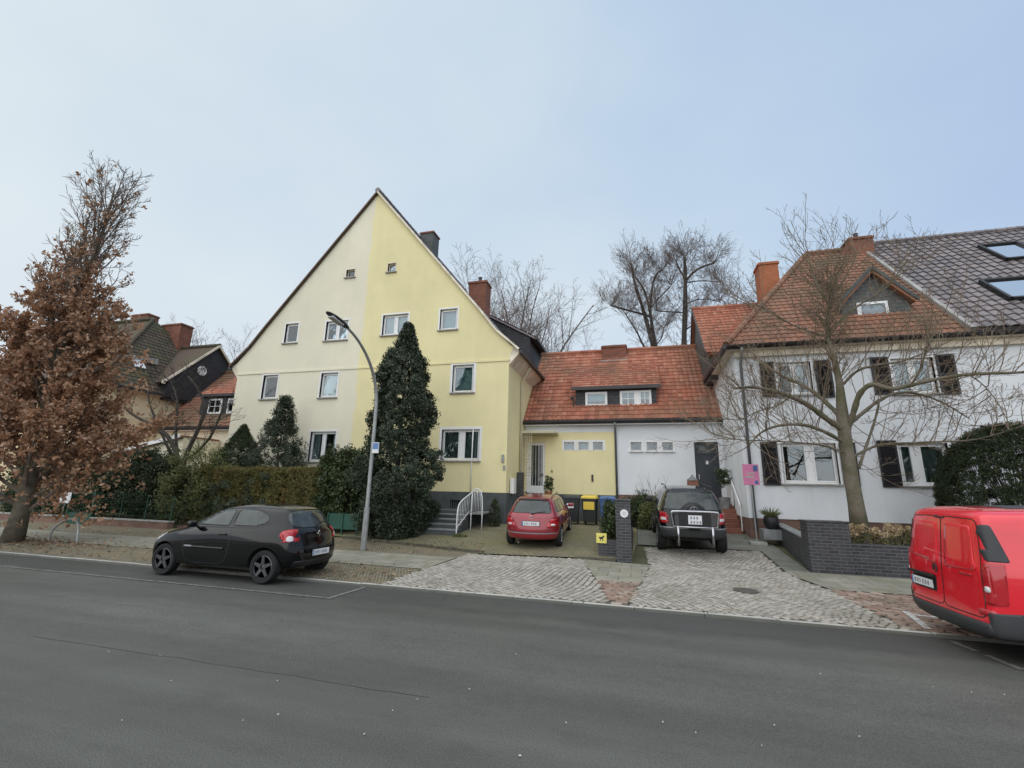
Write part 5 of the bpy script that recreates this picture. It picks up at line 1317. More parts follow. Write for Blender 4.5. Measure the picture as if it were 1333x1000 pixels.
    def seam(s, name, axis, line, w=.008, mat='black', parent=None, t=.0015, closed=False, rad=.09):
        pts = roundpoly(line, rad, closed) if len(line) > 2 else line; den = []
        if closed: pts = pts+[pts[0]]
        for a, b in zip(pts, pts[1:]):
            a, b = Vector(a), Vector(b); m = max(1, int((b-a).length/.04)); den += [tuple(a.lerp(b, j/m)) for j in range(m)]
        den.append(tuple(pts[-1])); vs = []; fs = []; prev = None
        for i, q in enumerate(den):
            p, n = s.ray(axis, *q)
            if p is None or n.dot(AXD[axis]) < .2: prev = None; continue
            a = Vector(den[max(0, i-1)]); b = Vector(den[min(len(den)-1, i+1)]); d2 = (b-a).normalized(); pr = Vector((-d2.y, d2.x))*w/2
            p1, n1 = s.ray(axis, q[0]+pr.x, q[1]+pr.y); p2, n2 = s.ray(axis, q[0]-pr.x, q[1]-pr.y)
            if p1 is None or p2 is None or (p1-p2).length > w*4: prev = None; continue
            k = len(vs); vs += [p1+n1*t, p2+n2*t]
            if prev is not None and (vs[prev]-vs[k]).length < .2: fs.append((prev, prev+1, k+1, k))
            prev = k
        if fs: return MB().add(vs, fs).build(name, mat, parent or s.root, world=False, fix=False)
    def add_wheels(s, style='spoke', spokes=5, rimmat='rim', rim=.70):
        r, w = s.r, s.tw
        for x in s.wheels:
            for sy in (1, -1):
                y = sy*s.wy
                wh = MB(); yo, yi = w/2, -w/2
                prof = [(r*rim*.98, yi), (r*.93, yi), (r*.985, yi*.8), (r, yi*.5), (r, yo*.5), (r*.985, yo*.8), (r*.93, yo), (r*rim, yo*.96), (r*rim*.97, yo*.8)]
                m = MB().lathe([(a, b*sy) for a, b in prof], (x, y, r), 40, 'y')
                ty = m.build('wheel', 'rubber', s.root, smooth='auto', world=False)
                m = MB(); rr = r*rim
                m.lathe([(rr*.97, sy*w*.40), (rr*.90, sy*w*.46), (rr*.86, sy*w*.40), (rr*.84, sy*w*.05), (.02, sy*w*.02)], (x, y, r), 40, 'y')
                m.lathe([(rr*.30, sy*w*.05), (rr*.28, sy*w*.34), (rr*.18, sy*w*.40), (.01, sy*w*.41)], (x, y, r), 20, 'y')
                for k in range(spokes):
                    for off in ((-.13, .13) if style == 'double' else (0,)):
                        a = 2*math.pi*k/spokes+.3+off; dr = Vector((math.cos(a), 0, math.sin(a))); dt = Vector((-math.sin(a), 0, math.cos(a))); wd = rr*(.075 if style == 'double' else (.17 if style == 'spoke' else .22))
                        c0 = Vector((x, y+sy*w*.37, r))+dr*rr*.2; c1 = Vector((x, y+sy*w*.41, r))+dr*rr*.90
                        q = Vector((0, sy*.02, 0))
                        m.add([c0-dt*wd*1.2-q, c0+dt*wd*1.2-q, c1+dt*wd*.8-q, c1-dt*wd*.8-q, c0-dt*wd+q, c0+dt*wd+q, c1+dt*wd*.6+q, c1-dt*wd*.6+q], [(0,3,2,1),(4,5,6,7),(0,1,5,4),(1,2,6,5),(2,3,7,6),(3,0,4,7)])
                m.build('rim', rimmat, ty, world=False, smooth='auto')
        # axles and floor pan, so that the space under the body is not empty
        m = MB(); x0, x1 = s.wheels[0], s.wheels[-1]
        for x in s.wheels: m.tube([(x, -s.wy, s.r), (x, s.wy, s.r)], .035, 8)
        m.box(x0+s.r+.1, x1-s.r-.1, -.62, .62, s.r*.62, s.r*.95)
        m.build('underbody', 'black', s.root, world=False)
    def plate(s, axis, y, z, w=.52, h=.115, mat='plate', rows=1, blue=True):
        p, n = s.ray(axis, y, z); sg = -1 if axis == 'rear' else 1
        m = MB().box(-.008, .008, -w/2, w/2, -h/2, h/2); x = min(s.ray(axis, y+a, z+b)[0].x for a in (-w/2, w/2) for b in (-h/2, h/2)) if sg < 0 else p.x
        fr = MB().box(x-.014, x-.002, y-w/2-.012, y+w/2+.012, z-h/2-.012, z+h/2+.012).build('plate_holder', 'black', s.root, world=False)
        MB().box(x-.022, x-.0145, y-w/2, y+w/2, z-h/2, z+h/2).build('number_plate', mat, fr, world=False, bevel=.003)
        m = MB()       # blurred characters read only as grey marks
        for rw in range(rows):
            zz = z+h/2*(0 if rows == 1 else (.45 if rw == 0 else -.45)); hh = h*.26 if rows == 1 else h*.17
            yy = w/2-.075
            for i in range(6 if rows == 1 else 4):
                cw = .040 if i not in (2,) else .02
                m.box(x-.0235, x-.0223, y+yy-cw, y+yy, zz-hh, zz+hh); yy -= .064 if rows == 1 else .068
        m.build('plate_marks', 'platesmear', fr, world=False)
        if blue: MB().box(x-.0236, x-.0224, y+w/2-.04, y+w/2-.002, z-h/2+.004, z+h/2-.004).build('plate_band', 'bluesign', fr, world=False)

def R_(x, y, z): return dict(x=x, y=y, z=z)
def ring(fx, fz, rx, rz, side, w, fc=.22, rc=.20, sz=None, fw=.96, rw=.96, fb=.05, rb=.04):
    """12-column half ring. side = six x positions (front to back), w = half width (or list of six)"""
    ws = w if isinstance(w, (list, tuple)) else [w]*6
    if sz is None: sz = [fz+(rz-fz)*(fx-x)/(fx-rx) for x in side]
    x = [fx, fx-fb, fx-fc]+list(side)+[rx+rc, rx+rb, rx]
    y = [0, ws[0]*.55*fw, ws[0]*.90*fw]+list(ws)+[ws[-1]*.93*rw, ws[-1]*.58*rw, 0]
    z = [fz, fz, (fz+sz[0])/2]+list(sz)+[(rz+sz[-1])/2, rz, rz]
    return R_(x, y, z)

def hatchback():
    L = 4.0; sd = [3.62, 3.1, 2.3, 1.75, 1.1, .45]
    rings = [
        ring(3.84, .20, .20, .26, sd, [.70, .78, .80, .80, .79, .70]),
        ring(3.96, .24, .05, .30, sd, [.79, .85, .85, .85, .85, .79]),
        ring(3.99, .42, .0, .48, sd, [.82, .885, .87, .87, .88, .83]),
        ring(3.97, .60, .02, .66, sd, [.82, .885, .865, .87, .885, .84]),
        ring(3.84, .74, .10, .84, sd, [.79, .865, .855, .86, .87, .835], sz=[.80, .86, .86, .87, .88, .88], rc=.17),
        ring(3.45, .88, .13, .96, [3.2, 2.92, 2.3, 1.75, 1.1, .48], [.69, .80, .825, .83, .83, .78], sz=[.91, .94, .96, .98, 1.0, 1.0], rc=.16),
        ring(2.98, .99, .20, 1.04, [2.82, 2.72, 2.25, 1.75, 1.12, .52], [.66, .765, .79, .795, .79, .74], sz=[1.0, 1.0, 1.02, 1.03, 1.05, 1.05], rc=.14, fc=.05),
        ring(2.40, 1.30, .36, 1.30, [2.28, 2.2, 2.0, 1.65, 1.15, .62], [.60, .64, .655, .66, .645, .61], sz=[1.31, 1.31, 1.33, 1.35, 1.35, 1.32], rc=.12, fc=.04),
        ring(2.02, 1.425, .44, 1.40, [1.95, 1.9, 1.75, 1.5, 1.1, .68], [.50, .54, .56, .57, .56, .52], sz=[1.42, 1.425, 1.44, 1.45, 1.445, 1.41], rc=.12, fc=.04),
        ring(1.80, 1.465, .58, 1.43, [1.72, 1.65, 1.5, 1.3, 1.05, .8], [.25, .3, .32, .33, .32, .3], sz=[1.465, 1.47, 1.48, 1.485, 1.475, 1.45], rc=.06, fc=.04)]
    c = Car('parked_car', (-6.50, 8.72, .01), math.pi, 0, 'black three-door hatchback parked half on the kerb at the left', 'car', 'paint_black', rings, [.70, 3.26], .312, .2, .745)
    c.add_wheels('spoke', 5, 'rim', .74)
    # glass
    for ax in ('left', 'right'):
        w = c.patch('side_window', ax, [(2.62, 1.04), (2.12, 1.33), (1.72, 1.375), (1.71, 1.045)], 'carglass_lt', rnd_=2, k=.12)
        c.patch('side_window', ax, [(1.63, 1.05), (1.63, 1.375), (1.15, 1.365), (.86, 1.26), (.78, 1.16), (.98, 1.065)], 'carglass_lt', rnd_=2, rad=.13)
        c.seam('window_surround', ax, [(2.72, 1.0), (2.14, 1.355), (1.6, 1.405), (1.12, 1.385), (.78, 1.24), (.72, 1.13), (.98, 1.035), (1.8, 1.015)], .026, 'black', closed=True, rad=.12)
        d = c.seam('door', ax, [(2.74, .98), (2.78, .70), (2.66, .38), (2.5, .31), (1.75, .31), (1.60, .42), (1.56, .8), (1.60, 1.04)], .012)
        c.patch('side_strip', ax, [(2.68, .585), (2.68, .625), (1.68, .625), (1.68, .585)], 'paint_black', t=.018, rnd_=0)
        m = c.patch('trim_badge', ax, [(2.70, .60), (2.70, .635), (2.50, .635), (2.50, .60)], 'silver', t=.022, rnd_=1)
        c.patch('door_handle', ax, [(1.86, .86), (1.86, .895), (1.68, .90), (1.68, .865)], 'paint_black', t=.028, rnd_=1)
        c.patch('fuel_flap' if ax == 'right' else 'sill_trim', ax, [(2.45, .225), (2.45, .30), (1.25, .30), (1.25, .225)], 'black', t=.008, rnd_=1)
        c.patch('tail_lamp', ax, [(.42, .99), (.44, .90), (.34, .80), (.10, .78), (.10, .99), (.28, 1.02)], 'lampred', t=.012, rnd_=2)
        sy = 1 if ax == 'left' else -1
        m = MB(); m.obox((2.52, sy*.93, 1.06), (.05, 0, .005), (0, .09, 0), (.0, 0, .06)); o = m.build('mirror', 'paint_black', c.root, world=False, bevel=.03, smooth=True)
        MB().tube([(2.56, sy*.76, 1.0), (2.53, sy*.87, 1.03)], .022, 6).build('mirror_arm', 'black', o, world=False)
        c.patch('headlamp', ax, [(3.80, .62), (3.84, .74), (3.46, .86), (3.30, .84), (3.50, .70)], 'lampwhite', t=.008, rnd_=2)
    for sy in (1, -1):
        c.patch('tail_lamp', 'rear', [(sy*.67, .985), (sy*.82, .99), (sy*.85, .80), (sy*.70, .77), (sy*.635, .82)], 'lampred', t=.014, rnd_=2)
        c.patch('reversing_lamp', 'rear', [(sy*.64, .895), (sy*.73, .89), (sy*.75, .80), (sy*.70, .78), (sy*.635, .81)], 'lampwhite', t=.020, rnd_=2)
    c.patch('rear_window', 'rear', [(-.60, 1.06), (-.545, 1.33), (-.2, 1.365), (.2, 1.365), (.545, 1.33), (.60, 1.06), (0, 1.02)], 'carglass_lt', rnd_=2, rad=.14)
    c.seam('tailgate_seam', 'rear', [(-.68, 1.02), (-.60, 1.36), (.60, 1.36), (.68, 1.02), (.56, .80), (.50, .68), (-.50, .68), (-.56, .80)], .011, closed=True)
    c.patch('bumper_insert', 'rear', [(-.62, .30), (-.62, .42), (.62, .42), (.62, .30)], 'black', t=.006, rnd_=2)
    c.seam('bumper_seam', 'rear', [(-.74, .70), (-.5, .66), (.5, .66), (.74, .70)], .012)
    m = MB(); m.tube([(.02, -.0, 1.075), (.14, -.16, 1.13), (.20, -.36, 1.13)], .011, 6)
    pts = [c.ray('rear', y, z)[0]+Vector((-.02, 0, 0)) for y, z in ((0, 1.05), (-.15, 1.12), (-.38, 1.13))]
    MB().tube(pts, [.016, .012, .010], 6).build('rear_wiper', 'black', c.root, world=False)
    # diamond emblem
    p = c.ray('rear', 0, .90)[0]
    dm = MB()
    o4 = [(0, .07), (.045, 0), (0, -.07), (-.045, 0)]; i4 = [(0, .038), (.022, 0), (0, -.038), (-.022, 0)]
    for k in range(4):
        a, b, d, e = o4[k], o4[(k+1) % 4], i4[(k+1) % 4], i4[k]
        dm.prism([(p.x-.02, a[0], p.z+a[1]), (p.x-.02, b[0], p.z+b[1]), (p.x-.02, d[0], p.z+d[1]), (p.x-.02, e[0], p.z+e[1])], (.02, 0, 0))
    dm.build('emblem', 'chrome', c.root, world=False)
    c.patch('windscreen', 'front', [(-.66, 1.04), (-.54, 1.33), (.54, 1.33), (.66, 1.04)], 'carglass', rnd_=2)
    c.patch('grille', 'front', [(-.4, .34), (-.4, .46), (.4, .46), (.4, .34)], 'black', rnd_=2)
    c.plate('rear', 0, .55); MB().tube([(.55, 0, 1.46), (.35, 0, 1.60)], .006, 5).build('aerial', 'black', c.root, world=False)

def estate_car():
    sd = [3.9, 3.3, 2.55, 1.9, 1.15, .45]
    rings = [
        ring(4.3, .20, .18, .24, sd, [.66, .74, .77, .77, .76, .68]),
        ring(4.44, .25, .04, .28, sd, [.74, .80, .83, .83, .82, .77]),
        ring(4.48, .42, .0, .46, sd, [.77, .83, .85, .85, .85, .81]),
        ring(4.46, .58, .02, .62, sd, [.77, .83, .85, .85, .85, .82]),
        ring(4.36, .72, .07, .80, sd, [.74, .81, .835, .84, .84, .82], sz=[.78, .82, .83, .84, .86, .86], rc=.12),
        ring(4.0, .84, .09, .90, [3.7, 3.25, 2.55, 1.9, 1.15, .45], [.70, .78, .81, .815, .815, .79], sz=[.88, .90, .92, .93, .94, .94], rc=.10),
        ring(3.42, .94, .12, .95, [3.25, 3.1, 2.5, 1.9, 1.15, .45], [.66, .74, .775, .78, .775, .75], sz=[.95, .95, .96, .96, .97, .97], rc=.08, fc=.05),
        ring(2.72, 1.28, .40, 1.30, [2.6, 2.5, 2.2, 1.75, 1.2, .66], [.57, .60, .61, .615, .61, .59], sz=[1.29, 1.30, 1.31, 1.32, 1.32, 1.31], rc=.08, fc=.04),
        ring(2.45, 1.38, .50, 1.38, [2.35, 2.28, 2.0, 1.65, 1.2, .75], [.49, .52, .54, .545, .54, .51], sz=[1.385, 1.39, 1.40, 1.41, 1.41, 1.39], rc=.08, fc=.04),
        ring(2.2, 1.42, .62, 1.41, [2.1, 2.0, 1.8, 1.5, 1.15, .85], [.25, .3, .32, .33, .32, .3], sz=[1.425, 1.43, 1.44, 1.44, 1.44, 1.42], rc=.06, fc=.04)]
    y = 13.55
    c = Car('parked_car', (-3.10, y, gh(y)+.05), R(92.5), R(4.3), 'dark red estate car parked on the mossy yard before the yellow house', 'car', 'paint_red', rings, [.78, 3.45], .30, .19, .74)
    c.add_wheels('spoke', 8, 'silver', .70)
    for ax in ('left', 'right'):
        c.patch('side_window', ax, [(3.02, .985), (2.55, 1.27), (2.02, 1.33), (1.98, .99)], 'carglass', rnd_=2, k=.12)
        c.patch('side_window', ax, [(1.90, .99), (1.94, 1.33), (1.28, 1.33), (1.18, .99)], 'carglass', rnd_=2, k=.12)
        c.patch('side_window', ax, [(1.10, .99), (1.20, 1.33), (.80, 1.31), (.46, 1.01)], 'carglass', rnd_=2, k=.12)
        c.seam('door', ax, [(3.05, .95), (3.1, .6), (2.95, .32), (2.08, .30), (2.0, .6), (1.95, .96)], .011)
        c.seam('door', ax, [(1.92, .96), (1.98, .6), (1.98, .32), (1.5, .30), (1.2, .62), (1.12, .96)], .011)
        c.patch('side_strip', ax, [(4.1, .50), (4.1, .56), (.2, .60), (.2, .54)], 'paint_red', t=.014, rnd_=0)
        for x in (2.15, 1.35): c.patch('door_handle', ax, [(x, .80), (x, .835), (x+.17, .835), (x+.17, .80)], 'paint_red', t=.026, rnd_=1)
        c.patch('tail_lamp', ax, [(.30, .85), (.30, .62), (.09, .62), (.09, .85)], 'lampred', t=.012, rnd_=1)
        sy = 1 if ax == 'left' else -1
        o = MB().obox((2.95, sy*.90, .99), (.06, 0, .0), (0, .09, 0), (0, 0, .055)).build('mirror', 'paint_red', c.root, world=False, bevel=.03, smooth=True)
        MB().tube([(2.95, sy*.74, .95), (2.95, sy*.84, .97)], .02, 6).build('mirror_arm', 'black', o, world=False)
        m = MB(); m.tube([(2.2, sy*.53, 1.43), (2.15, sy*.53, 1.465), (.85, sy*.53, 1.455), (.78, sy*.53, 1.41)], .014, 6); m.build('roof_rail', 'black', c.root, world=False)
        c.patch('headlamp', ax, [(4.28, .60), (4.30, .72), (4.0, .78), (3.98, .62)], 'lampwhite', t=.008, rnd_=1)
    for sy in (1, -1):
        c.patch('tail_lamp', 'rear', [(sy*.56, .85), (sy*.79, .85), (sy*.82, .63), (sy*.56, .63)], 'lampred', t=.014, rnd_=1)
        c.patch('reversing_lamp', 'rear', [(sy*.58, .72), (sy*.70, .72), (sy*.70, .66), (sy*.58, .66)], 'lampwhite', t=.020, rnd_=1)
    c.patch('rear_window', 'rear', [(-.60, 1.0), (-.50, 1.32), (0, 1.355), (.50, 1.32), (.60, 1.0)], 'carglass_lt', rnd_=2, k=.16)
    c.seam('tailgate_seam', 'rear', [(-.70, .93), (-.56, 1.37), (.56, 1.37), (.70, .93), (.54, .84), (.54, .50), (-.54, .50), (-.54, .84)], .010, closed=True)
    c.patch('spoiler_trim', 'rear', [(-.50, 1.345), (-.50, 1.375), (.50, 1.375), (.50, 1.345)], 'black', t=.02, rnd_=1)
    c.seam('bumper_trim', 'rear', [(-.80, .455), (0, .45), (.80, .455)], .035, 'silver', t=.008)
    c.seam('bumper_seam', 'rear', [(-.78, .60), (-.56, .50), (.56, .50), (.78, .60)], .010)
    pts = [c.ray('rear', yy, z)[0]+Vector((-.02, 0, 0)) for yy, z in ((0, .98), (-.2, 1.03), (-.42, 1.05))]
    MB().tube(pts, [.016, .012, .010], 6).build('rear_wiper', 'black', c.root, world=False)
    p = c.ray('rear', 0, .90)[0]; m = MB()
    m.tube([(p.x-.006, .042*math.cos(a), p.z+.042*math.sin(a)) for a in [6.2832*i/20 for i in range(21)]], .006, 5)
    for k in range(3):
        a = math.pi/2+k*2.094; m.tube([(p.x-.006, 0, p.z), (p.x-.006, .042*math.cos(a), p.z+.042*math.sin(a))], .006, 4)
    m.build('emblem', 'chrome', c.root, world=False)
    c.patch('windscreen', 'front', [(-.64, .99), (-.52, 1.28), (.52, 1.28), (.64, .99)], 'carglass', rnd_=2)
    c.patch('grille', 'front', [(-.32, .52), (-.32, .68), (.32, .68), (.32, .52)], 'black', rnd_=2)
    c.plate('rear', 0, .72); MB().tube([(.14, .35, .2), (-.02, .35, .19)], .025, 8).build('exhaust', 'steel', c.root, world=False)

def suv():
    sd = [4.0, 3.4, 2.65, 1.95, 1.15, .45]
    rings = [
        ring(4.35, .34, .22, .36, sd, [.72, .78, .80, .80, .80, .74]),
        ring(4.55, .40, .06, .42, sd, [.80, .86, .88, .88, .88, .85]),
        ring(4.60, .56, .0, .58, sd, [.84, .90, .92, .92, .92, .90], rc=.12),
        ring(4.58, .74, .0, .74, sd, [.84, .90, .92, .92, .92, .91], rc=.10),
        ring(4.50, .92, .05, .95, sd, [.82, .89, .915, .915, .915, .90], rc=.10),
        ring(4.30, 1.05, .07, 1.10, sd, [.80, .87, .90, .90, .90, .88], sz=[1.08, 1.10, 1.12, 1.13, 1.14, 1.14], rc=.09),
        ring(3.45, 1.16, .09, 1.18, [3.3, 3.15, 2.6, 1.95, 1.15, .42], [.76, .84, .865, .87, .87, .85], sz=[1.17, 1.17, 1.18, 1.18, 1.19, 1.19], rc=.08, fc=.05),
        ring(2.85, 1.56, .28, 1.60, [2.72, 2.62, 2.3, 1.85, 1.15, .50], [.66, .70, .715, .72, .715, .70], sz=[1.58, 1.59, 1.61, 1.62, 1.62, 1.61], rc=.07, fc=.04),
        ring(2.60, 1.70, .36, 1.72, [2.5, 2.4, 2.1, 1.75, 1.15, .58], [.57, .61, .63, .635, .63, .62], sz=[1.71, 1.72, 1.74, 1.75, 1.75, 1.74], rc=.07, fc=.04),
        ring(2.4, 1.76, .5, 1.77, [2.3, 2.2, 1.9, 1.6, 1.1, .75], [.25, .3, .35, .36, .36, .35], sz=[1.765, 1.77, 1.79, 1.80, 1.80, 1.78], rc=.06, fc=.04)]
    y = 13.85
    c = Car('parked_car', (1.40, y, gh(y)+.05), R(91), R(4.0), 'black off-road vehicle with a steel rear bar before the white door', 'off-road car', 'paint_black', rings, [.86, 3.68], .365, .25, .80)
    c.add_wheels('spoke', 5, 'silver', .62)
    for ax in ('left', 'right'):
        for p in ([(3.12, 1.21), (2.72, 1.55), (2.12, 1.62), (2.08, 1.21)], [(2.0, 1.21), (2.04, 1.62), (1.30, 1.63), (1.26, 1.21)], [(1.14, 1.21), (1.18, 1.63), (.66, 1.60), (.40, 1.22)]):
            c.patch('side_window', ax, p, 'carglass', rnd_=2, k=.12)
        c.seam('door', ax, [(3.15, 1.15), (3.2, .8), (3.05, .46), (2.12, .44), (2.04, 1.17)], .012)
        c.seam('door', ax, [(2.02, 1.17), (2.06, .46), (1.55, .44), (1.3, .8), (1.22, 1.17)], .012)
        c.patch('side_strip', ax, [(3.1, .68), (3.1, .76), (1.4, .76), (1.4, .68)], 'greyplastic', t=.014, rnd_=0)
        for x in (2.2, 1.42): c.patch('door_handle', ax, [(x, 1.02), (x, 1.055), (x+.18, 1.055), (x+.18, 1.02)], 'black', t=.028, rnd_=1)
        sy = 1 if ax == 'left' else -1
        o = MB().obox((3.0, sy*1.02, 1.24), (.05, 0, .0), (0, .11, 0), (0, 0, .08)).build('mirror', 'black', c.root, world=False, bevel=.035, smooth=True)
        MB().tube([(3.0, sy*.84, 1.18), (3.0, sy*.94, 1.21)], .025, 6).build('mirror_arm', 'black', o, world=False)
        c.patch('tail_lamp', ax, [(.34, 1.13), (.34, .86), (.10, .86), (.10, 1.13)], 'lampred', t=.012, rnd_=1)
        c.patch('wheel_arch_trim', ax, [(.20, .62), (.28, .80), (.6, .93), (1.1, .93), (1.44, .80), (1.52, .62), (1.40, .62), (1.2, .84), (.86, .88), (.52, .84), (.32, .62)], 'greyplastic', t=.012, rnd_=1, step=.04)
        c.patch('headlamp', ax, [(4.48, .80), (4.50, .96), (4.2, 1.02), (4.2, .82)], 'lampwhite', t=.008, rnd_=1)
    for sy in (1, -1):
        c.patch('tail_lamp', 'rear', [(sy*.66, 1.12), (sy*.86, 1.12), (sy*.89, .84), (sy*.68, .84)], 'lampred', t=.014, rnd_=1)
        c.patch('reversing_lamp', 'rear', [(sy*.69, .99), (sy*.82, .99), (sy*.82, .91), (sy*.69, .91)], 'lampwhite', t=.020, rnd_=1)
    c.patch('rear_window', 'rear', [(-.76, 1.21), (-.64, 1.64), (0, 1.69), (.64, 1.64), (.76, 1.21)], 'carglass_lt', rnd_=2, k=.14)
    c.patch('bumper', 'rear', [(-.84, .50), (-.84, .70), (.84, .70), (.84, .50)], 'greyplastic', t=.03, rnd_=1)
    c.patch('bumper_top', 'rear', [(-.84, .705), (-.84, .745), (.84, .745), (.84, .705)], 'silver', t=.034, rnd_=0)
    c.seam('tailgate_seam', 'rear', [(-.80, 1.17), (-.66, 1.70), (.66, 1.70), (.80, 1.17), (.66, 1.12), (.64, .78), (-.64, .78), (-.66, 1.12)], .012, closed=True)
    # spare wheel under a cover, steel bar
    m = MB().lathe([(.01, -.30), (.30, -.29), (.345, -.25), (.36, -.20), (.36, -.07), (.34, -.04)], (.0, 0, 1.07), 36, 'x'); sp = m.build('spare_wheel', 'black', c.root, world=False, smooth='auto')
    m = MB(); m.lathe([(.001, -.312), (.001, -.310)], (0, 0, 1.24), 6, 'x').tube([(-.305, .10*math.cos(a), 1.24+.10*math.sin(a)) for a in [6.2832*i/20 for i in range(21)]], .009, 5)
    for k in range(3): a = math.pi/2+k*2.094; m.tube([(-.305, 0, 1.24), (-.305, .10*math.cos(a), 1.24+.10*math.sin(a))], .010, 4)
    m.build('emblem', 'silver', sp, world=False)
    m = MB(); x = -.40
    m.tube(chaikin([(x, -.54, .80), (x, -.60, 1.20), (x, -.52, 1.225), (x, .52, 1.225), (x, .60, 1.20), (x, .54, .80)], 3, False), .030, 10)
    m.tube([(x, -.54, .82), (x, .54, .82)], .028, 10)
    for s in (-1, 1): m.tube([(x, s*.43, .84), (x, s*.43, .36), (.1, s*.43, .42)], .034, 10); m.tube([(x, s*.42, .62), (.1, s*.42, .60)], .02, 8)
    b = m.build('rear_bar', 'steel', c.root, world=False, smooth=True)
    MB().box(x-.02, x+.005, -.40, .40, .855, 1.19).build('bar_panel', 'black', b, world=False)
    MB().box(x-.04, x-.021, -.17, .17, .90, 1.13).build('number_plate', 'plate', b, world=False, bevel=.004)
    m = MB()
    for rr_, n in ((1.065, 3), (.955, 4)):
        for i in range(n): m.box(x-.042, x-.0405, .12-.075*i-.045, .12-.075*i, rr_-.035, rr_+.035)
    m.build('plate_marks', 'platesmear', b, world=False)
    c.patch('windscreen', 'front', [(-.72, 1.22), (-.6, 1.56), (.6, 1.56), (.72, 1.22)], 'carglass', rnd_=2)
    m = MB()
    for s in (-1, 1): m.tube([(2.4, s*.62, 1.76), (2.35, s*.62, 1.81), (.7, s*.62, 1.81), (.65, s*.62, 1.76)], .016, 6)
    m.build('roof_rail', 'black', c.root, world=False)

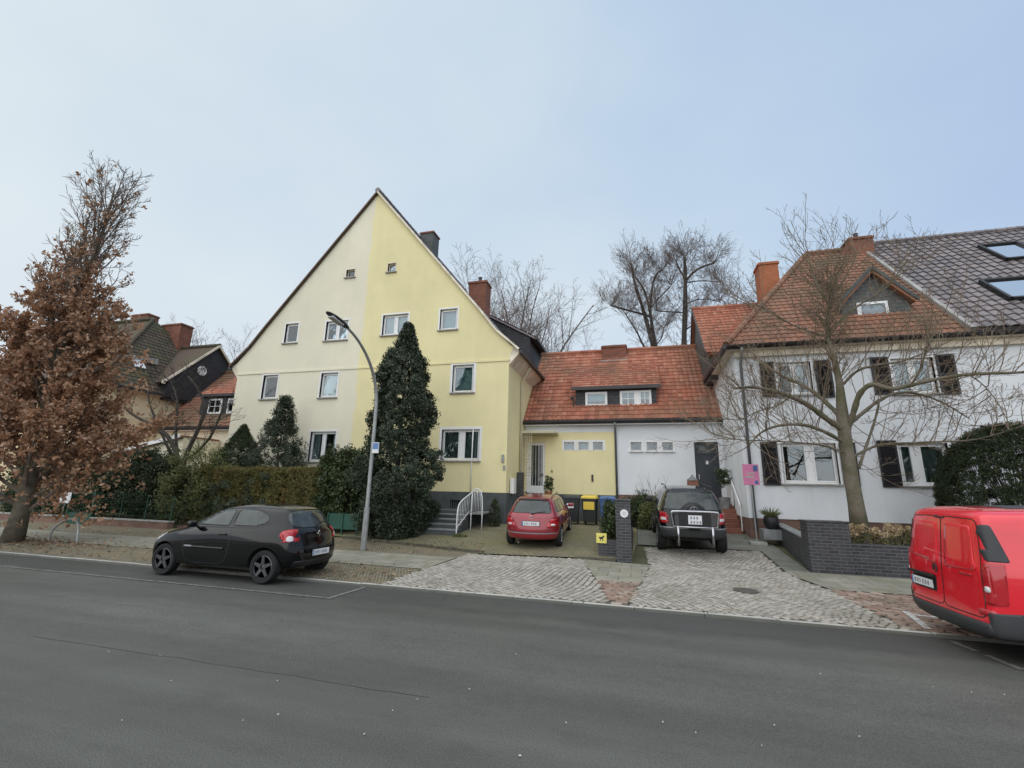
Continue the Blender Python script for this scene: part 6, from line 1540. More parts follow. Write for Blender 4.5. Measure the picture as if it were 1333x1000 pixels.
def van():
    sd = [3.9, 3.15, 2.5, 1.8, 1.0, .17]
    wd = lambda a: [a-.06, a-.01, a, a, a, a-.01]
    k = dict(rc=.035, rb=.008, rw=1.045)
    rings = [
        ring(4.15, .24, .10, .28, sd, wd(.80), **k), ring(4.28, .28, .02, .33, sd, wd(.88), **k), ring(4.32, .48, .0, .50, sd, wd(.915), **k),
        ring(4.28, .70, .03, .72, sd, wd(.92), **k),
        ring(4.10, .90, .04, .92, sd, wd(.92), **k), ring(3.75, 1.03, .05, 1.06, sd, wd(.915), sz=[1.04, 1.06, 1.06, 1.06, 1.06, 1.06], **k),
        ring(3.45, 1.12, .07, 1.20, [3.3, 3.0, 2.5, 1.8, 1.0, .22], wd(.895), sz=[1.12, 1.14, 1.18, 1.2, 1.2, 1.2], fc=.06, **k),
        ring(2.75, 1.60, .13, 1.62, [2.65, 2.5, 2.3, 1.75, 1.0, .28], wd(.825), sz=[1.63, 1.65, 1.66, 1.66, 1.65, 1.63], fc=.05, **k),
        ring(2.5, 1.77, .155, 1.77, [2.42, 2.32, 2.1, 1.7, 1.0, .32], wd(.775), sz=[1.79, 1.80, 1.81, 1.81, 1.80, 1.78], fc=.05, **k),
        ring(2.3, 1.84, .32, 1.83, [2.2, 2.1, 1.9, 1.6, 1.0, .5], [.3, .35, .38, .38, .38, .36], sz=[1.85, 1.86, 1.87, 1.87, 1.86, 1.84], rc=.05, fc=.05)]
    c = Car('delivery_van', (3.98, 8.12, .0), R(0), 0, 'bright red delivery van parked at the right edge, rear doors to the left', 'van', 'paint_van', rings, [.82, 3.5], .315, .2, .80)
    c.add_wheels('spoke', 6, 'silver', .66)
    c.patch('bumper', 'rear', [(-.90, .30), (-.91, .47), (-.80, .475), (.80, .475), (.91, .47), (.90, .30)], 'greyplastic', t=.022, rnd_=1)
    for ax in ('left', 'right'):
        c.patch('bumper', ax, [(.48, .30), (.42, .62), (.015, .60), (.015, .30)], 'greyplastic', t=.018, rnd_=1, step=.03)
        c.patch('side_strip', ax, [(3.1, .80), (3.1, .88), (.45, .885), (.45, .805)], 'black', t=.016, rnd_=0)
        c.seam('door', ax, [(2.35, 1.15), (2.35, .32), (1.15, .32), (1.15, 1.62), (2.2, 1.64)], .012, closed=True)
        c.seam('panel_recess', ax, [(1.10, 1.0), (1.05, 1.5), (.62, 1.52), (.52, 1.3), (.50, 1.0)], .010, mat='paint_van', closed=True)
        c.seam('door', ax, [(3.2, 1.1), (3.25, .6), (3.05, .32), (2.42, .32), (2.40, 1.5)], .012)
        c.patch('side_window', ax, [(3.15, 1.18), (2.72, 1.55), (2.45, 1.58), (2.45, 1.18)], 'carglass', rnd_=2, k=.12)
        c.patch('door_handle', ax, [(2.24, 1.0), (2.24, 1.04), (2.08, 1.04), (2.08, 1.0)], 'black', t=.03, rnd_=1)
        sy = 1 if ax == 'left' else -1
        o = MB().obox((3.0, sy*1.05, 1.2), (.06, 0, .0), (0, .1, 0), (0, 0, .13)).build('mirror', 'black', c.root, world=False, bevel=.04, smooth=True)
        MB().tube([(3.0, sy*.88, 1.12), (3.0, sy*.98, 1.14)], .03, 6).build('mirror_arm', 'black', o, world=False)
        c.patch('tail_lamp', ax, [(.27, 1.17), (.22, .70), (.03, .68), (.03, 1.17)], 'lampred', t=.012, rnd_=1, step=.03)
        c.patch('corner_filler', ax, [(.25, 1.62), (.33, 1.19), (.075, 1.19), (.175, 1.62)], 'greyplastic', t=.012, rnd_=1, step=.03)
        c.patch('headlamp', ax, [(4.2, .75), (4.1, .92), (3.8, .98), (3.85, .78)], 'lampwhite', t=.008, rnd_=1)
    for sy in (1, -1):
        c.patch('tail_lamp', 'rear', [(sy*.805, 1.17), (sy*.86, 1.17), (sy*.885, .70), (sy*.80, .70)], 'lampred', t=.014, rnd_=1)
        c.patch('reversing_lamp', 'rear', [(sy*.815, .90), (sy*.865, .90), (sy*.87, .83), (sy*.815, .83)], 'lampwhite', t=.021, rnd_=1)
        c.patch('reflector', 'rear', [(sy*.70, .56), (sy*.70, .63), (sy*.88, .63), (sy*.88, .56)], 'lampred', t=.014, rnd_=1)
    # rear doors: outline, meeting line, pressed panel
    c.seam('rear_door', 'rear', [(-.79, .52), (-.775, 1.2), (-.70, 1.68), (-.05, 1.70), (-.05, .52)], .013, closed=True)
    c.seam('rear_door', 'rear', [(.79, .52), (.775, 1.2), (.70, 1.68), (-.045, 1.70), (-.045, .52)], .013, closed=True)
    for poly in ([(-.72, 1.06), (-.68, 1.18), (-.62, 1.60), (-.14, 1.61), (-.12, 1.04)], [(.72, 1.12), (.68, 1.2), (.62, 1.60), (.06, 1.61), (.04, 1.04)]):
        c.patch('rear_panel', 'rear', poly, 'paint_van', t=.009, rnd_=2, skirt=.012)
    # (left in picture is the far side: local +y is away from the kerb line)
    c.patch('plate_recess', 'rear', [(.10, .66), (.10, .86), (.72, .86), (.72, .66)], 'black', t=.003, rnd_=1)
    x = c.ray('rear', .4, .75)[0].x
    MB().box(x-.05, x-.01, .10, .72, .845, .885).build('plate_lamp_bar', 'black', c.root, world=False, bevel=.01)
    c.plate('rear', .41, .745, .52, .11)
    p = c.ray('rear', .10, .98)[0]; m = MB(); m.tube([(p.x-.008, .10+.052*math.cos(a), .98+.052*math.sin(a)) for a in [6.2832*i/20 for i in range(21)]], .007, 5)
    for k_ in range(3): a = math.pi/2+k_*2.094; m.tube([(p.x-.008, .10, .98), (p.x-.008, .10+.05*math.cos(a), .98+.05*math.sin(a))], .007, 4)
    m.build('emblem', 'lampdark', c.root, world=False)
    c.patch('model_badge', 'rear', [(-.42, .985), (-.42, 1.005), (-.64, 1.005), (-.64, .985)], 'lampred', t=.012, rnd_=0)
    c.patch('third_brake_lamp', 'rear', [(-.12, 1.67), (-.12, 1.685), (.10, 1.685), (.10, 1.67)], 'black', t=.010, rnd_=0)
    c.patch('roof_panel', 'top', [(2.2, -.5), (.65, -.5), (.65, .5), (2.2, .5)], 'greyplastic', t=.006, rnd_=1, step=.12)
    c.patch('windscreen', 'front', [(-.75, 1.18), (-.66, 1.55), (.66, 1.55), (.75, 1.18)], 'carglass', rnd_=2)
def build_cars():
    hatchback(); estate_car(); suv(); van()
# ------------------------------------------------------------------ walls, signs, bins, lamp and other street things
def text_mesh(parent, txt, loc, size, mat, rot=(math.pi/2, 0, 0), name='lettering'):
    cu = bpy.data.curves.new(name, 'FONT'); cu.body = txt; cu.size = size; cu.align_x = 'CENTER'; cu.align_y = 'CENTER'; cu.extrude = .002; cu.resolution_u = 3
    o = bpy.data.objects.new(name, cu); COL.objects.link(o); dg = bpy.context.evaluated_depsgraph_get()
    me = bpy.data.meshes.new_from_object(o.evaluated_get(dg)); bpy.data.objects.remove(o)
    me.materials.clear(); me.materials.append(MAT[mat]); q = bpy.data.objects.new(name, me); COL.objects.link(q)
    q.parent = parent; q.location = Vector(loc)-rootloc(parent); q.rotation_euler = rot; return q
def wheelie_bin(name, x, y, rz, label, body, lid, w=.56, h=1.06, sticker=None):
    t = thing(name, (x, y, gh(y)+.032), label, 'bin', 'household bins lined up against the yellow house', rz); m = MB(); d = .62
    sec = lambda z, s: [(-w/2*s, -d/2*s, z), (w/2*s, -d/2*s, z), (w/2*s, d/2*s, z), (-w/2*s, d/2*s, z)]
    vs = sec(.10, .80)+sec(h*.82, .97)+sec(h*.90, 1.0); fs = [(3, 2, 1, 0)]
    for b in (0, 4): fs += [(b+i, b+(i+1) % 4, b+4+(i+1) % 4, b+4+i) for i in range(4)]
    fs.append((8, 9, 10, 11)); m.add(vs, fs); b = m.build('body', body, t, world=False, bevel=.02)
    m = MB(); m.box(-w/2-.02, w/2+.02, -d/2-.02, d/2-.0, h*.902, h*.94)
    top = [(-w/2+.02, -d/2+.03, h), (w/2-.02, -d/2+.03, h), (w/2-.02, d/2-.08, h*1.03), (-w/2+.02, d/2-.08, h*1.03)]; lo = [(-w/2-.02, -d/2-.02, h*.941), (w/2+.02, -d/2-.02, h*.941), (w/2+.02, d/2, h*.941), (-w/2-.02, d/2, h*.941)]
    m.add(lo+top, [(3, 2, 1, 0), (4, 5, 6, 7)]+[(i, (i+1) % 4, 4+(i+1) % 4, 4+i) for i in range(4)]); m.build('lid', lid, t, world=False, bevel=.015)
    MB().tube([(-w/2+.05, d/2+.06, h*.9), (w/2-.05, d/2+.06, h*.9)], .018, 8).build('handle', body, t, world=False)
    for s in (-1, 1): MB().lathe([(.10, -.03), (.10, .03)], (s*(w/2-.08), d/2-.08, .10), 18, 'x').lathe([(.04, -.034), (.04, .034)], (s*(w/2-.08), d/2-.08, .10), 10, 'x').build('wheel', 'rubber', t, world=False)
    if sticker:
        s = MB(); a, c, z0, z1, mt = sticker; s.box(a, c, -d/2*.99-.012, -d/2*.99+.02, z0, z1); s.build('label_sticker', mt, t, world=False)
    return t
def build_street():
    # lamp
    lx, ly = on_y(473, 714, 12.2).x, 12.2; z0 = gh(ly)
    t = thing('street_lamp', (lx, ly, z0), 'tall curved grey street lamp arching over the pavement beside the evergreen spire', 'street lamp')
    b_ = on_y(473, 714, ly); up = on_y(492, 515, ly)
    m = MB(); m.tube([(lx, ly, z0-.1), (lx, ly, 1.3)], [.085, .083], 16).build('base_sleeve', 'galv', t, smooth='auto')
    arc = [(lx, ly, 1.28), (lx, ly, 3.0), (lx, ly, 4.3), (lx, ly-.06, 4.75), (lx, ly-.30, 5.25), (lx, ly-.72, 5.72), (lx, ly-1.3, 6.08), (lx, ly-1.85, 6.25)]
    arc = chaikin(arc, 2, False); n = len(arc)
    MB().tube(arc, [.062-.027*i/(n-1) for i in range(n)], 14).build('pole', 'galv', t, smooth='auto')
    p = Vector(arc[-1]); d = Vector((0, -1, .12)).normalized(); m = MB(); hs = []
    for u, w, h in ((-.05, .05, .045), (.08, .085, .06), (.30, .125, .075), (.60, .12, .06), (.82, .08, .035), (.88, .03, .015)):
        c = p+d*u; s = [c+Vector((math.cos(a)*w, 0, math.sin(a)*h)) for a in [2*math.pi*k/14 for k in range(14)]]; hs.append(s)
    vs = [v for s in hs for v in s]; fs = [(i*14+k, i*14+(k+1) % 14, (i+1)*14+(k+1) % 14, (i+1)*14+k) for i in range(5) for k in range(14)]+[tuple(range(14)), tuple(range(70, 84))]
    hd = m.add(vs, fs).build('lamp_head', 'lampdark', t, smooth=True)
    c = p+d*.48-Vector((0, 0, .055)); MB().obox(c, (.085, 0, 0), d*.25, Vector((0, .12, 1))*.025).build('lens', 'lampwhite', hd, bevel=.01)
    MB().tube([(lx, ly-.0, .55), (lx, ly-.09, .55)], .03, 8).box(lx-.035, lx+.035, ly-.092, ly-.075, .45, .95).build('access_door', 'galv', t)
    sg = on_y(488.5, 583, ly-.1); tag(t, None, None)
    s = thing('small_sign', (sg.x, ly-.075, sg.z), 'small blue and white sign strapped to the street lamp pole', 'sign')
    MB().box(sg.x-.10, sg.x+.12, ly-.105, ly-.09, sg.z-.16, sg.z+.16).build('plate', 'plate', s, bevel=.01)
    MB().box(sg.x-.085, sg.x+.105, ly-.109, ly-.106, sg.z-.04, sg.z+.14).build('panel', 'bluesign', s)
    MB().tube([(sg.x, ly-.09, sg.z+.1), (sg.x-.02, ly-.05, sg.z+.1)], .01, 6).build('strap', 'steel', s)
    s['label'] = 'small blue and white sign strapped to the street lamp pole'
    # clinker wall
    yw, g = 13.08, .1
    t = thing('garden_wall', (4.4, yw, g), 'dark clinker brick garden wall with a stout pier, left of the red van', 'wall')
    zp, zl = 1.30, .80; xl, xr = 3.93, 4.83
    MB().box(xl, xr, yw, yw+.5, 0, zp).build('pier', 'clinker', t, bevel=.008)
    MB().box(xl-.02, xr+.02, yw-.02, yw+.52, zp+.001, zp+.04).build('pier_cap', 'clinker', t, bevel=.01)
    MB().box(xr+.002, 22, yw+.04, yw+.28, 0, zl).build('low_wall', 'clinker', t, bevel=.006)
    MB().box(xr+.002, 22, yw+.03, yw+.29, zl+.001, zl+.035).build('low_wall_cap', 'clinker', t, bevel=.006)
    a = Vector((3.98, yw+.5, 0)); b = Vector((4.18, 16.9, 0)); m = MB()
    m.add([(3.98, a.y, 0), (4.2, a.y, 0), (4.4, b.y, 0), (4.18, b.y, 0), (3.98, a.y, .86), (4.2, a.y, .86), (4.4, b.y, 1.02), (4.18, b.y, 1.02)], [(0,3,2,1),(4,5,6,7),(0,1,5,4),(1,2,6,5),(2,3,7,6),(3,0,4,7)]); m.build('return_wall', 'clinker', t)
    m = MB(); m.add([(3.96, a.y+.01, .862), (4.22, a.y+.01, .862), (4.42, b.y, 1.022), (4.16, b.y, 1.022), (3.96, a.y+.01, .90), (4.22, a.y+.01, .90), (4.42, b.y, 1.06), (4.16, b.y, 1.06)], [(0,3,2,1),(4,5,6,7),(0,1,5,4),(1,2,6,5),(2,3,7,6),(3,0,4,7)]); m.build('coping', 'coping', t)
    bed = MB(); bed.add([(4.2, 13.4, .74), (22, 13.4, .72), (22, 17.0, .86), (4.4, 17.0, .88)], [(0, 1, 2, 3)]); tag(bed.build('flower_bed', 'soil', fix=False), kind='structure')
    # dry hydrangeas
    for i, (x, y, h, r) in enumerate(((4.35, 14.0, .42, .22), (5.05, 13.75, .46, .34), (5.55, 13.7, .42, .34), (6.05, 13.8, .48, .34), (6.6, 13.75, .44, .36), (7.3, 13.8, .45, .4), (5.3, 14.2, .5, .3), (6.3, 14.3, .5, .3))):
        root = thing('dry_hydrangea', (x, y, .74), ['withered plant with one pale flower head left of the wall pier', 'withered hydrangea just right of the wall pier', 'withered hydrangea with pale heads at the foot of the bare tree', 'withered hydrangea behind the middle of the low wall', 'withered hydrangea nearest the red van', 'withered hydrangea mostly hidden behind the red van', 'withered hydrangea behind the pier, by the bare trunk', 'taller withered hydrangea at the back of the bed'][i], 'plant', 'withered hydrangeas in the raised bed')
        m = MB(); C = []
        for k in range(15):
            a = rnd.random()*6.283; q = r*rnd.random()**.5; hh = h*rnd.uniform(.6, 1.1); e = (x+q*math.cos(a), y+q*math.sin(a)*.7, .74+hh); C.append(e)
            m.tube([(x+q*.3*math.cos(a), y+q*.3*math.sin(a), .70), e], [.007, .004], 4, caps=False)
        m.build('stem', 'twig', root); C = np.array(C); P, d = clumps(C, .085, 44, .75); leaves('flower_head', P, .036, 'dryflower', root, aspect=.9)
        P, d = clumps(C-np.array([0, 0, .2]), .14, 12); leaves('foliage', P, .06, 'leaf_lt' if i % 2 else 'leaf_hedge', root)
    # pot plant
    x, y = 4.02+.35, 16.3; zz = 1.02
    pp = on_y(1005, 689, y); t = thing('potted_plant', (pp.x, y, pp.z), 'round dark pot with a spiky pale green plant against the white house', 'potted plant')
    MB().lathe([(.13, 0), (.20, .10), (.225, .24), (.20, .36), (.21, .38), (.18, .38), (.17, .33), (.01, .33)], (pp.x, y, pp.z), 24).build('pot', 'black', t, smooth='auto')
    MB().box(pp.x-.3, pp.x+.3, y-.25, y+.3, .6, pp.z-.001).build('ledge', 'coping', t)
    C = []; m = MB()
    for k in range(150):
        a = rnd.random()*6.283; tl = rnd.random()**.6*R(62); L = rnd.uniform(.22, .42); b0 = Vector((pp.x+.05*math.cos(a), y+.05*math.sin(a), pp.z+.33)); d = Vector((math.cos(a)*math.sin(tl), math.sin(a)*math.sin(tl), math.cos(tl)))
        m.tube([b0, b0+d*L*.6, b0+d*L+Vector((0, 0, -.03))], [.009, .008, .002], 3, caps=False)
    m.build('foliage', 'leaf_lt', t)
    # front pillar with a white disc and planter wall
    y = 12.98; x0, x1 = -.63, -.24
    t = thing('gate_pillar', ((x0+x1)/2, y, .12), 'free-standing dark brick pillar with a round white disc between the two driveways', 'pillar')
    zt = on_y(812, 651, y).z-.03; MB().box(x0, x1, y, y+.4, 0, zt).build('shaft', 'clinker', t, bevel=.01)
    MB().box(x0-.02, x1+.02, y-.02, y+.42, zt+.001, zt+.05).build('cap', 'clinker', t, bevel=.012)
    dc = on_y(812.5, 668.5, y); o = MB().lathe([(.105, -.022), (.105, -.003), (.01, -.003)], (dc.x, y, dc.z), 28, 'y').build('disc', 'plate', t)
    text_mesh(t, '12', (dc.x, y-.0245, dc.z), .10, 'platesmear', name='numerals')
    yp = 13.5; t = thing('planter_wall', (-.95, yp, .15), 'low dark planter wall joined to the pillar, evergreen growing in it', 'planter')
    zpl = on_y(790, 708, yp).z
    MB().box(-1.14, -.64, yp-.1, yp+.02, .05, .62).box(-1.14, -1.02, yp+.022, 17.2, .05, .72).box(-.36, -.24, yp+.022, 17.2, .05, .72).build('wall', 'clinker', t)
    MB().box(-1.02, -.36, yp+.03, 17.2, .3, .64).build('soil', 'soil', t)
    for i, (yy, h, lb) in enumerate(((14.0, 1.08, 'evergreen bush in the planter right behind the pillar'), (15.2, 1.0, 'evergreen bush in the planter behind the first one'), (16.5, .98, 'evergreen bush at the far end of the planter'))):
        bush_ball('evergreen_bush', -.72, yy, .36, .6, h, lb, 'bush', 'leaf_rhodo', 170, 46, .05, .11, rough=.15, zb=.6)
    r = rect_y(776, 694.5, 789.5, 707.5, 13.3); t = thing('dog_sign', ((r[0]+r[1])/2, 13.38, r[2]), 'small yellow notice with a dark dog silhouette on the planter wall', 'sign')
    MB().box(r[0], r[1], 13.36, 13.385, r[2], r[3]).build('plate', 'yellowsign', t, bevel=.006)
    cx, cz = (r[0]+r[1])/2, (r[2]+r[3])/2
    MB().prism([(cx+a*.9, 13.352, cz+b*.9) for a, b in ((-.06, -.02), (-.04, -.02), (-.04, -.08), (-.02, -.08), (-.02, -.02), (.03, -.02), (.03, -.08), (.05, -.08), (.05, .02), (.09, .05), (.06, .09), (.03, .05), (-.05, .03), (-.08, .06))], (0, .007, 0)).build('silhouette', 'black', t)
    MB().box(cx-.01, cx+.01, 13.386, 13.40, .55, r[3]-.02).build('bracket', 'gutter', t)
    # shrubs by the white half
    for i, (px, yy, rx, h, mt, lb) in enumerate(((838, 19.3, .5, 1.25, 'leaf_rhodo', 'green shrub against the white wall, left of the black off-road car'), (826, 18.6, .42, 1.0, 'leaf_yew', 'low green shrub at the foot of the white wall behind the pillar'), (849, 18.0, .4, .95, 'leaf_lt', 'loose yellowish green shrub touching the black off-road car'), (866, 19.4, .3, 1.35, 'leaf_hedge', 'thin brownish shrub between the white wall and the off-road car'))):
        bush_ball('shrub', on_y(px, 680, yy).x, yy, rx, .4, h, lb, 'shrub', mt, 130, 40, .06, .16, rough=.3)
    m = MB()
    t = thing('bare_shrub', (on_y(855, 640, 19.6).x, 19.6, .6), 'few bare upright twigs above the shrubs at the white wall', 'shrub')
    for k in range(16):
        a = rnd.random()*6.283; branch(m, Vector((on_y(855, 640, 19.6).x, 19.6, .6)), Vector((math.cos(a)*.3, math.sin(a)*.3, 1)), rnd.uniform(1.3, 2.0), .012, 0, {'rmin': .004, 'leaf_depth': 9, 0: dict(seg=5, kids=(2, 4), ang=30, len=.4, wob=.1), 1: dict(seg=3, wob=.1)})
    m.build('stem', 'twig', t, fix=False)
    # bins
    wheelie_bin('wheelie_bin', on_y(744, 665, 18.6).x, 18.75, R(4), 'black bin with a pale sticker, leftmost of the three', 'bin', 'bin', .60, 1.08, (-.18, .08, .62, .80, 'plate'))
    wheelie_bin('wheelie_bin', on_y(767.5, 665, 18.6).x, 18.75, R(-2), 'black bin with a yellow lid and yellow label, in the middle', 'bin', 'yellowp', .58, 1.10, (-.21, .21, .58, .88, 'yellowp'))
    wheelie_bin('wheelie_bin', on_y(791, 665, 18.6).x, 18.75, R(2), 'blue bin, rightmost of the three by the downpipe', 'blue', 'blue', .58, 1.08)
    # estate agent's sign on a leaning post
    y = 16.15; a = on_y(985, 700, y); b = on_y(978, 632, y); c = on_y(976.5, 606, y)
    t = thing('sign_post', (a.x, y, gh(y)), 'leaning post with a pink notice board in front of the white house', 'sign')
    MB().tube([(a.x, y, gh(y)), tuple(b), (c.x, y, c.z+.0)], .022, 8).build('post', 'galv', t)
    r = rect_y(967, 604.5, 988, 631.5, y-.03); o = MB().box(r[0], r[1], y-.05, y-.03, r[2], r[3]).build('board', 'pink', t, bevel=.008)
    w = r[1]-r[0]; h = r[3]-r[2]; pl = MB().box(r[0]+w*.30, r[0]+w*.72, y-.0535, y-.051, r[2]+h*.52, r[2]+h*.60).box(r[0]+w*.18, r[0]+w*.66, y-.0535, y-.051, r[2]+h*.34, r[2]+h*.43).build('pale_band', 'petal', o)
    MB().box(r[0]+w*.66, r[0]+w*.93, y-.0535, y-.051, r[2]+h*.66, r[2]+h*.94).box(r[0]+w*.70, r[0]+w*.9, y-.0535, y-.051, r[2]+h*.05, r[2]+h*.22).build('dark_panel', 'blue', o)
    MB().box(a.x-.22, a.x+.25, y-.2, y+.2, gh(y)-.01, gh(y)+.09).build('foot', 'concrete', t, bevel=.02)
    # things by the brick steps
    y = 18.9
    p = on_y(906, 632, y); t = thing('brick_pier', (p.x, y, .6), 'short brick pier with a pale rounded top above the off-road car', 'pier')
    r = rect_y(896, 626, 909.5, 645, y); MB().box(r[0], r[1], y, y+.35, .5, r[3]).build('shaft', 'stepbrick', t)
    MB().lathe([(.2, 0), (.21, .04), (.13, .10), (.05, .16), (.04, .22), (.01, .24)], ((r[0]+r[1])/2, y+.17, r[3]), 16).build('cap', 'coping', t, smooth='auto')
    y = 19.2; q = on_y(941, 622, y); bz = .5
    t = thing('potted_bush', (q.x, y, .8), 'clipped dark bush in a tall pale pot beside the dark door', 'potted plant')
    MB().lathe([(.14, 0), (.17, .5), (.2, .95), (.22, 1.0), (.17, 1.0), (.15, .9), (.01, .9)], (q.x, y, .8), 20).build('pot', 'coping', t, smooth='auto')
    C = np.array([(q.x+rnd.gauss(0, .12), y+rnd.gauss(0, .12), q.z+rnd.gauss(0, .16)) for _ in range(60)]); P, _ = clumps(C, .09, 40); leaves('foliage', P, .045, 'leaf_rhodo', t)
    y = 19.3; q = on_y(714, 620, y)
    t = thing('potted_bush', (q.x, y, 1.6), 'small round potted bush right of the white glazed door', 'potted plant')
    MB().lathe([(.12, 0), (.17, .22), (.18, .25), (.14, .25), (.13, .2), (.01, .2)], (q.x, y, 1.62), 18).build('pot', 'terracotta', t, smooth='auto')
    C = np.array([(q.x+rnd.gauss(0, .10), y+rnd.gauss(0, .10), 2.15+rnd.gauss(0, .17)) for _ in range(50)]); P, _ = clumps(C, .08, 36); leaves('foliage', P, .045, 'leaf_rhodo', t)
    # cellar steps and white railing of the yellow house
    t = thing('entrance_steps', (-6.6, 15.9, .35), 'low pale steps rising beside the evergreen, in front of the yellow wall', 'steps')
    m = MB(); x0, x1 = -7.6, -6.05
    for i in range(4):
        yy = 15.0+.32*i; m.box(x0, x1, yy, yy+.36, .30, .50+.15*i); 
    m.box(x0, x1, 16.28, 17.55, .3, 1.10); m.build('riser', 'greyplinth', t)
    m = MB()
    for i in range(4): yy = 15.0+.32*i; m.box(x0-.02, x1+.02, yy-.03, yy+.318 if i < 3 else 17.5, .501+.15*i, .545+.15*i)
    m.box(x1+.03, x1+.55, 16.1, 17.5, 1.0, 1.06)
    m.build('tread', 'coping', t, bevel=.008)
    t = thing('white_railing', (-5.95, 15.9, .4), 'white metal railing with curved tops beside the pale steps', 'railing')
    m = MB(); xr = -6.0
    path = [(xr, 15.0, .42), (xr, 15.0, 1.25), (xr+.02, 15.25, 1.48), (xr+.04, 16.1, 1.72), (xr+.06, 16.5, 1.86), (xr+.1, 16.7, 1.72)]
    m.tube(chaikin(path, 2, False), .024, 8)
    path2 = [(xr+.1, 16.1, 1.06), (xr+.1, 16.1, 1.80), (xr+.25, 16.1, 1.95), (xr+.5, 16.1, 1.80), (xr+.52, 16.1, 1.06)]
    m.tube(chaikin(path2, 2, False), .022, 8)
    for k in range(6): m.tube([(xr+.14+.06*k, 16.1, 1.06), (xr+.14+.06*k, 16.1, 1.86)], .009, 5)
    for k in range(7): yy = 15.1+.16*k; m.tube([(xr+.01, yy, .55+.1*k), (xr+.02, yy, 1.35+.06*k)], .009, 5)
    m.tube([(xr, 15.0, .60), (xr+.02, 16.1, 1.10)], .018, 6); m.tube([(xr+.52, 16.1, .45), (xr+.52, 16.1, 1.3)], .02, 6); m.tube([(xr+.1, 16.1, .42), (xr+.1, 16.1, 1.2)], .02, 6)
    m.build('bars', 'whitemetal', t, smooth=True)
    # tuft of grass at the foot of the railing
    C = np.array([(-5.85+rnd.gauss(0, .12), 14.95+rnd.gauss(0, .1), .36) for _ in range(40)]); P, _ = clumps(C, .06, 14); tag(leaves('grass_tuft', P, .06, 'leaf_lt'), 'bright grass tuft at the foot of the white railing', 'grass', kind='stuff')
    # green low fence behind the hatchback
    t = thing('green_fence', (-9.6, 14.1, .2), 'low green metal panel between the dark bush and the evergreen spire', 'fence')
    a, b = on_y(428, 668, 14.2), on_y(466, 677, 14.2)
    MB().box(a.x, b.x, 14.2, 14.23, .45, a.z).build('panel', 'greenmetal', t)
    for x in (a.x, (a.x+b.x)/2, b.x): MB().box(x-.02, x+.02, 14.17, 14.2, .1, a.z+.04).build('post', 'greenmetal', t)
    # green gate, low wall and white notice on the left
    g0, g1 = on_y(84, 681, 13.6), on_y(116, 681, 13.6)
    t = thing('garden_gate', (g0.x, 13.6, .15), 'dark green metal garden gate at the left, white notice beside it', 'gate')
    m = MB(); 
    for x in (g0.x, g1.x): m.box(x-.035, x+.035, 13.58, 13.65, .1, 1.45)
    m.box(g0.x+.036, g1.x-.036, 13.6, 13.63, 1.38, 1.42).box(g0.x+.036, g1.x-.036, 13.6, 13.63, .2, .25)
    m.build('frame', 'greenmetal', t); m = MB().box(g0.x+.04, g1.x-.04, 13.605, 13.62, .25, .62).build('panel', 'greenmetal', t); m = MB()
    for k in range(9): x = g0.x+.1+(g1.x-g0.x-.2)*k/8; m.box(x-.006, x+.006, 13.605, 13.62, .62, 1.38)
    m.build('bars', 'greenmetal', t)
    r = rect_y(78, 640, 92, 655, 13.5); t = thing('notice', ((r[0]+r[1])/2, 13.5, r[2]), 'small white notice fixed to the left gate post', 'notice')
    MB().box(r[0], r[1], 13.5, 13.52, r[2], r[3]).build('board', 'plate', t, bevel=.005); cx = (r[0]+r[1])/2
    MB().box(cx-.05, cx+.05, 13.494, 13.499, r[2]+.08, r[2]+.11).box(cx-.02, cx+.08, 13.494, 13.499, r[2]+.16, r[2]+.19).build('marks', 'platesmear', t)
    MB().box(cx-.012, cx+.012, 13.521, 13.54, .15, r[3]-.03).build('stake', 'galv', t)
    def pier_wall(name, x0, x1, label, post=True):
        t = thing(name, ((x0+x1)/2, 13.7, .14), label, 'wall', 'low garden walls along the left footway'); MB().box(x0, x1, 13.58, 13.82, .0, .42).build('base', 'basebrick', t); MB().box(x0-.02, x1+.02, 13.56, 13.84, .421, .47).build('coping', 'concrete', t, bevel=.01)
        f = thing('wire_fence', ((x0+x1)/2, 13.7, .47), ('thin green wire fence on the low wall right of the gate' if x0 > g0.x else 'thin green wire fence on the low wall left of the gate'), 'fence'); m = MB(); n = int((x1-x0)/1.6)+1
        for k in range(n+1): x = x0+.05+(x1-x0-.1)*k/n; MB().tube([(x, 13.7, .47), (x, 13.7, 1.4)], .018, 6).build('post', 'greenmetal', f)
        for z in (.6, .85, 1.1, 1.36): m.tube([(x0, 13.7, z), (x1, 13.7, z)], .004, 4)
        k = int((x1-x0)/.12)
        for i in range(k): x = x0+i*.12; m.tube([(x, 13.7, .52), (x, 13.7, 1.36)], .003, 3)
        m.build('mesh', 'greenmetal', f)
    pier_wall('low_garden_wall', g1.x+.06, -16.9, 'low brick garden wall with pale coping right of the green gate')
    pier_wall('low_garden_wall', -34, g0.x-.06, 'low brick garden wall running off left of the green gate')
    m = MB(); t = thing('garden_edging', (-14, 13.75, .14), 'low stone edging under the hedge', 'edging')
    MB().box(-16.85, -10.4, 13.95, 14.07, .0, .30).build('stone', 'basebrick', t)
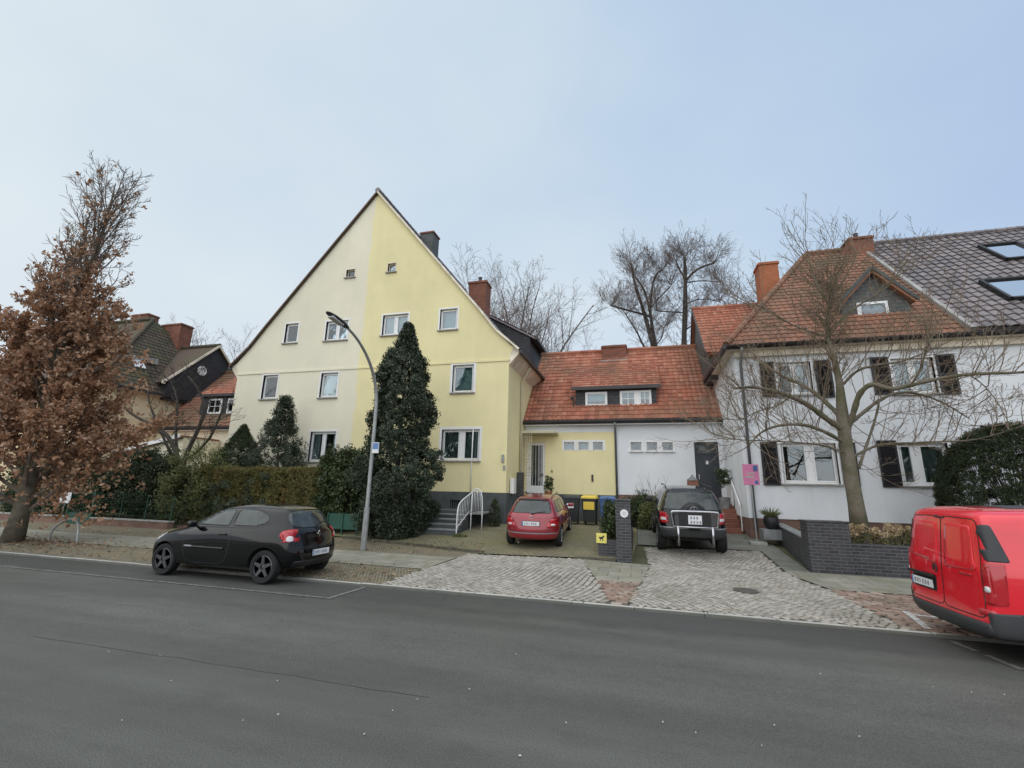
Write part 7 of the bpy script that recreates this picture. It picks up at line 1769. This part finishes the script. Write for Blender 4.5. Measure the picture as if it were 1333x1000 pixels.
    # tree guard hoops by the left tree
    for i, (pa, pb, y) in enumerate((((64, 697), (104, 690), 10.3), ((150, 690), (160, 689), 12.2))):
        a, b = on_y(*pa, y), on_y(*pb, y)
        if i: break
        t = thing('tree_guard', (a.x, y, gh(y)), 'low bent metal hoop beside the trunk of the brown-leaved tree', 'hoop')
        w = b.x-a.x; MB().tube(chaikin([(a.x, y, 0), (a.x+.05*w, y, .42), (a.x+.3*w, y+.1, .72), (b.x-.3*w, y+.1, .74), (b.x-.05*w, y, .45), (b.x, y, 0)], 3, False), .03, 8).build('tube', 'galv', t, smooth=True)
        MB().tube([(a.x+.07*w, y, .40), (b.x-.07*w, y, .42)], .018, 6).build('crossbar', 'galv', t)
# ------------------------------------------------------------------ light and sky
def build_light():
    el, az = R(50), R(182)      # behind the camera, veiled by thin cloud
    w = bpy.data.worlds.new('World'); scene.world = w; w.use_nodes = True; nt = w.node_tree; bg = nt.nodes['Background']
    sky = nt.nodes.new('ShaderNodeTexSky'); sky.sky_type = 'NISHITA'; sky.sun_disc = False; sky.sun_elevation = el; sky.sun_rotation = az
    sky.air_density = 1.0; sky.dust_density = 2.0; sky.ozone_density = 1.5
    tc = nt.nodes.new('ShaderNodeTexCoord'); mp = nt.nodes.new('ShaderNodeMapping'); mp.inputs['Scale'].default_value = (1, 1, 1.6); nt.links.new(tc.outputs['Generated'], mp.inputs[0])
    n = noise(nt, 1.15, 4, mp.outputs[0], .5)
    # thin cloud sheet, thicker towards the left of the view
    dot = nt.nodes.new('ShaderNodeVectorMath'); dot.operation = 'DOT_PRODUCT'; nt.links.new(tc.outputs['Generated'], dot.inputs[0]); dot.inputs[1].default_value = (-.80, .20, .30)
    f = math_n(nt, 'ADD', math_n(nt, 'MULTIPLY', dot.outputs['Value'], .75), math_n(nt, 'MULTIPLY', math_n(nt, 'SUBTRACT', n, .5), 1.0))
    cr = ramp(nt, math_n(nt, 'ADD', f, .26), [(0, (2.85, 3.8, 5.35)), (.42, (3.75, 4.65, 5.65)), (.8, (5.15, 5.7, 5.95)), (1, (5.8, 6.15, 6.25))])
    sx = nt.nodes.new('ShaderNodeSeparateXYZ'); nt.links.new(tc.outputs['Generated'], sx.inputs[0])
    hz = ramp(nt, sx.outputs[2], [(0, 1), (.42, 0)])
    cr = mixc(nt, math_n(nt, 'MULTIPLY', hz, .8), cr, (4.5, 4.85, 5.4))
    c = mixc(nt, .88, sky.outputs[0], cr)
    nt.links.new(c, bg.inputs[0]); bg.inputs[1].default_value = .1
    s = bpy.data.lights.new('sun', 'SUN'); s.energy = 1.5; s.angle = R(115); s.color = (1, .95, .86)
    so = bpy.data.objects.new('sun', s); COL.objects.link(so)
    d = Vector((math.sin(az)*math.cos(el), math.cos(az)*math.cos(el), math.sin(el)))
    so.rotation_euler = d.to_track_quat('Z', 'Y').to_euler()
    v = scene.view_settings; v.view_transform = 'Standard'; v.look = 'None'; v.exposure = .62; v.gamma = 1

import time as _t
for fn in (build_ground, build_houses, build_plants, build_cars, build_street, build_light):
    t0 = _t.time(); fn(); print(fn.__name__, round(_t.time()-t0, 1), 's')
